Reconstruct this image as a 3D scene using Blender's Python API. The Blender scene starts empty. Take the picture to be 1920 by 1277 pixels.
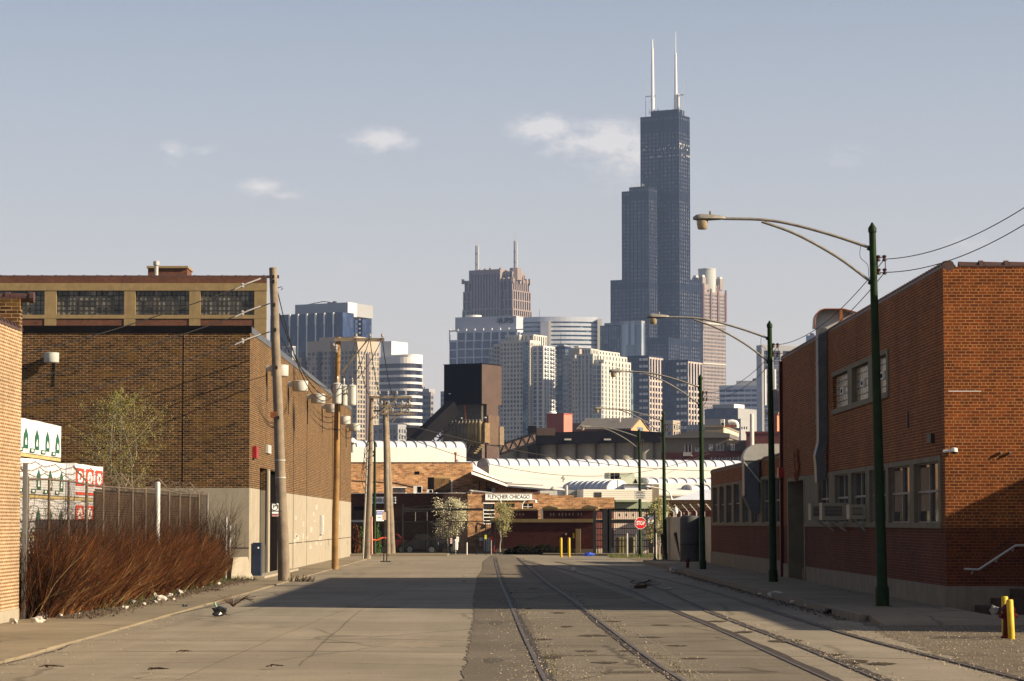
import bpy, bmesh, math, random
from mathutils import Vector, Matrix
R=math.radians; rnd=random.Random(7)
sc=bpy.context.scene; COL=sc.collection
F=5000.0; EYE=2.2; PITCH=math.atan((980-638.5)/F); YAW=math.atan(30/F)
cam=bpy.data.objects.new('camera',bpy.data.cameras.new('camera')); COL.objects.link(cam)
cam.location=(0,0,EYE); cam.rotation_euler=(math.pi/2+PITCH,0,-YAW)
cam.data.sensor_width=36; cam.data.lens=36*F/1920; cam.data.clip_end=20000; cam.data.clip_start=.5
sc.camera=cam
CR=cam.rotation_euler.to_matrix()
def ray(px,py): return CR@Vector((px-960,638.5-py,-F))
def P(px,py,Y):
    r=ray(px,py); t=Y/r.y; return Vector((r.x*t,Y,EYE+r.z*t))
def X(px,Y,py=980): return P(px,py,Y).x
def Z(py,Y,px=960): return P(px,py,Y).z
def G(px,py,z=0):
    r=ray(px,py); t=(z-EYE)/r.z; return Vector((r.x*t,r.y*t,z))
# ---------------------------------------------------------------- mesh builder
class MB:
    def __init__(s): s.v=[];s.f=[];s.M=None
    def add(s,vs,fs):
        o=len(s.v)
        if s.M is not None: vs=[s.M@Vector(v) for v in vs]
        s.v+=[tuple(v) for v in vs]; s.f+=[tuple(i+o for i in f) for f in fs]; return s
    def box(s,x0,x1,y0,y1,z0,z1):
        return s.add([(x0,y0,z0),(x1,y0,z0),(x1,y1,z0),(x0,y1,z0),(x0,y0,z1),(x1,y0,z1),(x1,y1,z1),(x0,y1,z1)],
          [(0,3,2,1),(4,5,6,7),(0,1,5,4),(1,2,6,5),(2,3,7,6),(3,0,4,7)])
    def quad(s,a,b,c,d): return s.add([a,b,c,d],[(0,1,2,3)])
    def bar(s,a,b,w,h=None,up=(0,0,1)):
        a=Vector(a);b=Vector(b);h=h or w;d=(b-a).normalized();u=Vector(up)
        if abs(d.dot(u))>.98:u=Vector((0,1,0))
        r=d.cross(u).normalized();u=r.cross(d)
        vs=[p+r*sx*w/2+u*sy*h/2 for p in (a,b) for sx,sy in((-1,-1),(1,-1),(1,1),(-1,1))]
        return s.add(vs,[(3,2,1,0),(4,5,6,7),(0,1,5,4),(1,2,6,5),(2,3,7,6),(3,0,4,7)])
    def tube(s,pts,r,n=6,cap=True):
        pts=[Vector(p) for p in pts]; N=len(pts); vs=[];fs=[]
        rr=r if isinstance(r,(list,tuple)) else [r]*N
        u0=None
        for i,p in enumerate(pts):
            d=(pts[min(i+1,N-1)]-pts[max(i-1,0)])
            if d.length<1e-9:d=Vector((0,0,1))
            d.normalize()
            if u0 is None:
                u0=d.orthogonal().normalized()
            u0=(u0-d*u0.dot(d));
            if u0.length<1e-6:u0=d.orthogonal()
            u0.normalize(); w=d.cross(u0)
            for k in range(n):
                a=2*math.pi*k/n; vs.append(p+(u0*math.cos(a)+w*math.sin(a))*rr[i])
        for i in range(N-1):
            for k in range(n):
                fs.append((i*n+k,i*n+(k+1)%n,(i+1)*n+(k+1)%n,(i+1)*n+k))
        if cap and n>2: fs+=[tuple(range(n-1,-1,-1)),tuple((N-1)*n+k for k in range(n))]
        return s.add(vs,fs)
    def cyl(s,a,b,r,r2=None,n=12): return s.tube([a,b],[r,r if r2 is None else r2],n)
    def lathe(s,prof,n=16,c=(0,0,0)):
        vs=[];fs=[];m=len(prof)
        for r,z in prof:
            for k in range(n):
                a=2*math.pi*k/n; vs.append((c[0]+r*math.cos(a),c[1]+r*math.sin(a),c[2]+z))
        for i in range(m-1):
            for k in range(n): fs.append((i*n+k,i*n+(k+1)%n,(i+1)*n+(k+1)%n,(i+1)*n+k))
        fs+=[tuple(range(n-1,-1,-1)),tuple((m-1)*n+k for k in range(n))]
        return s.add(vs,fs)
    def prism(s,poly,pl,d0,d1):
        n=len(poly)
        def m(a,b,d): return {'xz':(a,d,b),'yz':(d,a,b),'xy':(a,b,d)}[pl]
        vs=[m(a,b,d0) for a,b in poly]+[m(a,b,d1) for a,b in poly]
        fs=[tuple(range(n)),tuple(range(2*n-1,n-1,-1))]+[(i,(i+1)%n,n+(i+1)%n,n+i) for i in range(n)]
        return s.add(vs,fs)
    def build(s,name,mat,parent=None,smooth=False,loc=None,rz=0,recalc=True):
        me=bpy.data.meshes.new(name); me.from_pydata(s.v,[],s.f)
        if recalc and len(s.f)<60000:
            b=bmesh.new(); b.from_mesh(me); bmesh.ops.recalc_face_normals(b,faces=b.faces); b.to_mesh(me); b.free()
        if isinstance(mat,(list,tuple)):
            for m in mat: me.materials.append(m)
        else: me.materials.append(mat)
        if smooth:
            for p in me.polygons:p.use_smooth=True
            try: me.set_sharp_from_angle(angle=R(40))
            except Exception: pass
        o=bpy.data.objects.new(name,me); COL.objects.link(o)
        if parent: o.parent=parent
        if loc is not None:o.location=loc
        if rz:o.rotation_euler.z=rz
        return o
def tag(o,label=None,cat=None,group=None,kind=None):
    if label:o['label']=label
    if cat:o['category']=cat
    if group:o['group']=group
    if kind:o['kind']=kind
    return o
def thing(name,label,cat,loc=(0,0,0),rz=0,group=None):
    o=bpy.data.objects.new(name,None); COL.objects.link(o); o.location=loc; o.rotation_euler=(0,0,rz)
    o.empty_display_size=.1
    return tag(o,label,cat,group)
def dup(root,loc,label,rz=None,scale=None):
    r=root.copy(); COL.objects.link(r); r.location=loc; r['label']=label
    if rz is not None:r.rotation_euler=(0,0,rz)
    if scale:r.scale=(scale,)*3
    for ch in list(root.children):
        c=ch.copy(); COL.objects.link(c); c.parent=r
        for g in ch.children:
            d=g.copy(); COL.objects.link(d); d.parent=c
    return r
# ---------------------------------------------------------------- materials
def newmat(name):
    m=bpy.data.materials.new(name); m.use_nodes=True; nt=m.node_tree
    b=nt.nodes['Principled BSDF']; return m,nt,b
def N(nt,t,**k):
    n=nt.nodes.new(t)
    for a,v in k.items():
        if a.startswith('i_'): n.inputs[a[2:].replace('_',' ')].default_value=v
        else: setattr(n,a,v)
    return n
def L(nt,a,b): nt.links.new(a,b)
def mixc(nt,fac,a,b,mode='MIX'):
    n=nt.nodes.new('ShaderNodeMix'); n.data_type='RGBA'; n.blend_type=mode
    for i,v in ((0,fac),(6,a),(7,b)):
        if hasattr(v,'is_linked'): L(nt,v,n.inputs[i])
        else: n.inputs[i].default_value=(v if i==0 else (tuple(v)+(1,))[:4])
    return n.outputs[2]
def ramp(nt,val,a,b,lo=0,hi=1):
    n=nt.nodes.new('ShaderNodeMapRange'); n.clamp=True
    L(nt,val,n.inputs[0]); n.inputs[1].default_value=a;n.inputs[2].default_value=b;n.inputs[3].default_value=lo;n.inputs[4].default_value=hi
    return n.outputs[0]
def noise(nt,vec,scale,detail=4,rough=.6,mapscale=None):
    if mapscale:
        mp=N(nt,'ShaderNodeMapping'); mp.inputs['Scale'].default_value=mapscale; L(nt,vec,mp.inputs[0]); vec=mp.outputs[0]
    n=N(nt,'ShaderNodeTexNoise'); n.inputs['Scale'].default_value=scale;n.inputs['Detail'].default_value=detail;n.inputs['Roughness'].default_value=rough
    L(nt,vec,n.inputs['Vector']); return n.outputs['Fac']
def coords(nt): return N(nt,'ShaderNodeTexCoord').outputs['Object']
def sc_(c,k): return tuple(min(1,x*k) for x in c)
def pm(name,c,rough=.8,var=.25,scale=1.5,bump=0,metal=0,c2=None,streak=0,spec=.3,fine=0,island=0,chip=0):
    m,nt,b=newmat(name); co=coords(nt)
    n1=ramp(nt,noise(nt,co,scale),.3,.7)
    col=mixc(nt,n1,sc_(c,1-var),c2 if c2 else sc_(c,1+var))
    if streak:
        s=ramp(nt,noise(nt,co,1,5,.65,(3,3,.12)),.5,.75,0,streak); col=mixc(nt,s,col,sc_(c,.45))
    if chip:
        s=ramp(nt,noise(nt,co,2.3,6,.75,(1,1,.35)),.60,.66,0,chip); col=mixc(nt,s,col,(.045,.026,.014))
    if fine:
        s=noise(nt,co,40,3,.7); col=mixc(nt,ramp(nt,s,.35,.65,0,fine),col,sc_(c,.55))
    if island:
        g=N(nt,'ShaderNodeNewGeometry').outputs['Random Per Island']
        col=mixc(nt,ramp(nt,g,0,1,0,1),mixc(nt,1.0,col,(1-island,)*3,'MULTIPLY'),mixc(nt,1.0,col,(1+island,)*3,'MULTIPLY'))
    L(nt,col,b.inputs['Base Color']); b.inputs['Roughness'].default_value=rough; b.inputs['Metallic'].default_value=metal
    b.inputs['Specular IOR Level'].default_value=spec
    if bump:
        bp=N(nt,'ShaderNodeBump'); bp.inputs['Strength'].default_value=bump; bp.inputs['Distance'].default_value=.02
        L(nt,noise(nt,co,scale*12,5,.7),bp.inputs['Height']); L(nt,bp.outputs[0],b.inputs['Normal'])
    return m
def brick(name,c1,c2,mort,w=.215,h=.077,ms=.011,squash=1.0,freq=2,var=.25,lv=.35,c3=None,streak=.35):
    m,nt,b=newmat(name); co=coords(nt)
    sx=N(nt,'ShaderNodeSeparateXYZ'); L(nt,co,sx.inputs[0])
    ad=N(nt,'ShaderNodeMath',operation='ADD'); L(nt,sx.outputs[0],ad.inputs[0]);L(nt,sx.outputs[1],ad.inputs[1])
    cb=N(nt,'ShaderNodeCombineXYZ'); L(nt,ad.outputs[0],cb.inputs[0]);L(nt,sx.outputs[2],cb.inputs[1])
    t=N(nt,'ShaderNodeTexBrick'); L(nt,cb.outputs[0],t.inputs['Vector'])
    t.squash=squash; t.squash_frequency=freq
    t.inputs['Scale'].default_value=1;t.inputs['Brick Width'].default_value=w;t.inputs['Row Height'].default_value=h
    t.inputs['Mortar Size'].default_value=ms;t.inputs['Mortar Smooth'].default_value=.15
    t.inputs['Color1'].default_value=c1+(1,);t.inputs['Color2'].default_value=c2+(1,);t.inputs['Mortar'].default_value=mort+(1,)
    n1=ramp(nt,noise(nt,cb.outputs[0],9,3,.7,(.25,1,1)),.3,.7,1-var,1+var)
    n2=ramp(nt,noise(nt,co,.5,4,.6),.3,.7,1-lv*.6,1+lv*.6)
    mu=N(nt,'ShaderNodeMath',operation='MULTIPLY'); L(nt,n1,mu.inputs[0]);L(nt,n2,mu.inputs[1])
    sc=N(nt,'ShaderNodeVectorMath',operation='SCALE'); L(nt,t.outputs['Color'],sc.inputs[0]); L(nt,mu.outputs[0],sc.inputs['Scale'])
    col=sc.outputs[0]
    if c3: col=mixc(nt,ramp(nt,noise(nt,cb.outputs[0],2.2,2,.5,(.35,1,1)),.56,.68,0,.55),col,c3)
    if streak: col=mixc(nt,ramp(nt,noise(nt,co,1,5,.65,(1.5,1.5,.1)),.52,.8,0,streak),col,sc_(c1,.4))
    L(nt,col,b.inputs['Base Color']); b.inputs['Roughness'].default_value=.9; b.inputs['Specular IOR Level'].default_value=.2
    bp=N(nt,'ShaderNodeBump'); bp.inputs['Strength'].default_value=.6; bp.inputs['Distance'].default_value=.01; bp.invert=True
    L(nt,t.outputs['Fac'],bp.inputs['Height']); L(nt,bp.outputs[0],b.inputs['Normal'])
    return m
def glassy(name,c,c2,cell=(3,3,3.9),rough=.12,spec=.5,thr=.75):
    """office glass: dark panes, some with blinds behind"""
    m,nt,b=newmat(name); co=coords(nt)
    mp=N(nt,'ShaderNodeVectorMath',operation='DIVIDE'); L(nt,co,mp.inputs[0]); mp.inputs[1].default_value=cell
    ad=N(nt,'ShaderNodeVectorMath',operation='ADD'); L(nt,mp.outputs[0],ad.inputs[0]); ad.inputs[1].default_value=(.013,.017,.011)
    fl=N(nt,'ShaderNodeVectorMath',operation='FLOOR'); L(nt,ad.outputs[0],fl.inputs[0])
    w=N(nt,'ShaderNodeTexWhiteNoise'); L(nt,fl.outputs[0],w.inputs['Vector'])
    f=ramp(nt,w.outputs['Value'],thr,1,0,1)
    n=ramp(nt,noise(nt,co,.03,2,.5),.35,.65,.75,1.3)
    s=N(nt,'ShaderNodeVectorMath',operation='SCALE'); L(nt,mixc(nt,f,c,c2),s.inputs[0]); L(nt,n,s.inputs['Scale'])
    L(nt,s.outputs[0],b.inputs['Base Color']); b.inputs['Roughness'].default_value=rough; b.inputs['Specular IOR Level'].default_value=spec
    return m
BR_R=brick('orange_brick',(.185,.041,.006),(.09,.019,.004),(.28,.145,.05),squash=.5,freq=6,ms=.010)
BR_R2=brick('red_brick',(.10,.020,.005),(.052,.010,.004),(.13,.052,.022),squash=.5,freq=6,ms=.010)
BR_L=brick('brown_brick',(.080,.036,.011),(.019,.009,.004),(.235,.155,.078),w=.27,h=.084,var=.55,ms=.011,c3=(.135,.075,.019))
BR_N=brick('peach_brick',(.19,.090,.030),(.12,.052,.016),(.33,.25,.16),ms=.022,var=.2)
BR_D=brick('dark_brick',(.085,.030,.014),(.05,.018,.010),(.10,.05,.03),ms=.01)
BR_F=brick('mottled_brick',(.33,.18,.085),(.17,.085,.04),(.33,.22,.13),var=.5,lv=.5,w=.4,h=.16,c3=(.46,.28,.14))
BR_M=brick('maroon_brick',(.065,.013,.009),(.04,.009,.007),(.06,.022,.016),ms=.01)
BR_P=brick('factory_brick',(.12,.045,.022),(.075,.026,.015),(.13,.075,.05),ms=.012)
CONC=pm('concrete_warm',(.28,.243,.182),var=.12,streak=.35,fine=.15,bump=.2)
CONC_D=pm('concrete_grey',(.17,.14,.10),var=.2,streak=.4,fine=.2,bump=.2)
CONC_T=pm('concrete_tan',(.23,.165,.075),var=.15,streak=.3,fine=.1)
WHITE=pm('white_paint',(.66,.64,.59),var=.06,streak=.18,scale=.8)
WHITE_R=pm('white_roof',(.66,.63,.56),var=.06,scale=.4,streak=.12)
WHITE_V=pm('white_vault',(.50,.52,.57),var=.08,scale=.5)
CREAM=pm('cream_wall',(.58,.53,.45),var=.06,scale=.05)
METAL=pm('galvanised',(.30,.30,.28),rough=.45,var=.2,metal=.7,streak=.2)
METAL_P=pm('painted_metal',(.38,.37,.34),rough=.5,var=.2,streak=.3)
DUCT=pm('duct_metal',(.10,.105,.115),rough=.4,var=.25,metal=.5,streak=.3)
BLACK=pm('black_metal',(.012,.012,.013),rough=.5,var=.3)
VOID=pm('dark_interior',(.006,.005,.005),rough=1,var=.2,spec=0)
GREEN=pm('green_paint',(.008,.022,.004),spec=.10,rough=.5,chip=.55,var=.35,scale=3,streak=.3)
LAMPM=pm('lamp_metal',(.19,.175,.15),rough=.5,var=.25,scale=6,streak=.2)
LAMPG=pm('lamp_glass',(.26,.21,.13),rough=.15,var=.2,scale=8,spec=.6)
WOOD=pm('pole_wood',(.215,.17,.12),var=.35,scale=2,streak=.5,fine=.5,bump=.6)
WOOD_Y=pm('pole_wood_yellow',(.24,.135,.045),var=.4,scale=1.5,streak=.5,fine=.4,bump=.5)
WIRE=pm('black_wire',(.02,.018,.016),rough=.7,var=.1)
PORC=pm('porcelain',(.30,.28,.26),rough=.3,var=.2,spec=.5)
TRANS=pm('transformer_grey',(.40,.40,.37),rough=.45,var=.12,streak=.25)
CLAY=pm('clay_tile',(.055,.024,.016),rough=.5,var=.35,scale=4,spec=.5)
RUST=pm('rust',(.22,.07,.025),var=.5,scale=3)
RED=pm('red_paint',(.25,.012,.01),rough=.4,var=.2)
REDD=pm('dark_red_paint',(.06,.003,.004),spec=.12,chip=.4,rough=.4,var=.3,streak=.3)
YEL=pm('yellow_paint',(.50,.33,.01),chip=.6,rough=.5,var=.15,scale=6,streak=.25)
BLUE=pm('blue_paint',(.010,.018,.045),rough=.5,var=.3,streak=.2)
BLUEB=pm('blue_sign',(.03,.07,.42),rough=.5,var=.1)
SIGNW=pm('sign_white',(.75,.75,.72),rough=.5,var=.06)
SIGNR=pm('sign_red',(.45,.01,.015),rough=.45,var=.08)
SIGNK=pm('sign_black',(.015,.015,.02),rough=.6,var=.1)
ORANGE=pm('orange_plastic',(.65,.12,.05),rough=.5,var=.15)
BROWNM=pm('brown_cladding',(.066,.040,.029),rough=.6,var=.2,scale=.3,streak=.4)
BLACKM=pm('black_cladding',(.007,.006,.007),spec=.04,rough=.8,var=.3,scale=.3)
GLASSD=pm('window_glass_dark',(.02,.018,.016),rough=.08,var=.6,scale=1.2,spec=.6)
# ---------------------------------------------------------------- world, sun, haze
SUN_EL=R(25); SUN_AZ=R(16)           # to the right of the street, slightly behind the camera
sd=Vector((math.cos(SUN_EL)*math.cos(SUN_AZ),-math.cos(SUN_EL)*math.sin(SUN_AZ),math.sin(SUN_EL)))
w=bpy.data.worlds.new('World'); sc.world=w; w.use_nodes=True; nt=w.node_tree
bg=nt.nodes['Background']; sky=N(nt,'ShaderNodeTexSky'); sky.sky_type='NISHITA'; sky.sun_disc=False
sky.sun_elevation=SUN_EL; sky.sun_rotation=math.atan2(sd.x,sd.y)
sky.air_density=1.0; sky.dust_density=1.0; sky.ozone_density=1.5; sky.altitude=200
bg.inputs['Strength'].default_value=.0475
tc=N(nt,'ShaderNodeTexCoord').outputs['Generated']
sx=N(nt,'ShaderNodeSeparateXYZ'); L(nt,tc,sx.inputs[0])
def mth(op,a,b=None,c=None):
    n=N(nt,'ShaderNodeMath',operation=op)
    for i,v in enumerate((a,b,c)):
        if v is None: continue
        if hasattr(v,'is_linked'): L(nt,v,n.inputs[i])
        else: n.inputs[i].default_value=v
    return n.outputs[0]
yy=mth('MAXIMUM',sx.outputs[1],.05)
U=mth('DIVIDE',sx.outputs[0],yy); V=mth('DIVIDE',sx.outputs[2],yy)
cv=N(nt,'ShaderNodeCombineXYZ'); L(nt,U,cv.inputs[0]);L(nt,V,cv.inputs[1])
nz=noise(nt,cv.outputs[0],55,7,.62,(1,2.2,1)); nz2=noise(nt,cv.outputs[0],170,6,.62,(1,1.5,1))
tot=None
for cx,cy,rx,ry,k in [(1022,242,75,32,1.15),(1085,268,90,34,.8),(1150,262,85,44,1.15),(1190,292,75,46,.9),(1160,320,150,50,.35),(716,262,70,26,.95),(665,262,50,18,.4),(322,284,34,20,.6),(385,284,34,14,.5),(352,300,60,28,.2),(492,352,46,20,.8),(530,364,44,13,.6),(1575,290,70,28,.28),(650,492,60,18,.16),(1815,455,60,18,.3),(60,215,90,30,.18)]:
    r=ray(cx,cy); u0=r.x/r.y; v0=r.z/r.y
    a=mth('DIVIDE',mth('SUBTRACT',U,u0),rx*1.25/F); b_=mth('DIVIDE',mth('SUBTRACT',V,v0),ry*1.25/F)
    d=mth('SQRT',mth('ADD',mth('MULTIPLY',a,a),mth('MULTIPLY',b_,b_)))
    q=mth('MULTIPLY',ramp(nt,d,0,1,1,0),k)
    tot=q if tot is None else mth('MAXIMUM',tot,q)
nn=mth('ADD',mth('MULTIPLY',nz,.5),mth('MULTIPLY',nz2,.5))
cl=mth('MULTIPLY',tot,ramp(nt,mth('ADD',nn,mth('MULTIPLY',tot,.22)),.50,.68,0,1))
cl=mth('MINIMUM',mth('MULTIPLY',cl,1.0),.66)
skyc=mixc(nt,ramp(nt,sx.outputs[2],.0,.24,.90,.12),sky.outputs[0],(6.7,6.3,6.15))      # pale haze mixed into the sky colour, strongest at the horizon
skyc=mixc(nt,1.0,skyc,(1.0,.955,.945),'MULTIPLY')
skyc=mixc(nt,cl,skyc,(8.2,7.6,7.2))
L(nt,skyc,bg.inputs['Color'])
sun=bpy.data.lights.new('sun','SUN'); sun.energy=5.0; sun.angle=R(.53); sun.color=(1,.83,.60)
so=bpy.data.objects.new('sun',sun); COL.objects.link(so); so.rotation_euler=(-sd).to_track_quat('-Z','Y').to_euler()
so.location=(60,-20,60)
sc.view_settings.view_transform='Standard'; sc.view_settings.look='None'; sc.view_settings.exposure=1.25; sc.view_settings.gamma=1
sc.cycles.volume_bounces=0; sc.cycles.max_bounces=6; sc.cycles.volume_step_rate=4
hz=MB().box(-3600,3600,-400,3600,-1.5,540)
m=bpy.data.materials.new('haze_air'); m.use_nodes=True; n2=m.node_tree
for n in list(n2.nodes):
    if n.type=='BSDF_PRINCIPLED': n2.nodes.remove(n)
pv=n2.nodes.new('ShaderNodeVolumePrincipled'); pv.inputs['Color'].default_value=(.45,.62,1,1); pv.inputs['Density'].default_value=(.00006); pv.inputs['Anisotropy'].default_value=.2
n2.links.new(pv.outputs[0],n2.nodes['Material Output'].inputs['Volume'])
tag(hz.build('haze',m),'pale haze in the air between the street and the skyline','haze',kind='stuff')
# ---------------------------------------------------------------- ground, road, rails
def ground_mat(name,c,c2,crack=.5,spk=.35,ls=.35,patch=None,along=True):
    m,nt,b=newmat(name); co=coords(nt)
    col=mixc(nt,ramp(nt,noise(nt,co,ls,6,.65),.32,.68),c,c2)
    col=mixc(nt,ramp(nt,noise(nt,co,.9,5,.7,(.10,1.2,1)),.42,.72,0,.40),col,sc_(c,.66))      # streaks across the lane
    col=mixc(nt,ramp(nt,noise(nt,co,.7,5,.7,(1.8,.045,1)),.45,.72,0,.32),col,sc_(c2,1.18))     # wheel-worn bands along it
    col=mixc(nt,ramp(nt,noise(nt,co,.16,4,.55),.45,.62,0,.45),col,sc_(c,.78))
    col=mixc(nt,ramp(nt,noise(nt,co,28,3,.8),.40,.72,0,spk),col,sc_(c,.5))
    col=mixc(nt,ramp(nt,noise(nt,co,55,2,.8),.62,.75,0,spk*.7),col,sc_(c2,1.5))
    if patch: col=mixc(nt,ramp(nt,noise(nt,co,.55,5,.7,(.3,1,1)),.57,.63,0,.8),col,patch)
    if crack:
        vo=N(nt,'ShaderNodeTexVoronoi',feature='DISTANCE_TO_EDGE'); vo.inputs['Scale'].default_value=.22
        mp=N(nt,'ShaderNodeMix'); mp.data_type='VECTOR'; mp.inputs[0].default_value=.25
        nn=N(nt,'ShaderNodeTexNoise'); nn.inputs['Scale'].default_value=1.2; L(nt,co,nn.inputs['Vector'])
        L(nt,co,mp.inputs[4]); L(nt,nn.outputs['Color'],mp.inputs[5]); L(nt,mp.outputs[1],vo.inputs['Vector'])
        col=mixc(nt,ramp(nt,vo.outputs['Distance'],.004,.011,crack,0),col,sc_(c,.3))
    L(nt,col,b.inputs['Base Color']); b.inputs['Roughness'].default_value=.9; b.inputs['Specular IOR Level'].default_value=.15
    bp=N(nt,'ShaderNodeBump'); bp.inputs['Strength'].default_value=.5; bp.inputs['Distance'].default_value=.03
    L(nt,noise(nt,co,14,6,.75),bp.inputs['Height']); L(nt,bp.outputs[0],b.inputs['Normal'])
    return m
RC=(.185,.159,.118); 
ROADC=ground_mat('road_concrete',RC,(.265,.226,.168),crack=.45)
ROADA=ground_mat('road_asphalt',(.105,.088,.066),(.155,.13,.098),crack=.3,spk=.5)
TRK=ground_mat('track_paving',(.132,.111,.082),(.212,.18,.133),crack=.6,spk=.6,patch=(.055,.042,.026))
WALKM=ground_mat('pavement_concrete',(.175,.143,.095),(.25,.205,.14),crack=.5)
DIRT=ground_mat('dirt',(.12,.09,.06),(.2,.16,.11),crack=0,spk=.7)
GRAV=ground_mat('gravel_shoulder',(.10,.08,.055),(.19,.155,.11),crack=0,spk=.9,ls=1.2)
def sheet(name,pts,z,mat,rag=None,kind='structure',sub=None):
    m=MB(); vs=[(x,y,z) for x,y in pts]; m.add(vs,[tuple(range(len(vs)))])
    return tag(m.build(name,mat,recalc=False),kind=kind)
def ragged(pts,step=.35,amp=.05,seed=1):
    r=random.Random(seed); out=[]
    for (x0,y0),(x1,y1) in zip(pts[:-1],pts[1:]):
        n=max(1,int(math.hypot(x1-x0,y1-y0)/step))
        for i in range(n): out.append((x0+(x1-x0)*i/n+r.uniform(-amp,amp),y0+(y1-y0)*i/n))
    return out+[pts[-1]]
sheet('ground',[(-3400,-200),(3400,-200),(3400,3400),(-3400,3400)],0,DIRT)
def gp(l): return [tuple(G(x,y)[:2]) for x,y in l]
sheet('road',[(-7.7,-30),(8.05,-30),(8.05,60),(8.05,190),(-7.7,190)],.004,ROADC)
edge=[(-.55,-20),(-.48,38),(-.5,60),(-.65,80),(-.75,110),(-.62,125),(-.75,150),(-.45,170),(-.3,180)]
sheet('asphalt_strip',ragged(edge,.3,.05,3)+[(.9,183),(2.2,150),(3.4,100),(4.6,60),(4.6,-20)],.008,TRK)
sheet('asphalt_lane',ragged(edge,.3,.05,3)+[(.05,178),(0.25,100),(.75,60),(.8,38),(.8,-20)],.012,ROADA)
sheet('cross_street',[(-120,160),(-7.7,160),(-7.7,190),(8.05,190),(8.05,166),(120,166),(120,183.5),(-120,183.5)],.002,ROADC)
sheet('gravel_shoulder',ragged([(6.9,-20),(7.3,40),(7.6,52),(8.1,59.5)],.3,.15,9)+[(14,59.5),(14,-20)],.009,GRAV)
# left pavement: almost flush slab with a narrow kerb line
m=MB().box(-10.65,-7.86,-30,160,-.05,.035); tag(m.build('pavement_left',WALKM),kind='structure')
m=MB()
y=-20
while y<158: m.box(-7.86,-7.70,y,y+2.97,-.05,.045+.01*rnd.random()); y+=3
tag(m.build('kerb_left',WALKM),kind='structure')
m=MB().box(-9.6,-9.0,104.2,122,0.03,.12); tag(m.build('dock_apron',CONC),kind='structure')
# right pavement with a real kerb
m=MB(); m.prism([(8.22,59.6),(11.0,59.6),(11.0,142),(9.4,150),(8.22,146)],'xy',-.05,.15); tag(m.build('pavement_right',WALKM),kind='structure')
m=MB(); y=59.5
while y<145.5: m.box(8.06,8.215,y,y+2.96,-.05,.155+.012*rnd.random()); y+=3
tag(m.build('kerb_right',CONC_D),kind='structure')
m=MB().box(-60,-3.2,176,183.6,-.05,.12); tag(m.build('pavement_far_left',WALKM),kind='structure')
m=MB().prism([(3.2,180.5),(8,176),(40,176),(40,183.6),(3.2,183.6)],'xy',-.05,.12); tag(m.build('pavement_far_right',WALKM),kind='structure')
RAIL=pm('rail_steel',(.080,.066,.056),rough=.6,var=.45,scale=3,metal=.1); GROOVE=pm('groove_dirt_and_shadow',(.035,.026,.018),var=.5,scale=3)
def smooth_path(p,n=10):
    p=[Vector(a) for a in p]; out=[]
    for i in range(len(p)-1):
        a=p[max(i-1,0)];b=p[i];c=p[i+1];d=p[min(i+2,len(p)-1)]
        for k in range(n):
            t=k/n; out.append(.5*((2*b)+(c-a)*t+(2*a-5*b+4*c-d)*t*t+(3*b-a-3*c+d)*t**3))
    return out+[p[-1]]
RP=[[(927,1047),(930,1062),(938,1090),(955,1130),(976,1180),(1004,1240),(1022,1277),(1090,1400)],
    [(972,1047),(992,1064),(1022,1090),(1078,1130),(1142,1180),(1222,1240),(1278,1277),(1440,1380)],
    [(975,1052),(1060,1070),(1150,1098),(1228,1133),(1342,1180),(1500,1252),(1562,1280),(1800,1385)],
    [(1040,1054),(1140,1075),(1220,1100),(1300,1137),(1396,1175),(1500,1214),(1655,1279),(1870,1370)],
    [(1120,1062),(1215,1080),(1330,1110),(1480,1158),(1620,1200),(1790,1244),(1925,1279),(2200,1350)]]
tracks=[]
def strip(path,w,z,h,wob=0):
    m=MB(); vs=[];n=len(path)
    for i,p in enumerate(path):
        d=(path[min(i+1,n-1)]-path[max(i-1,0)]); d.z=0; d.normalize(); q=Vector((-d.y,d.x,0)); ww=w+wob*rnd.uniform(-1,1)
        for s,zz in((-1,0),(-1,h),(1,h),(1,0)): vs.append((p.x+q.x*s*ww/2,p.y+q.y*s*ww/2,z+zz))
    fs=[]
    for i in range(n-1):
        for k in range(3): fs.append((i*4+k,i*4+k+1,i*4+4+k+1,i*4+4+k))
    m.add(vs,fs); return m
LBL=['steel rail nearest the dark asphalt strip, bending toward the far gate','steel rail second from the asphalt strip, running between gravel and slabs','dark rail sunk in a rough groove in the middle of the right lane','worn rail with gravel along it, second from the right pavement','thin rail nearest the right pavement and kerb']
for i,rp in enumerate(RP):
    pa=smooth_path([G(x,y) for x,y in rp],14); tracks.append(pa)
    raised=i in(0,1,4)
    r_=strip(pa,.065 if raised else .05,.013,.014 if raised else .008).build('rail',RAIL); tag(r_,LBL[i],'rail','rails in the street')
    off=.10 if i!=1 else -.10
    g=[p+Vector((off,0,0)) for p in pa]
    tag(strip(g,[.10,.09,.17,.13,.08][i],.0125,.0035,.05).build('rail_groove',GROOVE),'rough dark groove beside a street rail','groove',kind='structure')
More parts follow.
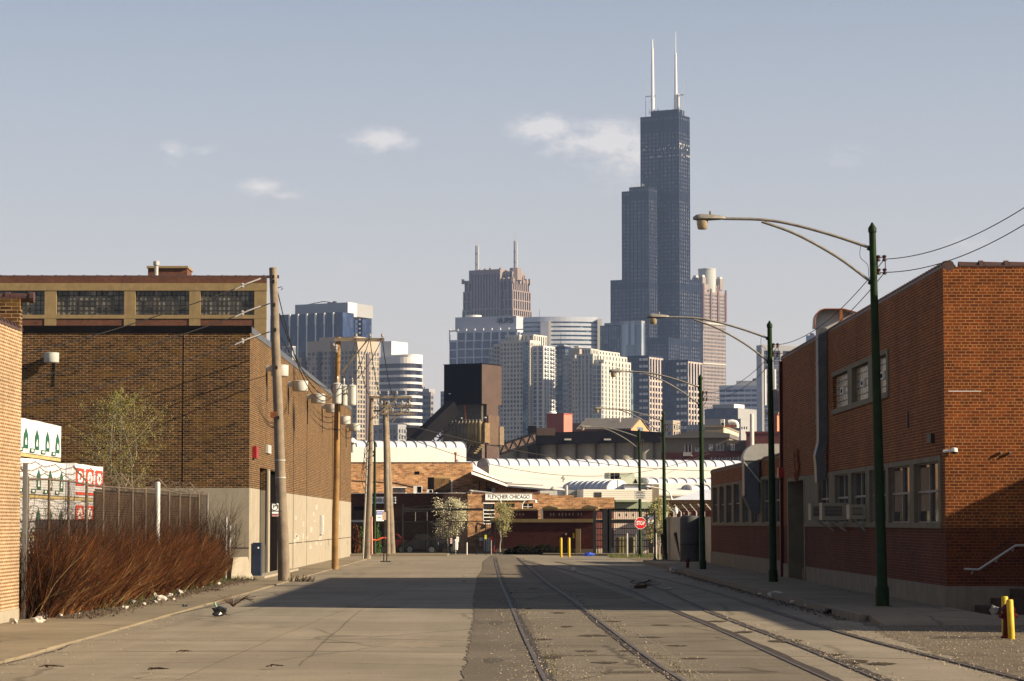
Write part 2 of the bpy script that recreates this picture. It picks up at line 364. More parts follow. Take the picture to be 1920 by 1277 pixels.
# long joints, cracks between slabs and one painted wire shadow, as thin sunken-looking tar strips
def crack(pts,w,name='joint_and_shadow_strip',mat=None,amp=.06):
    pa=smooth_path([G(x,y) for x,y in pts],12); pa=[p+Vector((rnd.uniform(-amp,amp)*.4,0,0)) for p in pa]
    tag(strip(pa,w,.0085,.001,w*.4).build(name,mat or GROOVE),kind='structure')
DARKJ=pm('joint_tar',(.085,.065,.045),var=.4,scale=2)
crack([(0,1247),(100,1222),(200,1182),(340,1150),(480,1118)],.05)
crack([(560,1250),(700,1130),(800,1085)],.016,mat=DARKJ)
crack([(1100,1135),(1200,1190),(1330,1277)],.03,mat=CONC_D)
crack([(-10,1225),(400,1222),(890,1224),(1200,1226),(1500,1232),(1920,1240)],.03)  # cast shadow of overhead wires, painted as a dark line across the road
crack([(600,1140),(720,1135),(885,1131)],.02)
crack([(690,1196),(800,1187),(885,1180)],.02)
crack([(1000,1215),(1200,1213)],.03)
# loose stones
def stones(name,label,gen,n,smin,smax,mat):
    m=MB(); r=random.Random(n)
    for i in range(n):
        x,y,z=gen(r); s=smin+(smax-smin)*r.random()**3; a=r.random()*6.28
        vs=[]
        for k in range(4): vs.append((x+s*math.cos(a+k*1.57)*r.uniform(.6,1),y+s*math.sin(a+k*1.57)*r.uniform(.6,1),z+s*.1))
        vs.append((x+r.uniform(-.3,.3)*s,y,z+s*r.uniform(.5,.9)))
        m.add(vs,[(0,1,4),(1,2,4),(2,3,4),(3,0,4)])
    tag(m.build(name,mat,recalc=False),label,'gravel',kind='stuff')
STONE=pm('gravel_stone',(.21,.17,.12),var=.3,scale=5,island=.5)
def along(path,sp):
    def f(r):
        while 1:
            p=path[int(len(path)*r.random()**.6*.999)]
            if p.y<150: break
        return p.x+r.gauss(0,sp)+.1,p.y+r.uniform(-1.5,1.5),.014
    return f
stones('gravel_by_first_rail','loose gravel scattered beside the first rail','%s' and along(tracks[0],.42),2600,.01,.032,STONE)
stones('gravel_by_second_rail','loose gravel scattered beside the second rail',along(tracks[1],.30),1700,.01,.03,STONE)
stones('gravel_by_fourth_rail','loose gravel along the fourth rail',along(tracks[3],.16),1100,.012,.04,STONE)
stones('gravel_on_shoulder','loose gravel on the shoulder by the yellow posts',lambda r:(6.9+r.random()**1.3*4.5,36+24*r.random(),.012),6500,.008,.03,STONE)
stones('gravel_on_road','sparse grit over the whole road',lambda r:(r.uniform(-7.5,7.5),34+r.random()**2*90,.014),2200,.006,.022,STONE)
stones('gravel_by_left_kerb','loose grit beside the left kerb',lambda r:(-7.4+r.gauss(0,.35),36+r.random()*70,.02),1800,.008,.026,STONE)

m=MB(); m.prism([(59.6,.15),(57.2,.012),(57.2,-.05),(59.6,-.05)],'yz',8.3,14); tag(m.build('pavement_ramp',WALKM),kind='structure')

OIL=ground_mat('tar_patch',(.075,.064,.05),(.10,.086,.066),crack=0,spk=.5); DDIRT=ground_mat('packed_dirt',(.050,.038,.024),(.085,.066,.042),crack=0,spk=.9,ls=2)
LPATCH=ground_mat('pale_patch',(.22,.185,.135),(.275,.235,.17),crack=0,spk=.3)
pr=random.Random(17)
def patch(px,py,w,h,mat,name='road_patch',z=.0135):
    pts=[]; n=26
    for k in range(n):
        a=2*math.pi*k/n; q=pr.uniform(.55,1.15); g=G(px+w*math.cos(a)*q,py+h*math.sin(a)*pr.uniform(.6,1.1)); pts.append((g.x,g.y))
    patch.i+=1
    sheet(name,pts,(.0055 if px<880 else z)+.00005*patch.i,mat)
patch.i=0
for a in ((1112,1193,30,2.2),(1030,1234,34,3),(1100,1222,22,2),(1048,1150,16,1.6),(1062,1176,14,1.6),(1000,1104,12,1.2),(1150,1098,14,1),(1220,1196,26,1.6),(1270,1212,22,1.5),(1180,1222,30,2),(1475,1203,34,3),(1600,1242,40,4),(1395,1186,20,2),(1650,1246,30,3),(1560,1229,24,2.2),(1345,1166,22,1.6),(1240,1173,20,1.2),(940,1082,7,1.5),(955,1112,9,1.5),(990,1142,10,1.4),(1010,1262,18,2.4),(1135,1244,26,2.2),(1300,1236,30,1.6),(870,1090,5,1),(1015,1200,22,1.6),(1150,1166,18,1.2)): patch(*a,DDIRT,'dirt_patch')
for a in ((700,1139,62,.9),(640,1205,46,.7),(930,1170,14,4),(925,1240,20,5)): patch(*a,OIL,'tar_patch')
for a in ((470,1175,60,5),(780,1210,70,6),(300,1270,90,5),(640,1160,50,3)): patch(*a,LPATCH,'pale_patch')
crack([(330,1277),(520,1195),(690,1125),(770,1088)],.014,mat=DARKJ); crack([(150,1200),(420,1202),(700,1199),(885,1203)],.02,mat=DARKJ); crack([(700,1078),(800,1074),(900,1073)],.04,mat=DARKJ)
# ---------------------------------------------------------------- near buildings on the left
def coping(m,x0,x1,y0,y1,z,w=.34,h=.12,pitch=.6):
    """row of clay tiles along x or y"""
    if abs(x1-x0)>abs(y1-y0):
        n=int(abs(x1-x0)/pitch)
        m.box(x0,x1,y0-w/2,y0+w/2,z,z+h*.6)
        for i in range(n+1):
            xx=min(x0,x1)+i*pitch; m.cyl((xx,y0,z+h*.45),(xx+pitch*.82,y0,z+h*.4),w*.42,w*.38,10); m.cyl((xx+pitch*.8,y0,z+h*.5),(xx+pitch*.97,y0,z+h*.5),w*.5,w*.5,10)
    else:
        n=int(abs(y1-y0)/pitch)
        m.box(x0-w/2,x0+w/2,y0,y1,z,z+h*.6)
        for i in range(n+1):
            yy=min(y0,y1)+i*pitch; m.cyl((x0,yy,z+h*.45),(x0,yy+pitch*.82,z+h*.4),w*.42,w*.38,10); m.cyl((x0,yy+pitch*.8,z+h*.5),(x0,yy+pitch*.97,z+h*.5),w*.5,w*.5,10)
# peach building, nearest left
t=thing('brick_building','peach brick building with thick mortar at the left edge, clay coping on its wall','building',(-10.7,60.2,0))
m=MB(); m.box(-14,0,-34,0,-.05,.28); m.build('foundation',CONC,t)
m=MB(); m.box(-14,-.01,-34,-.01,.28,6.52); m.build('wall',BR_N,t)
m=MB(); m.box(-14,-.012,-.35,-.012,6.52,7.22); m.build('parapet',BR_L,t)
m=MB(); coping(m,-.14,-.14,-34,-.36,6.5,.30,.09,.42); m.build('coping',CLAY,t)
m=MB(); coping(m,-14,-.1,-.18,-.18,7.22,.26,.09,.55); m.build('parapet_coping',CLAY,t)
# big brown building
t=thing('warehouse','long brown brick warehouse with pale concrete base and dark roof edge on the left','building',(-9.6,104,0))
D=[(4.6,8.2),(9.6,17.0)]          # two dock openings in the side wall
def wall_with_holes(m,x0,x1,ylist,z0,z1,zt,y0,y1):
    yy=y0
    for a,b in ylist:
        m.box(x0,x1,yy,a,z0,z1); 
        if zt<z1: m.box(x0,x1,a,b,zt,z1)
        yy=b
    m.box(x0,x1,yy,y1,z0,z1)
m=MB(); m.box(-30,-.3,0,.3,-.05,3.55); m.box(-30,-.3,.3,73,-.05,3.54); wall_with_holes(m,-.3,0,D,-.05,3.55,3.55,0,73)
m.build('concrete_base',CONC,t)
m=MB(); m.box(-30,-.3,.006,.3,3.55,9.6); wall_with_holes(m,-.3,-.006,D,3.55,9.6,4.45,.006,72.99)
m.build('brick_wall',BR_L,t)
m=MB(); m.box(-30,.03,-.03,.3,9.6,9.88); m.build('roof_edge',BLACKM,t)
m=MB(); m.box(-.42,.03,.31,73,9.6,9.86); m.build('side_roof_edge',DUCT,t)
m=MB(); m.box(-29.9,-.42,.3,72.9,9.3,9.6); m.build('roof',CONC_D,t)
m=MB(); m.box(-3.0,-.29,4.0,17.6,.05,5.0); m.build('dock_interior',VOID,t)
for a,b in D:
    m=MB(); m.box(-.02,.05,b-.02,b+.33,0,4.45); m.build('door_frame',CONC,t)
m=MB(); m.box(.0,.03,8.6,9.2,0.1,4.4); m.build('door_pillar',CONC,t)
for yy in (31.5,52.5,60.5): MBj=MB().box(-.02,.008,yy,yy+.06,0,9.6).build('wall_joint',VOID,t)
MB().box(-2.62,-2.59,-.002,.02,3.55,9.6).build('wall_joint',VOID,t)
MB().box(-30,0.006,-.006,.02,1.2,1.235).build('wall_joint',VOID,t)
MB().box(-.02,.007,17.4,73,1.22,1.25).build('wall_joint',VOID,t)
m=MB(); m.box(0,.16,1.2,2.1,4.75,5.2); m.build('alarm_box',RED,t)
m=MB(); m.box(0,.1,7.4,8.9,5.1,5.45); m.build('wall_lamp',METAL_P,t)
m=MB(); m.box(0,.12,41.5,43.5,1.55,2.6); m.box(.12,.16,41.7,42.4,1.65,2.5); m.build('meter_box',METAL_P,t)
m=MB(); m.box(0,.2,53.8,54.6,1.9,2.1); m.build('wall_valve',BLACK,t)
m=MB(); m.box(0,.2,54.6,55.6,4.9,5.4); m.build('wall_valve',RUST,t)
# faded graffiti ghost on the concrete is in the wash of the wall: pale blue-grey scrub marks
GH=pm('scrubbed_paint',(.35,.32,.27),var=.1,scale=1)
m=MB(); r=random.Random(4)
for i in range(26):
    y=r.uniform(22,62); z=r.uniform(.7,2.3) if i%3 else r.uniform(1.2,3); m.box(-.01,.0035,y,y+r.uniform(.5,1.8),z,z+r.uniform(.08,.3))
m.build('scrubbed_wash',GH,t)['kind']='stuff'
# roof mushroom vent
t=thing('roof_vent','low white mushroom vent on the warehouse roof beside the peach building','vent',(X(57,112,608),112,9.6))
MB().lathe([(.35,0),(.35,.35),(.1,.36)],16).build('vent_neck',WHITE,t); MB().lathe([(.02,.34),(.55,.34),(.62,.42),(.6,.56),(.45,.68),(.1,.72)],20).build('vent_cap',WHITE,t,smooth=True)
# exhaust hoods
def hood(name,label,loc,rz=0):
    t=thing(name,label,'exhaust hood',loc,rz,'white drum exhaust hoods on the warehouse walls')
    MB().lathe([(.345,-.24),(.36,-.22),(.36,.19),(.37,.195),(.37,.22),(.27,.24)],24,(.56,0,0)).build('drum',TRANS,t,smooth=True)
    MB().lathe([(.25,-.26),(.26,-.245)],20,(.56,0,0)).build('throat',TRANS,t,smooth=True)
    MB().box(-.0,.35,-.14,.14,-.04,.2).build('duct',TRANS,t)
    MB().tube([(.02,.1,-.1),(.03,.1,-1.3)],.02,6).build('conduit',WIRE,t)
    return t
h0=hood('exhaust_hood','white drum exhaust hood nearest the corner of the warehouse, half behind the leaning pole',(-9.6,111.4,8.55))
for yy,lb in ((123,'second white exhaust hood from the warehouse corner, just right of the leaning pole'),(135.5,'third white exhaust hood along the warehouse wall, left of the transformer pole'),(147,'fourth white exhaust hood, directly left of the transformer pole'),(159,'fifth white exhaust hood, just right of the transformer pole'),(170.5,'last white exhaust hood at the far end of the warehouse wall')):
    dup(h0,(-9.6,yy,8.5 if yy<150 else 8.3),lb)
dup(h0,(X(100,104,672),104,Z(672,104)),'white drum exhaust hood on the shaded front wall of the warehouse',rz=-math.pi/2,scale=.82)
# alarm bits
# concrete factory behind
FY=230.0
t=thing('factory_building','tan concrete framed factory with wide gridded windows behind the warehouse','building',(0,FY,0))
fx=lambda px:X(px,FY,560); fz=lambda py:Z(py,FY,250)
m=MB(); m.prism([(fx(-180),.5),(fx(499),.5),(X(497,FY+30)-0,30),(fx(-180),30)],'xy',0,fz(531)); m.build('wall',BR_P,t)
MB().box(fx(-180),fx(499.5),-.02,.49,fz(531),fz(519)).build('brick_parapet',BR_P,t)
m=MB(); coping(m,fx(-180),fx(499),.2,.2,fz(519),.3,.06,1.2); m.build('coping',CLAY,t)
m=MB(); m.box(fx(-180),fx(500.5),-.12,.48,fz(545),fz(531)); m.box(fx(-180),fx(500.3),-.1,.48,fz(597.5),fz(590.5))
for a,b in((-41,-20),(84,106),(233,254),(355,376),(477,500)): m.box(fx(a),fx(b),-.08,.47,0,fz(545))
m.build('concrete_frame',CONC_T,t)
FGL=glassy('factory_glass',(.045,.040,.028),(.26,.235,.17),cell=(.55,5,.52),rough=.25,thr=.25)
FBAR=pm('window_bar',(.035,.03,.025))
for (a,b,ns) in((-20,84,3),(106,233,3),(254,355,3),(376,477,3)):
    f=MB(); f.box(fx(a),fx(b),.25,.4,fz(590.5),fz(545)); g=f.build('window',FGL,t)
    f=MB(); x0=fx(a);x1=fx(b);z0=fz(590.5);z1=fz(545)
    for k in range(ns+1): xx=x0+(x1-x0)*k/ns; f.box(xx-.06,xx+.06,.16,.24,z0,z1)
    nb=ns*4
    for k in range(1,nb): xx=x0+(x1-x0)*k/nb; f.box(xx-.02,xx+.02,.19,.235,z0,z1)
    for k in range(1,5): zz=z0+(z1-z0)*k/5; f.box(x0,x1,.18,.236,zz-.02,zz+.02)
    f.build('window_frame',FBAR,g)
m=MB(); m.box(fx(-180),fx(476),-.02,.4,fz(640),fz(598)); m.build('brick_spandrel',BR_P,t)
m=MB(); m.box(X(273,FY+6),X(347,FY+6),6,9.5,fz(531),Z(503,FY+6,300)); m.build('stair_head',BR_P,t)
m=MB(); m.box(X(271,FY+6),X(349,FY+6),5.8,9.8,Z(503,FY+6,300),Z(499,FY+6,300)); m.build('stair_head_roof',CONC_T,t)
t=thing('vent_pipe','grey metal vent pipe with cap in front of the factory roof hut','vent',(X(293,FY+3,500),FY+3,Z(519,FY+3,250)))
MB().cyl((0,0,-.2),(0,0,1.15),.18,.18,12).build('pipe',METAL_P,t); MB().lathe([(.2,1.0),(.27,1.02),(.27,1.35),(.1,1.42)],12).build('cap',METAL_P,t)
# ---------------------------------------------------------------- right brick building
RX=10.95
t=thing('brick_workshop','orange brick workshop with shaded side wall, concrete base and clay coping on the right','building',(RX,65,0))
H1=Z(500,65,1770); Lh=37.2     # tall block y 0..Lh
# lower windows: zs 2.2..3.65 ; y local extents
WZ0,WZ1=2.2,3.72
yof=lambda px:(F*RX/(px-930))-65
w_hi=[(yof(1762)+.0,yof(1716)),(yof(1708),yof(1668)),(yof(1663),yof(1632)),(yof(1625),yof(1598)),(yof(1592),yof(1567)),(yof(1556),yof(1536))]
ydoor=(yof(1509),yof(1480))
uw=(yof(1666),yof(1563)); UZ0=Z(778,65+uw[0]*.0+ (F*RX/(1666-930))-65,1666)
yA=65+uw[0]; 
UZ1=EYE+(980-663)*yA/F; UZ0=EYE+(980-735)*yA/F
sm=(yof(1546),yof(1533)); yS=65+sm[0]; SZ1=EYE+(980-724)*yS/F; SZ0=EYE+(980-782)*yS/F
m=MB()
def sidewall(m,x0,x1,ys,ye,z0,z1,holes):
    """wall in yz plane with rectangular holes (y0,y1,z0,z1), built from boxes"""
    yc=sorted({ys,ye,*[h[0] for h in holes],*[h[1] for h in holes]})
    for a,b in zip(yc[:-1],yc[1:]):
        hs=sorted([(h[2],h[3]) for h in holes if h[0]<=a+1e-6 and h[1]>=b-1e-6]); z=z0
        for h0_,h1_ in hs:
            if h0_>z+1e-4 and z<z1-1e-4: m.box(x0,x1,a,b,z,min(h0_,z1))
            z=max(z,h1_)
        if z<z1-1e-4: m.box(x0,x1,a,b,z,z1)
yl0=w_hi[0][0]-.35; yl1=ydoor[0]-.3
HO=[(yl0,yl1,WZ0-.12,WZ1+.12),(ydoor[0]-.3,ydoor[1]+.35,-.1,WZ1+.12),(uw[0]-.3,uw[1]+.05,UZ0-.15,UZ1+.12),(sm[0]-.15,sm[1]+.2,SZ0-.15,SZ1+.12)]
sidewall(m,0,.35,0,Lh,2.08,H1,HO)
m.box(.35,22,0,.35,2.08,H1); m.box(.35,22,Lh-.35,Lh,2.08,H1); m.build('brick_wall',BR_R,t)
m=MB(); sidewall(m,0,.35,0,Lh,.66,2.08,HO); m.box(.35,22,0,.35,.66,2.08); m.box(.35,22,Lh-.35,Lh,.66,2.08); m.build('lower_brick_wall',BR_R2,t)
m=MB(); sidewall(m,-.03,.35,-.03,Lh,-.05,.66,[(ydoor[0]-.3,ydoor[1]+.35,-.1,2)]); m.box(.35,22,-.03,.35,-.05,.66); m.build('concrete_base',CONC_D,t)
m=MB(); coping(m,.15,.15,0,Lh,H1-.02,.32,.10,.45); m.build('coping',CLAY,t)
m=MB(); coping(m,.4,22,.14,.14,H1-.02,.28,.10,.62); m.build('front_coping',CLAY,t)
MB().box(.36,22,.36,Lh-.36,H1-.6,H1-.45).build('roof',BLACKM,t)
MB().box(1.3,21,1.0,Lh-1,.1,H1-.7).build('interior',VOID,t)
STONEF=pm('window_stone',(.15,.122,.075),var=.2,streak=.35,fine=.15)
CURT=pm('window_blind',(.20,.13,.075),var=.3,scale=.8)
WBAR=pm('steel_sash',(.16,.15,.14),rough=.5)
m=MB(); m.box(-.06,.3,yl0-.02,yl1,WZ0-.14,WZ0); m.box(-.05,.3,yl0-.02,yl1+.02,WZ1,WZ1+.13)
for i,(a,b) in enumerate(w_hi):
    if i==0: m.box(-.045,.3,yl0-.015,a,WZ0,WZ1)
    nx=w_hi[i+1][0] if i+1<len(w_hi) else yl1
    m.box(-.045,.3,b,nx,WZ0,WZ1)
m.build('window_surround',STONEF,t)
for i,(a,b) in enumerate(w_hi):
    g=MB().box(.13,.16,a,b,WZ0,WZ1).build('window',[GLASSD,CURT][0] ,t)
    f=MB()
    for k in range(3): yy=a+(b-a)*k/2; f.box(.06,.125,yy-.05,yy+.05,WZ0,WZ1)
    for k in (0,.52,1): zz=WZ0+(WZ1-WZ0)*k; f.box(.065,.126,a,b,zz-.03,zz+.03)
    f.build('window_frame',WBAR,g)
    if i in(0,1,2): MB().box(.122,.129,a+(b-a)*.55,b-.1,WZ0+.3,WZ1-.1).build('window_blind',CURT,g)
# upper glass block windows
m=MB(); m.box(-.06,.3,uw[0]-.32,uw[1]+.05,UZ0-.16,UZ0); m.box(-.05,.3,uw[0]-.32,uw[1]+.05,UZ1,UZ1+.13)
ug=[(uw[0],yof(1640)),(yof(1632),yof(1601)),(yof(1593),uw[1])]
m.box(-.045,.3,uw[0]-.3,uw[0],UZ0,UZ1)
for a,b in((ug[0][1],ug[1][0]),(ug[1][1],ug[2][0])): m.box(-.045,.3,a,b,UZ0,UZ1)
m.build('upper_window_surround',STONEF,t)
GB=pm('glass_block',(.20,.19,.14),rough=.25,var=.35,scale=5,spec=.6)
for a,b in ug:
    g=MB(); n=8; 
    for k in range(n):
        for j in range(5):
            y0=a+(b-a)*k/n;y1=a+(b-a)*(k+1)/n; z0=UZ0+(UZ1-UZ0)*j/5;z1=UZ0+(UZ1-UZ0)*(j+1)/5
            if j==2 and k==4: continue
            g.box(.1,.2,y0+.02,y1-.02,z0+.012,z1-.012)
    g=g.build('glass_block_window',GB,t)
    MB().box(.13,.19,a,b,UZ0,UZ1).build('mortar_grid',STONEF,g)
    zc=UZ0+(UZ1-UZ0)*.5; yc=a+(b-a)*4.5/8; MB().box(.05,.12,yc-.28,yc+.28,zc-.11,zc+.11).build('vent_pane',WHITE,g); MB().box(.045,.05,yc-.16,yc+.16,zc-.06,zc+.06).build('vent_opening',VOID,g)
m=MB(); m.box(-.05,.3,sm[0]-.17,sm[1]+.22,SZ0-.17,SZ0); m.box(-.045,.3,sm[1],sm[1]+.2,SZ0,SZ1); m.box(-.05,.3,sm[0]-.17,sm[1]+.22,SZ1,SZ1+.1); m.build('small_window_surround',STONEF,t)
MB().box(.26,.3,sm[0]-.14,sm[1],SZ0,SZ1).build('small_window',GLASSD,t)
# doorway
a,b=ydoor
m=MB(); m.box(-.06,.5,a-.3,a,0,WZ1); m.box(-.06,.5,b,b+.35,0,WZ1); m.box(-.06,.5,a-.3,b+.35,WZ1,WZ1+.14); m.build('door_surround',STONEF,t)
DW=pm('door_wood',(.07,.05,.03),var=.3); MB().box(.9,1.0,a,b,.5,WZ1).build('door',DW,t)
MB().box(.42,.9,a,b,0,.5).build('door_step',CONC_D,t)
MB().box(.5,1.0,a-.05,a,0,WZ1).box(.5,1.0,b,b+.05,0,WZ1).build('door_reveal',DW,t)
MB().box(-.12,-.0,Lh-.5,Lh-.28,.1,H1-.1).build('downpipe',REDD,t)
MB().box(-.2,0,Lh-.75,Lh-.1,3.9,4.3).build('alarm_box',RED,t)
# rusted medallion on the wall
m=MB(); yy=yof(1497);zz=EYE+(980-873)*(65+yy)/F
for k in range(3):
    pts=[(-.09,yy+math.cos(q/12*6.283)*(.55-.1*k),zz+math.sin(q/12*6.283)*(.42 if k!=1 else .25)+(k-1)*.16) for q in range(13)]
    m.tube(pts,.05,5,cap=False)
m.bar((-.05,yy-.5,zz),(-.05,yy+.5,zz),.06); m.bar((-.05,yy,zz-.5),(-.05,yy,zz+.5),.06)
m.build('wall_emblem',RUST,t)
MB().box(-.1,0,yof(1752)-.1,yof(1752)+.5,EYE+2.0,EYE+2.22).build('junction_box',BLACK,t)
MB().box(-.04,0,yof(1705),yof(1705)+.12,EYE+2.5,EYE+2.95).build('conduit',BLACK,t)
for dx in (1.20,1.42): MB().lathe([(.03,0),(.05,.02),(.03,.06)],8,(X(1875,65,850)-RX+dx-1.2,-.04,Z(852,65,1875))).build('wall_bolt',BLACK,t)
MB().box(.1,.9,-.008,.1,Z(851,65,1870)+1.52,Z(851,65,1870)+1.54).build('mortar_scar',WHITE,t)
# steps and handrail on the front
st=thing('entrance_steps','shaded stone steps against the front of the workshop, behind the hydrant','steps',(X(1828,65,1150),65,0))
m=MB()
for k,(h,dx) in enumerate(((.20,0),(.38,.38),(.60,.85),(.82,1.3))): m.box(dx,6,-1.5,-.04,0 if k==0 else .2,h) if k==0 else m.box(dx,6,-1.5+.003*k,-.04-.003*k,[.20,.38,.60][k-1],h)
m.build('steps',pm('step_stone',(.05,.03,.022),var=.3,fine=.3),st)
hr=thing('handrail','pale metal handrail climbing the front wall of the workshop','handrail',(0,64.75,0))
pp=[P(1808,1067,64.75),P(1835,1068,64.75),P(1904,1023,64.75),P(1945,1022,64.75)]; pp=[p-Vector((0,64.75,0)) for p in pp]
MB().tube(pp,.028,8).build('rail',METAL_P,hr)
for q in (.08,.5,.95):
    p=pp[0].lerp(pp[1],.6) if q<.1 else (pp[1].lerp(pp[2],q))
    MB().tube([p,p+Vector((0,.08,-.1)),p+Vector((0,.25,-.1))],.014,6).build('bracket',METAL_P,hr)
MB().cyl((X(1919,64.75,1100)+.12,0,.0),(X(1919,64.75,1100)+.12,0,1.7),.045,.045,8).build('post',pm('lavender_post',(.4,.36,.42)),hr)
# dome camera
c=thing('security_camera','small white dome camera on the lit front wall of the workshop','camera',(X(1789,64.9,845),65,Z(845,65,1789)))
MB().tube([(-.25,0,-.02),(-.02,-.1,0)],.035,8).build('arm',WHITE,c); MB().lathe([(.02,.07),(.07,.06),(.085,0),(.085,-.03)],16,(0,-.12,0)).build('housing',WHITE,c,smooth=True); MB().lathe([(.075,-.03),(.06,-.07),(.02,-.09)],16,(0,-.12,0)).build('dome',GLASSD,c,smooth=True)
# low wing
t=thing('brick_wing','low orange brick wing with a row of narrow windows beyond the tall workshop','building',(RX,65+Lh+.003,0))
L2=136-65-Lh; H2=EYE+(980-845)*(103)/F
H2=Z(886,135,1335); 
yo2=lambda px:(F*RX/(px-930))-65-Lh
ws=[(yo2(1468)+.3,yo2(1452)),(yo2(1446),yo2(1430)),(yo2(1424),yo2(1410)),(yo2(1405),yo2(1393)),(yo2(1388),yo2(1377)),(yo2(1373),yo2(1363)),(yo2(1359),yo2(1350)),(yo2(1346),yo2(1337.5))]
m=MB(); LW0,LW1=2.2,3.95
sidewall(m,0,.35,0,L2,2.08,H2,[(ws[0][0]-.2,ws[-1][1]+.3,LW0-.12,LW1+.12)]); m.box(.35,12,L2-.35,L2,2.08,H2); m.build('brick_wall',BR_R,t)
MB().box(0,.35,0,L2,.75,2.08).box(.35,12,L2-.35,L2,.75,2.08).build('lower_brick_wall',BR_R2,t)
m=MB(); m.box(-.03,.35,0.01,L2+.03,-.05,.75); m.box(.35,12,L2-.35,L2+.03,-.05,.75); m.build('concrete_base',CONC_D,t)
m=MB(); coping(m,.17,.17,0.05,L2,H2-.02,.34,.10,.6); m.build('coping',CLAY,t)
MB().box(.36,12,0.02,L2-.4,H2-.6,H2-.4).build('roof',BLACKM,t); MB().box(1.2,11,.1,L2-1,0,H2-.7).build('interior',VOID,t)
m=MB(); m.box(-.06,.3,ws[0][0]-.2,ws[-1][1]+.32,LW0-.14,LW0); m.box(-.05,.3,ws[0][0]-.2,ws[-1][1]+.32,LW1,LW1+.13)
prev=ws[0][0]-.2
for a,b in ws: m.box(-.045,.3,prev,a,LW0,LW1); prev=b
m.box(-.045,.3,prev,prev+.3,LW0,LW1); m.build('window_surround',STONEF,t)
for a,b in ws:
    g=MB().box(.13,.16,a,b,LW0,LW1).build('window',GLASSD,t); f=MB()
    for k in range(3): yy=a+(b-a)*k/2; f.box(.06,.125,yy-.05,yy+.05,LW0,LW1)
    for k in (0,.5,1): zz=LW0+(LW1-LW0)*k; f.box(.065,.126,a,b,zz-.03,zz+.03)
    f.build('window_frame',WBAR,g)
# shade-casting neighbour, set back to the right of the frame
t=thing('brick_annex','plain orange brick annex set back to the right of the workshop, just out of frame','building',(20,50.8,0))
MB().box(0,14,0,14.1,0,6.75).build('wall',BR_R,t); m=MB(); coping(m,.2,14,.2,.2,6.72,.46,.13,.62); m.build('coping',CLAY,t)
# wall ducts
def duct(name,label,px,ytop,ybot,wy,wx,mat,elbow):
    pass
yD=yof(1551)+65
d=thing('wall_duct','tall dark grey sheet metal duct running up the side wall of the workshop','duct',(RX,yD,0))
zt=EYE+(980-616)*yD/F; zb=EYE+(980-905)*yD/F; k1=EYE+(980-855)*yD/F; k0=EYE+(980-830)*yD/F
MB().box(-.31,-.02,-.32,.32,k0,zt).build('duct_run',DUCT,d)
m=MB(); m.prism([(-.31,k0),(-.02,k0),(-.14,k1),(-.10,k1-.3),(-.10,zb+.1),(-.38,zb),(-.40,k1-.3),(-.43,k1)],'xz',-.318,.318); m.build('duct_offset',DUCT,d)
for zz in (EYE+(980-680)*yD/F,EYE+(980-755)*yD/F,k0): MB().box(-.33,-.015,-.34,.34,zz-.015,zz+.015).build('duct_flange',DUCT,d)
s=thing('cowl_shield','curved thin metal cowl with a rusty rim standing on the roof edge above the duct','cowl',(RX,yD,zt))
m=MB(); w_=.9; n=10; prof=[]
for k in range(n+1):
    a=math.pi-(math.pi/2)*k/n; prof.append((-.05+.35*math.cos(a),.28+.35*math.sin(a)))
prof=[(-.42,.02)]+prof+[(.55,.63),(.95,.52)]
for (x0,z0),(x1,z1) in zip(prof[:-1],prof[1:]): m.quad((x0,-.35,z0),(x1,-.35,z1),(x1,.35,z1),(x0,.35,z0))
poly=[(x,z) for x,z in prof]+[(.95,.0),(-.2,.0)]
m.prism(poly,'xz',.34,.36); m.build('shield',pm('cowl_metal',(.42,.41,.41),rough=.5,var=.2,metal=.3),s)
MB().tube([(x,-.36,z) for x,z in prof],.02,5).build('rim',RUST,s)
MB().bar((.45,-.36,0),(.45,-.36,.62),.1,.05).build('brace',RUST,s)
yD=yo2(1425)+65+Lh
d=thing('elbow_duct','galvanised duct curving over the parapet of the low wing and down its wall','duct',(RX,yD,0))
zt=EYE+(980-862)*yD/F; zb=EYE+(980-930)*yD/F; top=EYE+(980-833)*yD/F
MB().box(-.70,-.1,-.5,.5,zb,zt).build('duct_run',DUCT,d)
prof=[]
for k in range(9):
    a=math.pi-(math.pi/2)*k/8; prof.append((-.1+.65*math.cos(a),zt+(top-zt)*math.sin(a)))
m=MB(); m.prism(prof+[(2.6,top),(2.6,zt-.02),(-.75,zt-.02)],'xz',-.5,.5); m.build('elbow',METAL_P,d)
m=MB(); m.prism([(-.74,zb),(-.11,zb),(.1,zb-.55),(-.15,zb-.75),(-.45,zb-.55)],'xz',-.49,.49); m.build('lower_elbow',DUCT,d)
m=MB(); m.bar((-.72,-.52,zt-.1),(.0,-.54,zb+.5),.05); m.build('strap',METAL_P,d)
MB().box(-.73,-.08,-.53,.53,zt-.05,zt+.05).build('flange',METAL_P,d)
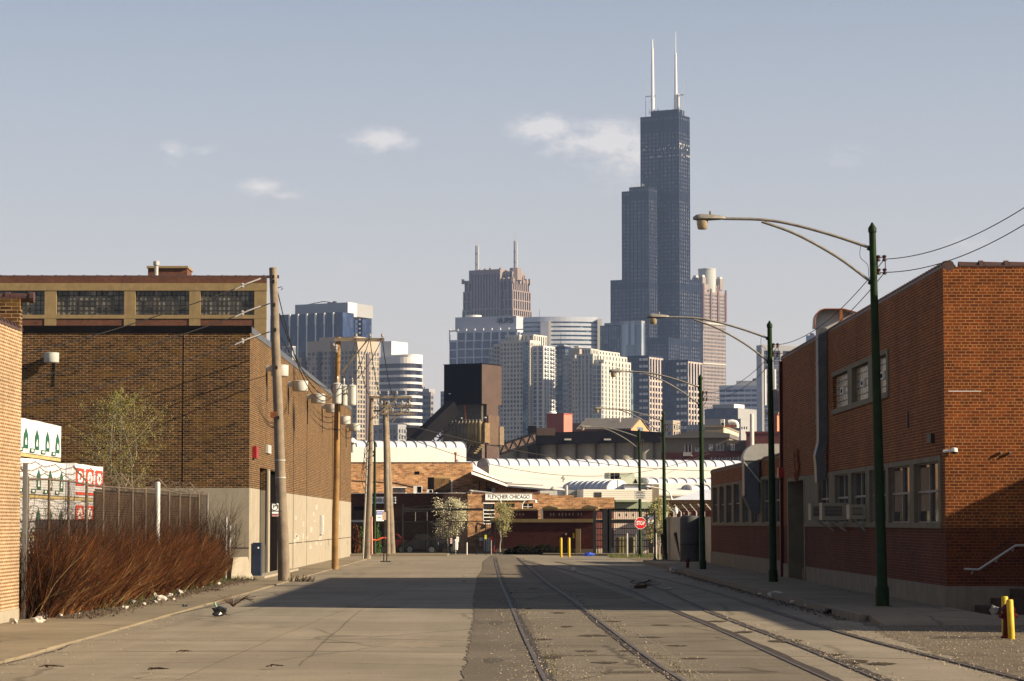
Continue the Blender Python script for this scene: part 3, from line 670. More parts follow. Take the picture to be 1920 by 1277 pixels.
# air conditioners
def ac(label,px0,px1,py0,py1,dep,group='window air conditioners on the workshop'):
    a=yof(px1)+65; b=a+.7; z1=EYE+(980-py0)*a/F; z0=EYE+(980-py1)*a/F
    t=thing('air_conditioner',label,'air conditioner',(RX,a,z0),0,group)
    ww=b-a; hh=z1-z0; BE=pm('ac_beige',(.30,.26,.19),rough=.5,var=.12,streak=.3)
    MB().box(-dep,.2,0,ww,0,hh).build('casing',BE,t)
    gr=MB(); gr.box(-dep+.08,-dep*.25,-.012,.01,.12,hh-.1)
    gr.build('grille',SIGNK,t)
    sl=MB()
    for k in range(7): zz=.15+k*(hh-.28)/6; sl.box(-dep+.07,-dep*.24,-.02,-.013,zz-.008,zz+.008)
    sl.build('louvre',BE,t)
    br=MB(); br.bar((-dep*.7,ww*.3,0),(-.03,ww*.3,-.35),.04); br.bar((-dep*.7,ww*.7,0),(-.03,ww*.7,-.35),.04); br.build('bracket',METAL,t)
ac('largest beige air conditioner, middle one of the three on the workshop wall',0,1590,943,975,.82)
ac('beige air conditioner half hidden behind the largest one, toward the doorway',0,1566,944,975,.80)
ac('small beige air conditioner with a pale edge, nearest the green pole on the workshop wall',0,1625,946,973,.52)
# ---------------------------------------------------------------- street furniture, right side
def lamp(label,loc,sign=1,lean=-.018,scale=1,group='green street lamps with curved twin-pipe arms'):
    t=thing('street_lamp',label,'street lamp',loc,0,group); t.rotation_euler=(0,lean,0); t.scale=(scale,)*3
    MB().lathe([(.17,0),(.17,.5),(.135,.55),(.115,4.5),(.085,9.2),(.085,9.30),(.105,9.32),(.105,9.42),(.05,9.5),(.02,9.56)],16).build('pole',GREEN,t,smooth=True)
    MB().box(-.2,.2,-.2,.2,0,.06).build('base_plate',GREEN,t)
    a=smooth_path([(-.08,0,8.93),(-1.0,0,9.26),(-2.0,0,9.55),(-2.75,0,9.68),(-3.7,0,9.72)],5)
    b=smooth_path([(-.1,0,8.1),(-.9,0,8.72),(-1.9,0,9.30),(-2.75,0,9.63)],5)
    MB().tube(a,.038,8).build('arm',LAMPM,t,smooth=True); MB().tube(b,.036,8).build('brace',LAMPM,t,smooth=True)
    MB().cyl((0,0,8.88),(-.13,0,8.93),.06,.06,8).build('arm_clamp',GREEN,t); MB().cyl((0,0,8.03),(-.13,0,8.08),.06,.06,8).build('arm_clamp',GREEN,t)
    MB().tube(smooth_path([(-.3,0,8.98),(-.32,.0,8.7),(-.14,0,8.5),(-.12,0,8.2)],4),.008,4).build('hanging_wire',WIRE,t)
    # cobra head
    h=MB(); sec=[(-3.66,.05,.06,.05),(-3.72,.10,.075,.06),(-4.0,.15,.11,.09),(-4.25,.19,.13,.10),(-4.38,.15,.11,.07),(-4.46,.04,.05,.03)]
    vs=[];n=12
    for x,wd,hu,hd in sec:
        for k in range(n):
            q=2*math.pi*k/n; s=math.sin(q); vs.append((x,wd*math.cos(q),9.72-.0+(hu*s if s>0 else hd*.45*s)))
    fs=[(i*n+k,i*n+(k+1)%n,(i+1)*n+(k+1)%n,(i+1)*n+k) for i in range(len(sec)-1) for k in range(n)]+[tuple(range(n)),tuple(5*n+k for k in range(n-1,-1,-1))]
    h.add(vs,fs); hd=h.build('lamp_head',LAMPM,t,smooth=True)
    MB().lathe([(.14,-.04),(.145,-.07),(.12,-.24),(.10,-.26),(.02,-.265)],16,(-4.23,0,9.72)).build('refractor',LAMPG,hd,smooth=True)
    MB().lathe([(.03,.0),(.035,.03),(.03,.09),(.01,.1)],8,(-4.02,0,9.82)).build('photocell',LAMPM,hd)
    # insulator bracket
    i=MB(); i.bar((.10,0,8.7),(.10,0,8.25),.03); i.bar((.3,0,8.72),(.3,0,8.28),.02); i.bar((.08,0,8.68),(.32,0,8.68),.02); i.bar((.08,0,8.3),(.32,0,8.3),.02)
    for z in (8.33,8.66):
        for x in(.13,.28): i.lathe([(.02,-.08),(.06,-.06),(.035,0),(.06,.06),(.02,.08)],8,(x,0,z))
    i.build('insulator_rack',pm('insulator_maroon',(.05,.02,.025),rough=.35) if 'insulator_maroon' not in bpy.data.materials else bpy.data.materials['insulator_maroon'],t)
    return t
L1=lamp('nearest green street lamp, its curved arm reaching out beside the tallest tower',(X(1655,66,1146),66,0.1))
def lpos(px,Y,pytop,base): 
    return (X(px,Y,base),Y,.05),(Z(pytop,Y,px))/9.56
for px,Y,pt,bs,lb in ((1450,93,604,1098,'second green street lamp from the front, in front of the brick workshop'),(1318,118,704,1073,'third green street lamp from the front, at the far end of the low wing'),(1247,149,772,1053,'fourth green street lamp, between the stop sign and the corrugated fence'),(1201,169,805,1045,'farthest right-hand green lamp pole, the one carrying the stop sign')):
    loc,s_=lpos(px,Y,pt,bs); dup(L1,loc,lb,scale=s_); 
    bpy.context.view_layer.update()
lamps=[o for o in COL.objects if o.name.startswith('street_lamp')]
for o in lamps[1:]: o.rotation_euler=(0,-.008,0)
# a green pole at the far left, seen between the wooden poles
g=dup(L1,(X(702,178,1035),178,0),'green street lamp pole standing behind the far wooden poles on the left',scale=Z(827,178,700)/9.56); g.rotation_euler=(0,0,math.pi); g['label']='green lamp pole behind the far wooden poles, with a blue and white sign'
for ch in list(g.children):
    if ch.name.split('.')[0] in('arm','brace','lamp_head','arm_clamp','hanging_wire'):
        for c2 in list(ch.children): bpy.data.objects.remove(c2)
        bpy.data.objects.remove(ch)
# ---------------------------------------------------------------- text helper
def text(name,s,size,mat,parent,loc,rot=(math.pi/2,0,0),ext=.004,align='CENTER',sx=1,bold=0):
    cu=bpy.data.curves.new('t','FONT'); cu.body=s; cu.size=size; cu.extrude=ext; cu.align_x=align; cu.align_y='CENTER'; cu.offset=bold
    o=bpy.data.objects.new('t',cu); COL.objects.link(o); bpy.context.view_layer.update()
    me=bpy.data.meshes.new_from_object(o.evaluated_get(bpy.context.evaluated_depsgraph_get())); bpy.data.objects.remove(o)
    me.materials.clear(); me.materials.append(mat); n=bpy.data.objects.new(name,me); COL.objects.link(n); n.parent=parent; n.location=loc; n.rotation_euler=rot; n.scale=(sx,1,1)
    return n
def smallprint(n,size,mat,parent,loc):
    # a line of print too small to read in the photograph: short uneven strokes
    m=MB(); r=random.Random(n*7+int(size*100)); x=-n*size*.3
    while x<n*size*.3: w_=size*r.uniform(.12,.34); m.box(x,x+w_,-.001,.001,-size*.32*r.uniform(.6,1),size*.32*r.uniform(.7,1)); x+=w_+size*.14
    o=m.build('small_print',mat,parent,loc=loc); o['kind']='stuff'
# stop sign on far pole
yS=168.4; c=P(1201,981,yS)
t=thing('stop_sign','red octagonal stop sign fixed to the far green lamp pole','sign',(c.x,yS,c.z),R(10)); r_=.40
oc=lambda r,o=math.pi/8:[(r*math.cos(o+k*math.pi/4),r*math.sin(o+k*math.pi/4)) for k in range(8)]
MB().prism(oc(r_),'xz',-.012,.012).build('border',SIGNW,t); MB().prism(oc(r_*.93),'xz',-.016,-.0125).build('panel',SIGNR,t)
text('lettering','STOP',.34,SIGNW,t,(0,-.020,0),sx=.66,bold=.008)
MB().bar((0,.02,-.3),(0,.02,.3),.05).build('bracket',METAL,t)
def sign(name,label,px,py,Y,wpx,hpx,base,draw=None,cat='sign'):
    c=P(px,py,Y); t=thing(name,label,cat,(c.x,Y,c.z)); w=wpx*Y/F;h=hpx*Y/F
    MB().box(-w/2,w/2,-.012,.012,-h/2,h/2).build('panel',base,t)
    if draw: draw(t,w,h)
    t.rotation_euler.z=R(14)
    return t
def d1(t,w,h):
    f=MB(); f.box(-w/2+.02,w/2-.02,-.014,-.0125,h/2-.04,h/2-.025); f.box(-w/2+.02,w/2-.02,-.014,-.0125,-h/2+.025,-h/2+.04); f.box(-w*.40,w*.40,-.0145,-.013,-h*.14,h*.16)
    f.build('printed_band',SIGNK,t)
    smallprint(6,h*.24,SIGNK,t,(0,-.016,h*.32)); smallprint(10,h*.2,SIGNW,t,(0,-.018,h*.01)); smallprint(8,h*.2,SIGNK,t,(0,-.016,-h*.3))
sign('notice_sign','white notice sign with black printed band above the stop sign',1200,928,168.6,22,15,METAL_P,d1)
def d2(t,w,h):
    MB().box(-w/2+.01,w/2,-.016,-.0125,h*.1,h*.42).build('blue_band',BLUEB,t); smallprint(7,h*.16,SIGNW,t,(0,-.019,h*.26)); smallprint(2,h*.22,SIGNK,t,(-w*.12,-.015,-h*.15))
sign('bus_stop_sign','blue and white bus stop sign on the green pole at the far left',713,967,177.6,15,20,SIGNW,d2)
def d3(t,w,h):
    MB().box(-w/2+.01,w/2-.01,-.016,-.0125,h*.15,h*.42).build('blue_band',BLUEB,t); smallprint(3,h*.2,SIGNW,t,(0,-.019,h*.28)); smallprint(3,h*.2,SIGNR,t,(0,-.019,0)); smallprint(4,h*.18,SIGNK,t,(0,-.019,-h*.25))
sign('street_sign','small blue and white sign right of the stop sign, in front of the gate',1220,975,171,11,16,SIGNW,d3)
def post(name,label,px,py,Y,pyt,r,mat,cat='post',group=None,lean=0,capm=None):
    b=P(px,py,Y); t=thing(name,label,cat,(b.x,Y,0),0,group); h=Z(pyt,Y,px)
    MB().lathe([(r,0),(r,h-.03),(r*.6,h)],10).build('shaft',mat,t); t.rotation_euler=(0,lean,0); return t
q=post('sign_post','thin black post holding the small blue and white sign',1214,1045,171,972,.03,BLACK)
q=post('sign_post','black round post with flared foot left of the fourth green lamp',1228,1055,147,957,.055,BLACK); MB().lathe([(.16,0),(.16,.05),(.06,.3)],10).build('foot',BLACK,q)
q=post('sign_post','pale grey post standing left of the stop sign pole',1176,1046,168,1000,.055,METAL_P)
q=post('sign_post','second pale grey post, just left of the stop sign pole',1193,1045,169,1001,.05,METAL_P)
q=post('sign_post','slim white post right behind the dark flared post',1230,1050,152,1000,.045,METAL_P)
for px,lb in((1052,'left one of the two yellow bollards in front of the maroon wall'),(1067,'right one of the two yellow bollards in front of the maroon wall')):
    b=G(px,1045); t=thing('bollard',lb,'bollard',(X(px,171),171,0),0,'yellow bollards by the maroon wall'); MB().lathe([(.08,0),(.08,1.15),(.06,1.21),(.02,1.23)],14).build('post',YEL,t,smooth=True)
    t.scale=(1,1,Z(1008,171,px)/1.23)
for px,a,bb,lb,ln in ((1882,51.4,1118,'yellow steel guard post behind the left side of the red hydrant',0),(1891,50.4,1124,'yellow steel guard post in front of the red hydrant, leaning slightly left',-.035)):
    t=thing('bollard',lb,'bollard',(X(px+(3 if ln else 0),a),a,0),0,'yellow hydrant guards'); h=Z(bb,a,px); MB().lathe([(.065,0),(.065,h-.02),(.05,h)],14).build('post',YEL,t,smooth=True); t.rotation_euler=(0,ln,0)
def hydrant(label,loc,s=1,rz=0):
    t=thing('fire_hydrant',label,'fire hydrant',loc,rz,'fire hydrants'); t.scale=(s,)*3
    MB().lathe([(.17,0),(.17,.05),(.12,.06),(.11,.42),(.15,.44),(.15,.47),(.12,.49),(.13,.56),(.13,.60)],18).build('barrel',REDD,t,smooth=True)
    MB().lathe([(.16,.60),(.16,.63),(.14,.68),(.09,.74),(.04,.76),(.04,.80),(.02,.805)],18).build('bonnet',REDD,t,smooth=True)
    MB().cyl((0,0,.52),(0,-.24,.52),.075,.075,14).build('pumper_nozzle',REDD,t); 
    for s_ in(-1,1): MB().cyl((0,0,.50),(s_*.21,0,.50),.05,.05,12).build('hose_nozzle',REDD,t)
    return t
hydrant('dark red hydrant between two yellow guard posts at the right edge',(X(1888,50.9),50.9,0),.87,.3)
t=dup([o for o in COL.objects if o.name=='fire_hydrant'][0],(X(1289,122),122,.13),'small dark red hydrant by the far right kerb, next to the third lamp',scale=.6)
t=thing('plastic_bag','clear crumpled plastic bag caught on the left of the red hydrant','bag',(X(1862,51),51,Z(1144,51,1862)))
def crumple(seed,r,sx=1,sy=1,sz=1,n=2):
    b=bmesh.new(); bmesh.ops.create_icosphere(b,subdivisions=n,radius=r); q=random.Random(seed)
    for v in b.verts: v.co=Vector((v.co.x*sx,v.co.y*sy,v.co.z*sz))*q.uniform(.6,1.25)
    m=MB(); b.verts.ensure_lookup_table(); m.add([v.co.copy() for v in b.verts],[[v.index for v in f.verts] for f in b.faces]); b.free(); return m
BAG=pm('plastic_bag',(.15,.15,.15),rough=.3,var=.3,scale=8,spec=.6)
crumple(3,.10,.8,.5,1).build('film',BAG,t)
# ---------------------------------------------------------------- wooden poles, left side
def wpole(label,px,py,Y,pxt,pyt,r0,r1,mat,name='utility_pole',group='wooden utility poles along the left pavement'):
    b=Vector((X(px,Y,py),Y,0)); tp=P(pxt,pyt,Y)-b
    t=thing(name,label,'utility pole',b,0,group)
    n=9; pts=[tp*(i/(n-1))+Vector((rnd.uniform(-.012,.012),0,0)) for i in range(n)]
    MB().tube(pts,[r0+(r1-r0)*(i/(n-1)) for i in range(n)],16).build('shaft',mat,t,smooth=True); return t,b,tp
A_,Ab,At=wpole('thick leaning grey wooden pole with a small parking sign strapped to it',533,1090,100,512,502,.225,.145,WOOD)
for f in(.33,.385): 
    p=At*f; MB().lathe([(.205,-.02),(.207,0),(.205,.02)],18,p).build('steel_band',METAL_P,A_)
for i,f in enumerate((.97,.88,.80,.68,.52,.955)):
    p=At*f; MB().box(p.x-.03,p.x+.05,p.y-.24,p.y-.1,p.z-.06,p.z+.06).build('bolt',BLACK,A_)
p=At*.53; MB().box(p.x-.28,p.x-.05,-.2,0,p.z-.12,p.z+.1).build('bracket',RUST,A_)
p=At*.935; MB().tube([(p.x+.15,0,p.z),(p.x+.28,0,p.z+.05),(p.x+.33,0,p.z-.02),(p.x+.27,0,p.z-.07)],.015,5).build('hook',BLACK,A_)
def d4(t,w,h):
    MB().box(-w/2+.01,w/2-.01,-.016,-.0125,-h/2+.01,-h*.36).build('red_band',pm('faded_red',(.40,.12,.13)),t)
    MB().tube([(-w*.12+.13*math.cos(k/16*6.283),-.016,h*.24+.13*math.sin(k/16*6.283)) for k in range(17)],.014,4).build('prohibition_ring',SIGNK,t)
    text('lettering','P',.2,SIGNK,t,(-w*.12,-.017,h*.24)); smallprint(10,.075,SIGNK,t,(0,-.017,-.05)); smallprint(7,.075,SIGNK,t,(0,-.017,-.16)); 
    MB().bar((w*.2,-.016,h*.33),(w*.42,-.016,h*.33),.03).build('arrow',SIGNK,t)
sign('parking_sign','white no parking sign with a red foot strip, strapped to the leaning wooden pole',516,956,99.7,12,24,SIGNW,d4)
B_,Bb,Bt=wpole('yellowish wooden pole with three grey transformers and a one-sided crossarm',628,1067,126,634,634,.165,.12,WOOD_Y)
s=126/F
def bx(px,py): v=P(px,py,126)-Bb; return v.x,v.z
x0,z0=bx(631,635); x1,z1=bx(721,636)
MB().box(x0-.1,x1,-.2,-.08,z0-.14,z0+.02).build('crossarm',WOOD,B_)
xa,za=bx(640,700); xb,zb=bx(690,637); MB().bar((xa,-.05,za),(xb,-.12,zb),.06).build('arm_brace',WOOD,B_)
TR=[]
for px,py0,py1,dy,lb in ((633,720,758,-.42,'front one of the three grey transformers on the yellowish pole'),(660,723,760,-.1,'right-hand grey transformer hanging off the yellowish pole'),(643,722,760,.45,'rear grey transformer hidden behind the front one on the yellowish pole')):
    xx,zt=bx(px,py0); _,zb=bx(px,py1); h=zt-zb
    t=thing('transformer',lb,'transformer',(Bb.x+xx,126+dy,zb),0,'grey pole transformers')
    MB().lathe([(.18,0),(.205,.03),(.21,.08),(.21,h-.06),(.225,h-.05),(.225,h-.02),(.15,h+.03),(.02,h+.05)],20).build('tank',TRANS,t,smooth=True)
    MB().lathe([(.05,h),(.06,h+.04),(.035,h+.1),(.06,h+.14),(.035,h+.2),(.05,h+.24),(.02,h+.34),(.01,h+.36)],10,(.02,0,0)).build('bushing',PORC,t)
    MB().tube([(-.21,.05,h*.5),(-.26,.0,h*.7),(-.2,0,h*.9)],.02,5).build('secondary_lug',BLACK,t)
    MB().bar((-xx*0+(.2 if px<650 else -.2),0,h*.6),((.2 if px<650 else -.2)+(-.1 if px<650 else -.35),-dy*.7,h*.6),.06).build('hanger',METAL,t)
# cutouts and insulators on pole B
m=MB(); xx,zz=bx(622,648); 
for k in range(3): m.lathe([(.05,-.18),(.08,-.12),(.05,-.05),(.08,0),(.05,.07),(.08,.12),(.03,.2)],8,(xx-.05+.14*k,-.1*k,zz-.08*k))
m.build('fuse_cutout',PORC,B_); MB().bar((xx+.2,0,zz+.02),(0.1,0,zz+.02),.05).build('cutout_arm',METAL_P,B_)
for px in (668,694,717):
    xx,zz=bx(px,634); MB().lathe([(.02,0),(.03,.05),(.07,.08),(.05,.13),(.065,.16),(.02,.21)],8,(xx,-.14,zz)).build('pin_insulator',PORC,B_)
MB().lathe([(.13,0),(.14,.05),(.13,.08)],10,(Bt.x,0,Bt.z-.04)).build('pole_cap',WOOD_Y,B_)
MB().lathe([(.168,0),(.172,.03),(.168,.06)],16,Bt*.60).build('steel_band',BLACK,B_)
MB().tube([Bt*f+Vector((.06,-.15,0)) for f in (.56,.6,.7,.78)],.02,5).build('down_cable',WIRE,B_)
C_,Cb,Ct=wpole('wooden pole with a grey conduit and cable coils, third from the front on the left',689,1048,162,697,743,.21,.13,WOOD)
def cross(o,b,Y,px0,px1,py,w=.13,nm='crossarm',dy=-.2,n=4):
    v0=P(px0,py,Y)-b; v1=P(px1,py,Y)-b; MB().box(v0.x,v1.x,dy,dy+w,v0.z-w/2,v0.z+w/2).build(nm,WOOD,o)
    for k in range(n):
        f=(k+.3)/n; xx=v0.x+(v1.x-v0.x)*f; MB().lathe([(.025,0),(.03,.12),(.09,.16),(.06,.22),(.08,.27),(.02,.34)],8,(xx,dy+.06,v0.z+.05)).build('pin_insulator',PORC,o)
cross(C_,Cb,162,690,772,745,n=5)
v=P(720,772,162)-Cb; MB().bar((Ct.x*.9,-.15,v.z-.5),(P(740,747,162)-Cb).xyz.to_tuple() if 0 else ((P(745,748,162)-Cb).x,-.15,(P(745,748,162)-Cb).z),.07).build('arm_brace',WOOD,C_)
MB().tube([Vector((-.26,-.12,0)),Ct*.35+Vector((-.2,-.1,0)),Ct*.72+Vector((-.16,-.1,0))],.06,8).build('conduit',METAL_P,C_)
MB().tube([Vector((.28,-.1,.3)),Ct*.22+Vector((.2,-.1,0)),Ct*.26+Vector((.2,-.1,0))],.05,8).build('pink_marker',pm('pink_marker',(.6,.25,.2)),C_)
m=MB()
for k in range(5):
    p=Ct*(.58+.05*k); m.tube(smooth_path([p+Vector((.1,-.2,0)),p+Vector((-.5+.1*k,-.25,-.4)),p+Vector((-.4,-.25,-1.3)),p+Vector((-.1,-.2,-1.9))],4),.022,4)
m.build('cable_coils',WIRE,C_)
D_,Db,Dt=wpole('straight far wooden pole, left one of the close pair at the corner',727,1040,181,722,752,.21,.16,WOOD)
E_,Eb,Et=wpole('leaning far wooden pole, right one of the close pair at the corner',735,1039,182,723,757,.25,.16,WOOD)
cross(D_,Db,181,712,776,762,n=5); cross(D_,Db,181,716,778,776,n=4); cross(E_,Eb,182,700,742,770,dy=.1,n=3)
for a,b_ in(((735,792),(758,764)),((728,788),(772,764)),((742,780),(770,748))):
    p=P(*a,181)-Db;q=P(*b_,181)-Db; MB().bar((p.x,-.1,p.z),(q.x,-.12,q.z),.07).build('arm_brace',WOOD,D_)
# black double post and orange hose
t=thing('sign_post','black double sign post with bolted foot on the far left pavement','post',(X(722,150),150,0))
MB().bar((-.07,0,0),(-.03,0,Z(958,150,722)),.06).build('shaft',BLACK,t); MB().bar((.1,0,0),(.12,0,Z(958,150,722)),.06).build('shaft',BLACK,t); MB().box(-.25,.32,-.15,.15,0,.06).build('foot',BLACK,t); MB().box(-.16,.06,-.05,-.035,Z(975,150,722),Z(960,150,722)).build('tag',pm('tan_tag',(.5,.38,.28)),t)
# ---------------------------------------------------------------- wires
def wire(name,label,p0,p1,sag,r=.014,n=16,mat=None,group=None):
    p0=Vector(p0);p1=Vector(p1); pts=[p0.lerp(p1,i/n)-Vector((0,0,sag*4*(i/n)*(1-i/n))) for i in range(n+1)]
    o=MB().tube(pts,r,5,cap=False).build(name,mat or WIRE,smooth=True); tag(o,label,'wire',group); return o
gA='service wires to the leaning pole'
for (py0,px1,py1,lb) in ((517,-90,697,'topmost black wire running from the leaning pole down to the left across the warehouse'),(569,-90,744,'second black wire from the top of the leaning pole, crossing the brown brick wall'),(622,-90,790,'third black wire from the leaning pole, passing lowest across the brown wall')):
    a=P(506,py0,99.9); b=P(px1,py1,96); o=wire('power_line',lb,a,b,.25,.022,group=gA)
    g0=a.lerp(b,.03); g1=a.lerp(b,.115); MB().tube([g0,g0.lerp(g1,.5)+Vector((0,-.05,-.04)),g1+Vector((0,0,-.12))],.03,5).build('dead_end_grip',PORC,o)
    gi=a.lerp(b,.09)+Vector((0,0,-.06)); MB().lathe([(.03,-.1),(.07,-.05),(.04,0),(.07,.05),(.03,.1)],8,gi).build('strain_insulator',PORC,o)
a=P(500,704,100.5); wire('power_line','thin black cable from the leaning pole across the lower brown wall',a,P(296,757,101),.05,.012)
for i,(p0,p1,s_,lb) in enumerate((((519,540),(668,633),3.6,'upper slack wire between the leaning pole and the crossarm of the transformer pole'),((524,588),(694,633),3.0,'middle slack wire between the leaning pole and the transformer pole'),((527,633),(717,633),2.2,'lower slack wire between the leaning pole and the tip of the transformer crossarm'))):
    wire('power_line',lb,P(*p0,100),P(*p1,125.9),s_,.02,group='slack wires between the first two wooden poles')
for i,(p0,p1,lb) in enumerate((((668,637),(702,741),'left drop wire from the transformer crossarm to the third pole'),((694,637),(720,741),'middle drop wire from the transformer crossarm to the third pole'),((717,637),(745,741),'right drop wire from the crossarm tip to the third pole'))):
    wire('power_line',lb,P(*p0,126),P(*p1,161.9),1.0,.022,group='drop wires to the third pole')
for k,(p0,p1) in enumerate((((705,741),(722,757)),((740,741),(745,757)),((765,741),(770,757)))):
    wire('power_line',['first','second','third'][k]+' short wire from the left between the third pole and the far pole pair',P(*p0,162),P(*p1,181),.5,.025)
wire('power_line','thin wire from the far poles sweeping right over the white roofs',P(740,790,181),P(1470,880,200),1.2,.022,30)
wire('power_line','lower thin wire from the far poles over the white roofs to the right',P(738,810,181),P(1330,850,240),2.5,.022,30)
m_=[('street_lamp',0)]
yl=[66,93,118,149,169]; scl=[1]+[ (Z(pt,Y,px))/9.56 for px,Y,pt in((1450,93,604),(1318,118,704),(1247,149,772),(1201,169,805))]
lx=[o.location.x for o in lamps[:5]]
for k,dz in enumerate((8.66,8.33)):
    nm=['upper','lower'][k]
    tops=[Vector((lx[i]+.28*scl[i]-.018*dz*(i==0),yl[i],dz*scl[i]+.08)) for i in range(5)]
    e=P(1935,[380,412][k],52); wire('power_line',nm+' wire rising from the nearest lamp out of the frame to the right',tops[0],e,.25,.011)
    for i in range(3): wire('power_line',nm+' thin wire between the '+['first and second','second and third','third and fourth'][i]+' green lamps',tops[i],tops[i+1],.45,.011)
# no overhead wires over the foreground; their thin shadow is a dark strip on the road
# ---------------------------------------------------------------- weeds, fence, lumber, litter on the left
def thicket(name,label,n,gen,mat,hmin,hmax,lean,rad=.009,br=3,seed=1):
    r=random.Random(seed); m=MB(); V=m.v;Fc=m.f
    def ribbon(p,d,l,w,seg=4,droop=.15):
        pts=[p.copy()]; dd=d.copy()
        for i in range(seg):
            dd=(dd+Vector((r.gauss(0,.12),r.gauss(0,.12),r.gauss(0,.08)-droop*i/seg*.3))).normalized(); pts.append(pts[-1]+dd*l/seg)
        o=len(V)
        for i,q in enumerate(pts):
            ww=w*(1-.75*i/seg)
            V.append((q.x-ww,q.y,q.z));V.append((q.x+ww,q.y+ww*.5,q.z)); V.append((q.x,q.y-ww,q.z+ww))
        for i in range(seg):
            for k in range(3): a=o+i*3+k; b=o+i*3+(k+1)%3; Fc.append((a,b,b+3,a+3))
        return pts
    for i in range(n):
        x,y,hs=gen(r); h=r.uniform(hmin,hmax)*hs
        h*=.86+.14*math.sin(y*2.3)+.08*math.sin(y*5.1+1)
        d=Vector((lean[0]+r.gauss(0,.30),lean[1]+r.gauss(0,.33),1)).normalized()
        pts=ribbon(Vector((x,y,0)),d,h,rad*r.uniform(.7,1.4))
        for b in range(br):
            q=pts[r.choice((1,2,3))]; d2=(d+Vector((r.gauss(.15,.4),r.gauss(0,.4),r.uniform(-.1,.4)))).normalized(); ribbon(q,d2,h*r.uniform(.25,.5),rad*.55,3)
    o=m.build(name,mat,recalc=False); tag(o,label,'brush',kind='stuff'); return o
WEED=pm('dry_stem',(.036,.013,.006),spec=.05,var=.5,scale=.9,island=.8,rough=.9,c2=(.105,.040,.014))
WEEDD=pm('dark_stem',(.022,.011,.007),spec=.05,var=.4,island=.6)
GRASS=pm('weed_green',(.040,.042,.008),var=.4,island=.5)
def gw(r):
    y=60.4+r.random()**1.15*39.5; e=-9.85-.15*math.sin(y*.7)-(.7*(y-92)/9 if y>92 else 0)-(.45*(66-y)/6 if y<66 else 0); x=r.uniform(-11.0,e); return x,y,(1-.35*max(0,(x+9.9)/.7)**1.0 if x>-9.9 else 1)*(1.0-.55*(y>88)*(y-88)/12)
thicket('dry_brush','dense reddish brown dry weeds leaning right in front of the chain link fence',5600,gw,WEED,.9,2.3,(.42,.25),rad=.009,br=5)
thicket('dry_brush','scattered paler broken stalks and seed heads among the brown weeds',420,gw,pm('pale_stalk',(.17,.115,.05),island=.5,spec=.05),.7,2.0,(.6,.2),rad=.009,br=3,seed=31)
thicket('dry_brush','blackish undergrowth inside the brown weeds',2600,gw,WEEDD,.8,2.2,(.25,.1),rad=.011,br=4,seed=32)
thicket('dry_brush','darker thin brush rising behind the reddish weeds along the fence',900,lambda r:(r.uniform(-12,-10.6),60.6+40*r.random(),1),WEEDD,2.0,3.1,(.15,.1),rad=.008,br=5,seed=5)
thicket('dry_brush','tangle of bare twigs against the pale concrete at the end of the fence',70,lambda r:(r.uniform(-11.0,-10.35),99+4*r.random(),1),WEEDD,2.2,3.6,(.12,.0),rad=.008,br=9,seed=8)
thicket('green_weeds','low green weeds sprouting at the foot of the brown brush',420,lambda r:(-9.9+r.gauss(0,.3),66+36*r.random(),1),GRASS,.08,.35,(.2,0),rad=.012,br=2,seed=3)
thicket('green_weeds','green grass tufts at the foot of the far right corner posts',700,lambda r:(r.uniform(7.2,11),r.uniform(166,175),1),pm('grass_bright',(.09,.10,.025),island=.4),.08,.26,(.1,0),rad=.02,br=1,seed=4)
thicket('green_weeds','sparse weeds in the joint at the foot of the leaning wooden pole',60,lambda r:(Ab.x+r.uniform(.2,1.1),99.8+r.gauss(0,.15),1),WEEDD,.1,.35,(.3,0),rad=.01,br=3,seed=14)
thicket('green_weeds','weeds at the foot of the pale barrier and blue bin',110,lambda r:(r.uniform(-10.6,-9.2),102.1+r.gauss(0,.1),1),GRASS,.05,.22,(.1,0),rad=.01,br=3,seed=15)
thicket('track_weeds','small dark weeds growing in the groove of the first rail',260,lambda r:(lambda p:(p.x+.12+abs(r.gauss(0,.12)),p.y,1))(tracks[0][int(r.random()**1.0*len(tracks[0])*.95)]),GRASS,.02,.08,(.2,0),rad=.008,br=2,seed=21)
thicket('track_weeds','small weeds growing beside the second rail',200,lambda r:(lambda p:(p.x+.14+abs(r.gauss(0,.1)),p.y,1))(tracks[1][int(r.random()**1.0*len(tracks[1])*.95)]),GRASS,.02,.08,(.2,0),rad=.008,br=2,seed=22)
# leaves and dirt under the brush
DARKD=pm('leaf_litter',(.06,.04,.025),var=.5,scale=6,island=.5)
stones('leaf_litter','dark leaf litter spilling from under the brown weeds',lambda r:(-9.6+r.gauss(0,.28),60.5+r.random()**1.1*42,.036),5000,.02,.07,DARKD)
stones('leaf_litter','dark leaves and dirt in the gutter of the right kerb',lambda r:(7.95-abs(r.gauss(0,.18)),60+r.random()*60,.012),1500,.02,.06,DARKD)
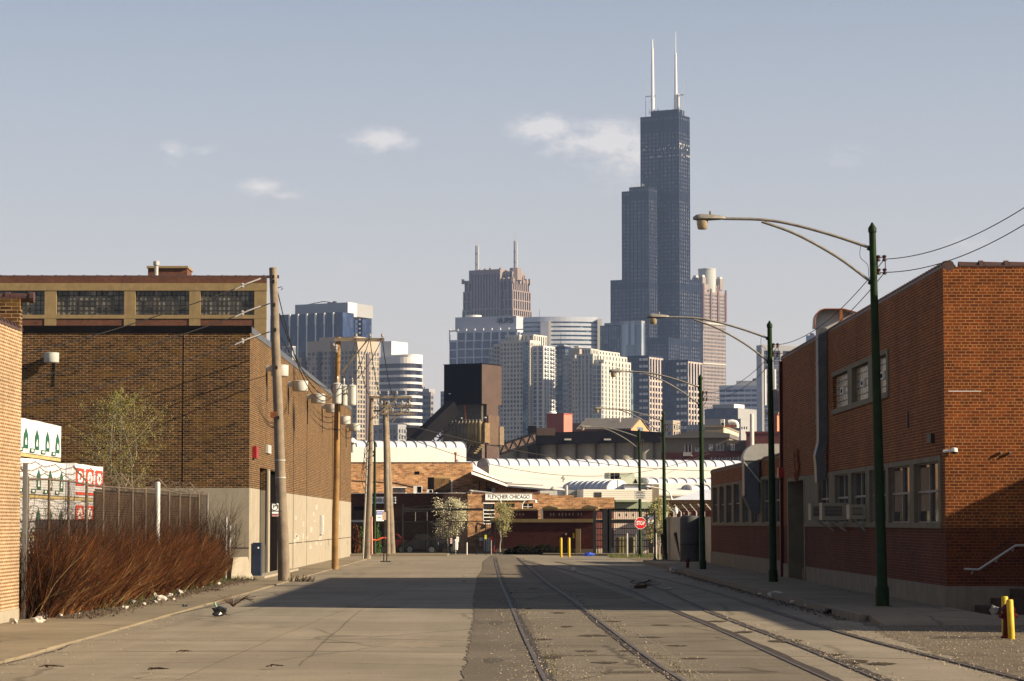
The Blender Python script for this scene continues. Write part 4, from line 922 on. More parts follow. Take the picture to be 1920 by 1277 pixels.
# fence
FX=-11.15
t=thing('chain_link_fence','rusty chain link fence with barbed wire arms, behind the brown weeds','fence',(FX,60.6,0))
FM=pm('fence_rusty',(.11,.08,.055),rough=.6,var=.4,scale=2,metal=.3)
FH=3.3
n=15; sp=(103.4-60.6)/(n-1)
for i in range(n):
    (MB().cyl((0,i*sp,0),(0,i*sp,FH),.04,.04,8).bar((0,i*sp,FH),(-.35,i*sp-.15,FH+.42),.04) if i%3==1 else MB().cyl((0,i*sp,0),(0,i*sp,FH+.02),.035,.035,8)).build('fence_post',METAL if i in(0,14) else FM,t)
MB().tube([(0,i*sp,FH-.05+rnd.uniform(-.03,.03)) for i in range(n)],.028,6).build('top_rail',FM,t)
m=MB()
for k in range(3):
    pts=[]; 
    for i in range(n-1):
        for q in range(6): f=q/6; pts.append((-.12*(k+1),(i+f)*sp,FH+.14*(k+1)-.10*4*f*(1-f)+rnd.uniform(-.02,.02)))
    m.tube(pts,.010,4,cap=False)
    for p in pts[::1]: 
        m.bar((p[0]-.03,p[1],p[2]-.03),(p[0]+.03,p[1],p[2]+.03),.008); m.bar((p[0]+.03,p[1]+.05,p[2]-.03),(p[0]-.03,p[1]+.05,p[2]+.03),.008)
m.build('barbed_wire',FM,t)
# chain link diamond mesh: real crossed wires
m=MB(); Ln=(n-1)*sp; d=.13
k=-FH
while k<Ln:
    a=max(0,k); b=min(Ln,k+FH)
    m.bar((0,a,a-k),(0,b,b-k),.005); m.bar((.006,a,FH-(a-k)),(.006,b,FH-(b-k)),.005); k+=d
m.build('chain_link',FM,t)
# tall end post by peach building and other loose posts
t=thing('fence_post','tall grey square post standing at the far corner of the peach building','post',(X(44,60.35,1000),60.5,0)); MB().box(-.05,.05,-.05,.05,0,Z(868,60.5,44)).build('shaft',METAL,t)
t=thing('fence_post','thick pale rounded steel post sticking out of the brown weeds','post',(X(295,84,1000),84,0)); MB().lathe([(.08,0),(.08,Z(903,84,295)-.06),(.06,Z(903,84,295)-.01),(.02,Z(903,84,295))],14).build('shaft',TRANS,t,smooth=True)
for px,pt,pb,lb in ((424,985,1088,'left one of the pair of pale gate posts at the end of the weeds'),(431,1000,1088,'right one of the pair of pale gate posts at the end of the weeds')):
    t=thing('gate_post',lb,'post',(X(px,103.2),103.2,0)); MB().cyl((0,0,0),(0,0,Z(pt-15,103.2,px)),.05,.05,10).build('shaft',METAL_P,t)
# lumber packs
WRAP=pm('plastic_wrap',(.60,.59,.58),rough=.35,var=.08,scale=1.2,bump=.25,spec=.4); WRAPG=pm('grey_wrap',(.42,.42,.45),rough=.3,var=.35,scale=4,bump=.4)
PGREEN=pm('printed_green',(.01,.075,.045),var=.2); PRED=pm('printed_red',(.55,.045,.02),var=.15); PKG=pm('pack_timber',(.42,.32,.14),var=.2,fine=.3); PGREY=pm('printed_grey',(.45,.45,.44))
def pack(label,x,y0,y1,z0,z1,style,dx=2.2,group='wrapped lumber packs stacked behind the fence'):
    t=thing('lumber_pack',label,'lumber pack',(x,y0,z0),0,group); l=y1-y0;h=z1-z0
    b=bmesh.new(); bmesh.ops.create_cube(b,size=1); bmesh.ops.subdivide_edges(b,edges=b.edges,cuts=6,use_grid_fill=True); r=random.Random(int(y0*7+z0*13))
    m=MB(); vs=[]
    b.verts.ensure_lookup_table()
    for v in b.verts:
        c=v.co; e=.985 if sum(abs(abs(k)-.5)<1e-3 for k in c)>=2 else 1
        vs.append(((c.x*e-.5)*dx+r.uniform(-.006,.006),(c.y*e+.5)*l,(c.z*e+.5)*h+r.uniform(-.012,.012)))
    m.add(vs,[[v.index for v in f.verts] for f in b.faces]); b.free(); m.build('wrap',WRAPG if style=='grey' else WRAP,t,smooth=True)
    MB().box(-dx+.05,-.02,.05,l-.05,-.10,-.012).build('timber_bearers',PKG,t)
    X0=.014
    def poly(pts): return [(X0,a,z) for a,z in pts]
    if style=='green':
        g=MB(); w=MB(); n=4; 
        for k in range(n):
            c=l*(k+.62)/n*.98; b0=h*.14
            g.prism([(c-.34,b0),(c+.34,b0),(c+.34,b0+h*.24),(c+.30,b0+h*.40),(c,b0+h*.60),(c-.30,b0+h*.40),(c-.34,b0+h*.24)],'yz',.008,X0)
            w.prism([(c-.12,b0+.1),(c+.12,b0+.1),(c+.12,b0+h*.2),(c,b0+h*.32),(c-.12,b0+h*.2)],'yz',.0145,X0+.003)
            cc=l*(k+.15)/n; g.box(.008,X0,cc-.3,cc+.4,h*.04,h*.16); w.box(.0145,X0+.003,cc-.12,cc+.2,h*.07,h*.13)
        g.build('green_print',PGREEN,t); w.build('white_print',SIGNW,t)
    elif style=='red':
        g=MB(); w=MB()
        for k in range(3):
            c=l*(k+.45)/3; g.box(.008,X0,c-l*.13,c+l*.13,h*.34,h*.86); 
            w.add([(X0+.004,c+l*.085*math.cos(q/14*6.283),h*.6+h*.19*math.sin(q/14*6.283)) for q in range(14)],[tuple(range(14))])
        g.box(.008,X0,l*.03,l*.97,h*.08,h*.16); g.build('red_print',PRED,t); w.build('white_print',SIGNW,t)
        u=MB()
        for k in range(3): c=l*(k+.45)/3; u.prism([(c-.2,h*.52),(c+.2,h*.52),(c,h*.72)],'yz',X0+.005,X0+.008)
        u.build('red_mark',PRED,t)
    return t
PX=-13.2
ypx=lambda px:F*-PX/(930-px)
y0,y1=ypx(36),ypx(117)
pack('topmost white wrapped lumber pack with green printed marks beside the peach building',PX,y0,y1,EYE+(980-866)*y1/F+.1,EYE+(980-800)*y1/F,'green')
z3=EYE+(980-868)*y1/F; 
zz=[z3,z3-1.12,z3-2.24,z3-3.36]
y2=ypx(126)
pack('white lumber pack with green marks, second from the top of its stack',PX,y0,y2,zz[1]+.1,zz[0]-.0,'green')
pack('white lumber pack with green marks, third from the top, behind the chain link',PX,y0,y2,zz[2]+.1,zz[1]-.01,'green')
pack('lowest white lumber pack of the near stack, mostly behind the weeds',PX,y0,y2,.1,zz[2]-.01,'green')
y3=ypx(142); pack('crumpled grey wrapped lumber pack between the green and the red printed packs',PX,y2+.1,y3,zz[1]+.1,zz[0]-.04,'grey'); pack('lower crumpled grey wrapped pack between the green and the red printed packs',PX,y2+.1,y3,zz[2]+.1,zz[1]-.01,'grey')
y4=ypx(196); zr=EYE+(980-876)*y4/F
pack('white lumber pack with red printed squares, top one of the farther stack',PX,y3+.1,y4,zz[1]+.1,zr,'red'); pack('white lumber pack with red printed squares, lower one behind the fence',PX,y3+.1,y4,zz[2]+.1,zz[1]-.01,'red')
# yard screen: slatted brown sheet on the fence further along
SL=pm('brown_slat',(.05,.026,.012),var=.35,scale=2,streak=.3)
t=thing('slat_screen','brown slatted privacy screen behind the far part of the fence','fence',(FX-.25,76,0)); m=MB()
for k in range(40): m.box(-.02,0,.1,27,.3+k*.072,.3+k*.072+.055)
m.build('slats',SL,t); MB().box(-.06,-.025,.1,27,.2,3.1).build('backing',WEEDD,t)
# feathery tree
def tree(label,x,y,h,crown,ls,n,leaf,bark,seed,cat='tree',name='tree',z0=.35,trunk=.06,up=.5,limbs=14,stems=1,twig=.5,lsz=.05,group=None,z=0,tw=1):
    r=random.Random(seed); t=thing(name,label,cat,(x,y,z),0,group); m=MB(); tips=[]
    for s in range(stems):
        bx=r.uniform(-.25,.25)*(stems>1); top=Vector((bx*2+r.uniform(-.1,.1)*h*.3,r.uniform(-.1,.1),h*.93)); base=Vector((bx,0,0))
        sp=[base.lerp(top,k/6)+Vector((r.gauss(0,.02*h*(k>0)),r.gauss(0,.02*h*(k>0)),0)) for k in range(7)]
        m.tube(sp,[trunk*(1-k/7.5) for k in range(7)],7)
        for i in range(limbs):
            f=z0+(1-z0)*(i+r.random())/limbs; k=min(5,int(f*6)); p=sp[k].lerp(sp[k+1],f*6-k); a=r.random()*6.283
            prof=math.sin(math.pi*min(1,((f-z0)/(1-z0))*.8+.22)); l=crown*prof*r.uniform(.7,1.1)
            d=Vector((math.cos(a),math.sin(a),up+r.uniform(-.1,.3))).normalized(); q1=p+d*l*.5; q2=q1+(d+Vector((0,0,.2))).normalized()*l*.5
            m.tube([p,q1,q2],[trunk*.4*(1-f*.6),trunk*.22*(1-f*.6),.006],5)
            for u in range(7):
                g=r.uniform(.25,1); pp=(p.lerp(q1,g*2) if g<.5 else q1.lerp(q2,g*2-1)); dd=(d+Vector((r.gauss(0,.6),r.gauss(0,.6),r.gauss(.1,.4)))).normalized(); e=pp+dd*l*twig*r.uniform(.4,1)
                m.tube([pp,e],[.009*tw,.004*tw],3); tips.append((pp,e))
    m.build('trunk',bark,t)
    lm=MB(); 
    for i in range(n):
        a,b=r.choice(tips); p=a.lerp(b,r.uniform(.2,1.1))+Vector((r.gauss(0,ls),r.gauss(0,ls),r.gauss(0,ls))); s=lsz*r.uniform(.5,1.4)
        u=Vector((r.gauss(0,1),r.gauss(0,1),r.gauss(0,1))).normalized(); v=u.orthogonal().normalized()
        lm.add([p-u*s,p+v*s*.5,p+u*s,p-v*s*.5],[(0,1,2,3)])
    lm.build('crown',leaf,t,recalc=False); return t
BARK=pm('bark_grey',(.25,.22,.17),var=.3,scale=6,bump=.3); BARKP=pm('bark_pale',(.38,.35,.28),var=.3,scale=6)
BARKO=pm('bark_olive',(.20,.175,.11),var=.3,scale=6); LEAFY=pm('leaf_olive',(.125,.11,.02),var=.3,island=.5,scale=2); LEAFB=pm('blossom',(.36,.33,.21),var=.25,island=.45,scale=3); LEAFB2=pm('young_leaf',(.20,.185,.07),var=.25,island=.45,scale=3)
tree('feathery olive tree with several pale stems growing in front of the brown warehouse wall',X(238,97),97,Z(708,97,240),1.75,.05,6500,LEAFY,BARKO,5,z0=.42,trunk=.045,stems=5,limbs=14,up=.75,lsz=.03,twig=.9,tw=.5)
# barrier and bin
t=thing('concrete_barrier','worn pale concrete traffic barrier beside the warehouse corner','barrier',(X(437,102.5),102.0,0),R(24))
w=X(481,102.5)-X(437,102.5); hB=Z(1044,102.5)
m=MB(); m.prism([(0,0),(0,.28),(.08,hB*.96),(w*.72,hB),(w*.76,hB*.85),(w*.86,.3),(w*1.0,.1),(w*1.0,0)],'xz',0,.55); m.build('body',pm('barrier_concrete',(.46,.40,.31),var=.2,fine=.3,bump=.5,streak=.3),t)
t=thing('utility_cabinet','tall dark blue steel bin standing against the warehouse beside the dock door','bin',(X(473,104.6),104.9,0.03)); w=X(493,104.6)-X(473,104.6)
MB().box(0,w*.75,0,.7,0,Z(1019,104.9)).build('body',BLUE,t); MB().box(w*.78,w*.8,0,.05,0,Z(1021,104.9)).box(w*1.15,w*1.18,0,.05,0,Z(1021,104.9)).box(w*.78,w*1.18,0,.04,Z(1024,104.9),Z(1021,104.9)).build('rack',METAL,t)
MB().lathe([(.001,-.0),(.05,0)],10,(w*.15,-.01,1)).build('sticker',SIGNW,t); MB().box(w*.45,w*.6,-.006,-.001,Z(1030,104.9),Z(1027,104.9)).build('label_plate',SIGNW,t)
# litter
PAP=pm('paper_litter',(.42,.38,.33),var=.2,scale=5); KB=pm('black_plastic',(.012,.012,.012),rough=.25,var=.3,scale=9,spec=.6); CARD=pm('rotten_wood',(.09,.05,.025),var=.5,scale=7,fine=.5)
def litter(name,label,px,py,r,sx,sy,sz,mat,seed,cat='paper scrap',group=None,Y=None):
    p=G(px,py); 
    o=crumple(seed,r,sx,sy,sz).build(name,mat,loc=(p.x,p.y,.03+r*sz*.6),rz=seed); tag(o,label,cat,group); return o
litter('rubbish_bag','torn black rubbish bag at the foot of the peach building',56,1158,.42,1,1.0,.85,KB,2,'bag')
litter('paper_sack','crumpled grey paper sack lying on the black rubbish bag',45,1142,.2,1,.7,1,BAG,3,'sack')
LB=[(80,1163,.12,'crumpled white paper beside the black rubbish bag'),(103,1155,.09,'small white scrap right of the black bag'),(124,1152,.13,'white carton scrap at the left foot of the weeds'),(157,1141,.10,'bright white cup lying under the weeds'),(196,1140,.06,'tiny white scrap below the weeds'),(222,1131,.09,'white paper caught low in the weeds'),(234,1144,.08,'small white scrap on the kerb side of the weeds'),(262,1127,.09,'pale scrap left of the large paper heap'),(281,1124,.22,'large crumpled pale paper heap at the foot of the weeds'),(300,1129,.15,'pinkish crumpled paper right of the large heap'),(308,1108,.17,'pale rounded bag behind the large paper heap'),(335,1118,.16,'long torn cardboard piece at the edge of the weeds'),(362,1106,.1,'white scrap near the right end of the weeds'),(410,1098,.08,'small scrap near the pale gate posts'),(25,1172,.1,'crumpled litter at the left foot of the peach wall'),(70,1170,.12,'pale torn litter in front of the black bag')]
LB+=[(x_,y_,r__,l_) for x_,y_,r__,l_ in ((90,1158,.05,'tiny pale chip left of the white carton scrap'),(113,1159,.07,'grey-white scrap below the small white scrap'),(140,1150,.06,'torn white corner between the carton and the cup'),(172,1146,.05,'pale chip right of the bright white cup'),(184,1136,.08,'folded white card in the leaf litter'),(210,1140,.05,'small cream scrap before the caught paper'),(246,1135,.10,'dirty white napkin left of the pale scrap'),(270,1136,.06,'tiny torn scrap in front of the pale scrap'),(291,1134,.08,'flattened white cup before the large heap'),(318,1121,.09,'crushed pale carton behind the cardboard piece'),(326,1127,.05,'small bright chip beside the cardboard piece'),(345,1113,.07,'white crumpled wrapper near the cardboard piece'),(378,1104,.06,'small pale scrap past the torn cardboard'),(150,1156,.04,'minute white chip on the pavement before the weeds'))]
for i,(px,py,r_,lb) in enumerate(LB): litter('paper_scrap',lb,px,py,r_,1.3,.8,.75,PAP,10+i,group='paper scraps along the weeds')
t=litter('debris_heap','heap of broken brown wood and rags lying in the shaded street',1200,1104,.13,1.6,1,.6,CARD,31,'debris')
for k in range(16):
    a=Vector((rnd.uniform(-.45,.2),rnd.uniform(-.2,.1),rnd.uniform(-.08,.16))); MB().bar(a,a+Vector((rnd.uniform(.2,.6),rnd.uniform(-.2,.2),rnd.uniform(-.05,.15))),.06,.02).build('plank',[CARD,PAP,WOOD][k%3] if k<3 else CARD,t)
t=litter('rag','dark rag with a green scrap lying on the left pavement',411,1156,.17,1.2,.8,.8,KB,35,'rag'); MB().bar((.03,-.05,.05),(.1,-.05,.22),.08,.03).build('green_scrap',pm('green_scrap',(.25,.4,.28)),t)
litter('paper_scrap','small black lump on the left pavement beyond the dark rag',346,1140,.07,1,1,.6,KB,36)
litter('paper_scrap','flat white scrap in the shaded street right of the debris heap',1255,1106,.1,1.6,1,.25,PAP,37)
litter('paper_scrap','pale tumbled leaf cluster in the shaded street left of the debris heap',1075,1074,.14,1,.6,1.1,PAP,38)
litter('paper_scrap','crumpled paper by the far right kerb',1262,1074,.18,1.1,1,.8,PAP,39)
for i,(px,py,r_,lb) in enumerate(((1455,1121,.18,'white and black bag lying in the right gutter'),(1481,1125,.12,'black scrap next to the white bag in the gutter'),(1487,1133,.09,'pale scrap below the gutter bag'),(1517,1139,.10,'white crumpled scrap in the gutter, nearest the tall lamp'),(1408,1108,.09,'flat dark scrap in the gutter near the second lamp'),(1376,1098,.12,'dark lump by the kerb left of the second lamp'),(1424,1117,.06,'tiny white scrap in the gutter'),(1552,1152,.12,'dark lump at the end of the right kerb'))):
    litter('paper_scrap',lb,px,py,r_,1.4,1,.6,KB if 'black scrap' in lb or 'dark' in lb else PAP,50+i,group='scraps in the right gutter')
for i,(px,py,l,lb) in enumerate(((512,1256,.16,'small dark twig cluster at the bottom of the picture'),(95,1257,.22,'long dark twig at the lower left'),(292,1262,.2,'broken stick lying near the lower left'),(400,1110,.35,'dark strip of wood near the end of the weeds'),(345,1228,.15,'thin stick on the left of the road'))):
    p=G(px,py); t=thing('twig',lb,'twig',(p.x,p.y,.03),0,'twigs on the ground'); m=MB(); r=random.Random(i)
    for k in range(5): m.tube([(r.uniform(-l,0),r.uniform(-.1,.1),.02),(r.uniform(-.1,.1),r.uniform(-.05,.05),.05),(r.uniform(0,l),r.uniform(-.1,.1),.03)],.006,4)
    m.build('stick',WEEDD,t)
p=G(437,1140); t=thing('dry_weed','small leafless brown weed lying on the left pavement','weed',(p.x,p.y,.03)); m=MB(); r=random.Random(5)
for k in range(40): a=r.random()*6.28; l=r.uniform(.2,.6); m.tube([(0,0,0),(l*.5*math.cos(a),l*.3*math.sin(a),l*.4),(l*math.cos(a),l*.6*math.sin(a),l*.5*r.random()+.1)],.005,3)
m.build('stems',WEED,t)
# ---------------------------------------------------------------- end of the street
def RB(name,label,cat,px0,px1,Y0,deg,group=None):
    th=R(deg); tx=X(px1,1.0); x0=X(px0,Y0); l=(tx*Y0-x0)/(math.cos(th)-tx*math.sin(th))
    t=thing(name,label,cat,(x0,Y0,0),th,group)
    def lx(px): tx=X(px,1.0); return (tx*Y0-x0)/(math.cos(th)-tx*math.sin(th))
    def lz(py,px=None):
        YY=Y0 if px is None else Y0+lx(px)*math.sin(th)
        return Z(py,YY,px or px0)
    return t,l,lx,lz
# dark fronted low building
t,l,lx,lz=RB('brick_storehouse','shaded dark brown brick building with a ragged white roof edge behind the iron fence','building',560,868,204,-14)
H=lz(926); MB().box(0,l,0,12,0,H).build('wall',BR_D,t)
m=MB(); x=0
while x<l: 
    w_=rnd.uniform(.5,1.1); m.box(x,x+w_-.05,-.08,.3,H,H+rnd.uniform(.02,.07)); x+=w_
m.build('roof_edge',WHITE,t)
DG=lambda a,b,c,d,nm,mt,y=-.03: MB().box(lx(a),lx(b),y,.3,lz(d),lz(c)).build(nm,mt,t)
DG(664,684,950,957,'lintel',BLACKM); DG(664,684,957,990,'blocked_window',pm('dark_panel',(.06,.03,.02)))
DG(655,700,975,979,'ledge',METAL_P,-.05)
t2=thing('shop_sign','white shop sign on the dark building, half hidden by the far poles','sign',(t.location.x+(lx(693))*math.cos(R(-14)),t.location.y+lx(693)*math.sin(R(-14))-.12,0),R(-14))
wS=lx(742)-lx(693); MB().box(0,wS,-.04,.04,lz(944.5),lz(932)).build('panel',SIGNW,t2)
text('lettering','FLETCHER CHICAGO',.40,SIGNK,t2,(wS/2,-.05,(lz(944.5)+lz(932))/2),sx=.62,bold=.006)
# big mottled brick hall
t,l,lx,lz=RB('brick_hall','large lit mottled brick hall under the white curved roofs at the end of the street','building',620,1020,206,20)
zt=lz(869)
pts=[(0,0),(l,0),(l,lz(911,1000)),(lx(952),lz(908,952)),(lx(925),lz(898,925)),(lx(887),lz(884,887)),(lx(886.5),lz(868,886)),(0,lz(868))]
MB().prism(pts,'xz',0,.4).build('wall',BR_F,t)
m=MB(); 
for a,b in ((0,6),(5,4),(4,3),(3,2)):
    if a==0: p0,p1=pts[7],pts[6]
    else: p0,p1=pts[a],pts[b]
    n=max(2,int(abs(p1[0]-p0[0])/.55))
    for k in range(n):
        f0=k/n;f1=(k+.85)/n; m.bar((p0[0]+(p1[0]-p0[0])*f0,.2,p0[1]+(p1[1]-p0[1])*f0+.03),(p0[0]+(p1[0]-p0[0])*f1,.2,p0[1]+(p1[1]-p0[1])*f1+.03),.5,.08)
m.build('coping',CLAY,t)
def Q(a,b,c,d,nm,mt,y=-.05,y1=.1): return MB().box(lx(a),lx(b),y,y1,lz(d,a),lz(c,a)).build(nm,mt,t)
Q(802,813.5,895,925,'dark_opening',VOID,-.01); Q(813.5,845,894,897,'lintel',CONC_T,-.05); Q(813.5,843,897,925,'bricked_up_door',BR_L,-.02); Q(844.5,847.5,900,925,'drain_pipe',METAL,-.12)
Q(777,786,884,890,'vent_hole',VOID,-.02); Q(737,760,914,923,'window',GLASSD,-.02); Q(735,762,913,914.2,'lintel',WHITE,-.03)
for a,b,lb in ((775,791,'white rooftop cooling unit with a dark fan opening in front of the lit brick hall'),(800,811,'tiny white rooftop box next to the dark opening')):
    u=thing('cooling_unit',lb,'cooling unit',(X(a,202),202,Z(925,202))); w_=(b-a)*202/F; h_=(Z(911 if a<790 else 918,202)-Z(925,202)); MB().box(0,w_,0,.6,0,h_).build('casing',WHITE,u); MB().box(w_*.45,w_*.95,-.01,-.001,h_*.08,h_*.9).build('fan_opening',VOID,u); MB().box(.05,w_-.05,.05,.55,-.8,0).build('stand',METAL,u)
m=MB(); p=[(lx(a),-.05,lz(b,a)) for a,b in ((660,901),(740,905),(775,913),(790,918),(840,921),(880,908),(908,904),(960,905))]; m.tube(p,.03,4); m.build('wall_cable',WIRE,t)
Q(897.5,899,903,921,'pipe',BLACK,-.06); Q(911.5,913,903,921,'pipe',BLACK,-.06)
Q(914,919,915,921,'wall_unit',BLACK,-.3); Q(921.5,928,915,922,'window',WHITE,-.08); 
# lit Fletcher block
t,l,lx,lz=RB('brick_studio','lit orange brick studio block with a white name board and a tall louvred window','building',877,1152,194,15)
H=lz(925)
m=MB(); sidewall_=[(lx(906.5),lx(927),lz(982,906),lz(943,906)),(lx(944),lx(965),lz(951,944),lz(944,944)),(lx(981),lx(999.5),lz(953,981),lz(944,981))]
def xzwall(m,x0,x1,z0,z1,y0,y1,holes):
    xc=sorted({x0,x1,*[h[0] for h in holes],*[h[1] for h in holes]})
    for a,b in zip(xc[:-1],xc[1:]):
        z=z0
        for h0_,h1_ in sorted([(h[2],h[3]) for h in holes if h[0]<=a+1e-6 and h[1]>=b-1e-6]):
            if h0_>z+1e-4:m.box(a,b,y0,y1,z,h0_)
            z=h1_
        if z<z1-1e-4:m.box(a,b,y0,y1,z,z1)
xzwall(m,0,lx(1013),0,H,0,.4,sidewall_); m.box(0,.4,.4,8,0,H); m.box(lx(1013),lx(1152),0,.4,0,lz(932.5,1100)); m.box(lx(1013),lx(1030),0,.39,lz(932.5,1013)+.001,lz(925,1013)); m.box(lx(1030),lx(1076),0,.39,lz(932.5,1030)+.001,lz(928.5,1030))
m.build('wall',BR_F,t)
MB().box(-.05,lx(1013),-.05,.45,H,H+.1).build('roof_edge',CLAY,t); MB().box(.41,lx(1150),.41,8,H-1.1,H-1).build('roof',WHITE_R,t); MB().box(.6,lx(1150),1.2,7.9,0,H-1.2).build('interior',VOID,t)
def Q(a,b,c,d,nm,mt,y=-.05,y1=.1): return MB().box(lx(a),lx(b),y,y1,lz(d,a),lz(c,a)).build(nm,mt,t)
g=Q(906.5,927,943,982,'louvred_window',GLASSD,.15,.2); m=MB()
for k,py in enumerate((943.5,956.5,963.5,970,976.5,982)): m.box(lx(906),lx(927.5),-.02,.12,lz(py,906)-.035,lz(py,906)+.035)
m.box(lx(905.8),lx(906.8),-.02,.12,lz(982,906),lz(954,906)); m.build('louvre',WHITE,g)
g=Q(944,965,944,951,'window',GLASSD,.15,.2); g=Q(981,999.5,944,953,'window',GLASSD,.15,.2); m=MB(); m.box(lx(981),lx(999.5),.05,.14,lz(950.5,981),lz(949.8,981)); m.box(lx(990),lx(990.7),.05,.14,lz(953,981),lz(944,981)); m.build('window_frame',WHITE,g)
Q(907,922,1008,1034,'white_door',WHITE,-.06); Q(868.5,873,932,942,'wall_fixture',WHITE,-.5,-.2) if 0 else None
Q(899,905,1008,1014,'notice_plate',SIGNW,-.04); Q(899,904,1016,1024,'red_notice',pm('pink_notice',(.5,.22,.18)),-.04)
t2=thing('shop_sign','white name board with black serif capitals above the louvred window of the studio','sign',(t.location.x+lx(910)*math.cos(R(15)),t.location.y+lx(910)*math.sin(R(15))-.1,0),R(15))
wS=lx(997)-lx(910); za=lz(937.5,910);zb=lz(926,910); m=MB(); m.box(0,wS,-.05,.05,za,zb); m.build('panel',SIGNW,t2); 
m=MB(); m.box(-.03,wS+.03,-.07,-.051,zb-.03,zb+.03); m.box(-.03,wS+.03,-.07,-.051,za-.03,za+.03); m.build('border',METAL_P,t2)
text('lettering','FLETCHER CHICAGO',.39,SIGNK,t2,(wS/2,-.06,(za+zb)/2),sx=.86,bold=.004)
t2=thing('wall_lamp','white swan-neck floodlight at the right end of the name board','lamp',(X(978,193.2),193.2,0)); pa=[P(*a,193.2)-Vector((X(978,193.2),193.2,0)) for a in ((979,955),(979,946),(985,937.5),(1004,937))]
MB().tube(pa,.045,6).build('arm',WHITE,t2); MB().lathe([(.06,.12),(.11,.05),(.11,-.1),(.02,-.12)],12,pa[-1]-Vector((0,0,.12))).build('lamp_head',WHITE,t2,smooth=True)
# vaults
def vault(label,px0,px1,Y0,deg,ytop,yspring,ybase,rad,rib,name='vaulted_roof',caps=True):
    t,l,lx,lz=RB(name,label,'roof',px0,px1,Y0,deg,'white barrel vaulted roofs')
    zT=lz(ytop);zS=lz(yspring);zB=lz(ybase); n=12; arc=[(rad-rad*math.cos(math.pi*k/n),zS+(zT-zS)*math.sin(math.pi*k/n)) for k in range(n+1)]
    MB().box(0,l,0,2*rad,zB,zS).build('wall',WHITE_R,t)
    m=MB(); m.prism(arc,'yz',0,l); m.build('vault',WHITE_V,t,smooth=True)
    m=MB(); k=0
    while k*rib<l: m.tube([(k*rib+.02,a-.0,b+.02) for a,b in arc[:9]],.045,4,cap=False); k+=1
    m.build('rib',pm('rib_dark',(.10,.10,.12)) if 'rib_dark' not in bpy.data.materials else bpy.data.materials['rib_dark'],t)
    e=MB(); e.tube([(-.03,a,b) for a,b in arc],.05,4); e.bar((-.03,rad,zS),(-.03,rad,zT),.06); e.bar((-.03,0,zS),(-.03,2*rad,zS),.06); e.build('end_frame',METAL_P,t)
    return t,lx,lz,zB
vault('long white barrel vault on the left, directly above the brick hall',630,874,222,16,824.5,838,870,1.9,.86)
vault('grey-white low vault end tucked between the dark tower and the long right vault',874,925,262,16,864,876,890,2.0,.95)
vault('longest white barrel vault with a rounded glazed left end, running to the right',917,1440,236,16,859,873,898,1.9,.93)
vault('white barrel vault partly hidden, right of the clapboard wall',1216,1420,222,16,896,906,925,1.6,.85)
vault('smallest white vault end with a wheel-like glazed front beside the low wing',1297,1420,214,16,909.5,920,940,1.2,.8)
def P2(name,label,cat,pts,mat,part='roof',thick=.12):
    c=sum(pts,Vector())/len(pts); t=thing(name,label,cat,(c.x,c.y,0)); q=[p-Vector((c.x,c.y,0)) for p in pts]; m=MB(); n=len(q)
    m.add([tuple(p) for p in q]+[tuple(p-Vector((0,0,thick))) for p in q],[tuple(range(n)),tuple(range(2*n-1,n-1,-1))]+[(i,(i+1)%n,n+(i+1)%n,n+i) for i in range(n)]); m.build(part,mat,t); return t
hall=P2('hall_roof','sloping bright white roof between the brick parapet and the long vaults','roof',[P(884,886,207.2),P(952,910,208.5),P(1090,922,206),P(1420,932,206),P(1440,893,232.5),P(915,893,232.5),P(884,869,232)],WHITE_R)
MB().add([tuple(p-Vector((hall.location.x,hall.location.y,0))) for p in (P(1080,921,206.1),P(1420,931,206.1),P(1420,990,206.1),P(1080,990,206.1))],[(0,1,2,3)]).build('front_wall',CREAM,hall)
for px,py,Y,lb in ((836,866,216,'left small cone vent on the roof above the brick hall'),(858,862,217,'second small cone vent, right one of the pair above the brick hall'),(1057,893,224,'small cone vent on the sloping white roof below the long vault'),(1037,913,207,'mushroom vent beside the grey roof duct'),(904,882,226,'small grey cone vent at the foot of the round vault end'),(661,828,219,'white round fan housing at the left end of the left vault')):
    c=P(px,py,Y); t=thing('roof_vent',lb,'vent',(c.x,Y,c.z-.4),0,'small roof vents'); k=1.3 if px==661 else .8
    MB().lathe([(.12*k,-.5),(.12*k,.25*k)],10).build('neck',METAL_P,t); MB().lathe([(.3*k,.22*k),(.32*k,.27*k),(.12*k,.5*k),(.02,.55*k)],12).build('cap',METAL_P if px!=661 else WHITE,t)
c=P(854,868,219); t=thing('roof_pipe','dark iron flue pipe in front of the left vault','pipe',(c.x,219,c.z-.3)); MB().lathe([(.07,0),(.07,1.0),(.12,1.02),(.12,1.15),(.02,1.2)],10).build('shaft',RUST,t)
# clapboard penthouse and grey duct
CLAP=pm('clapboard',(.62,.58,.50),var=.05,scale=.4)
t,l,lx,lz=RB('clapboard_annex','cream clapboard annex with a green-grey cornice above the iron gate','building',1094,1237,201,10)
H=lz(917.5); MB().box(0,lx(1223),0,6,lz(941),H).build('wall',CLAP,t); MB().box(lx(1223)+.001,l,.2,6,lz(941),lz(908,1223)).build('side_wall',CONC_D,t)
m=MB(); k=lz(941); 
while k<H: m.box(0,lx(1223),-.02,-.001,k,k+.012); k+=.16
m.build('board_lines',METAL_P,t)
MB().box(lx(1150),lx(1196),-.8,5,lz(941),lz(937.5)).box(-.0,lx(1237),-.25,5.9,lz(955),lz(941.2)).build('cornice',pm('green_cornice',(.22,.25,.17),var=.15,streak=.2),t)
MB().box(lx(1114),lx(1128),-.03,.1,lz(933,1114),lz(923,1114)).build('window',GLASSD,t)
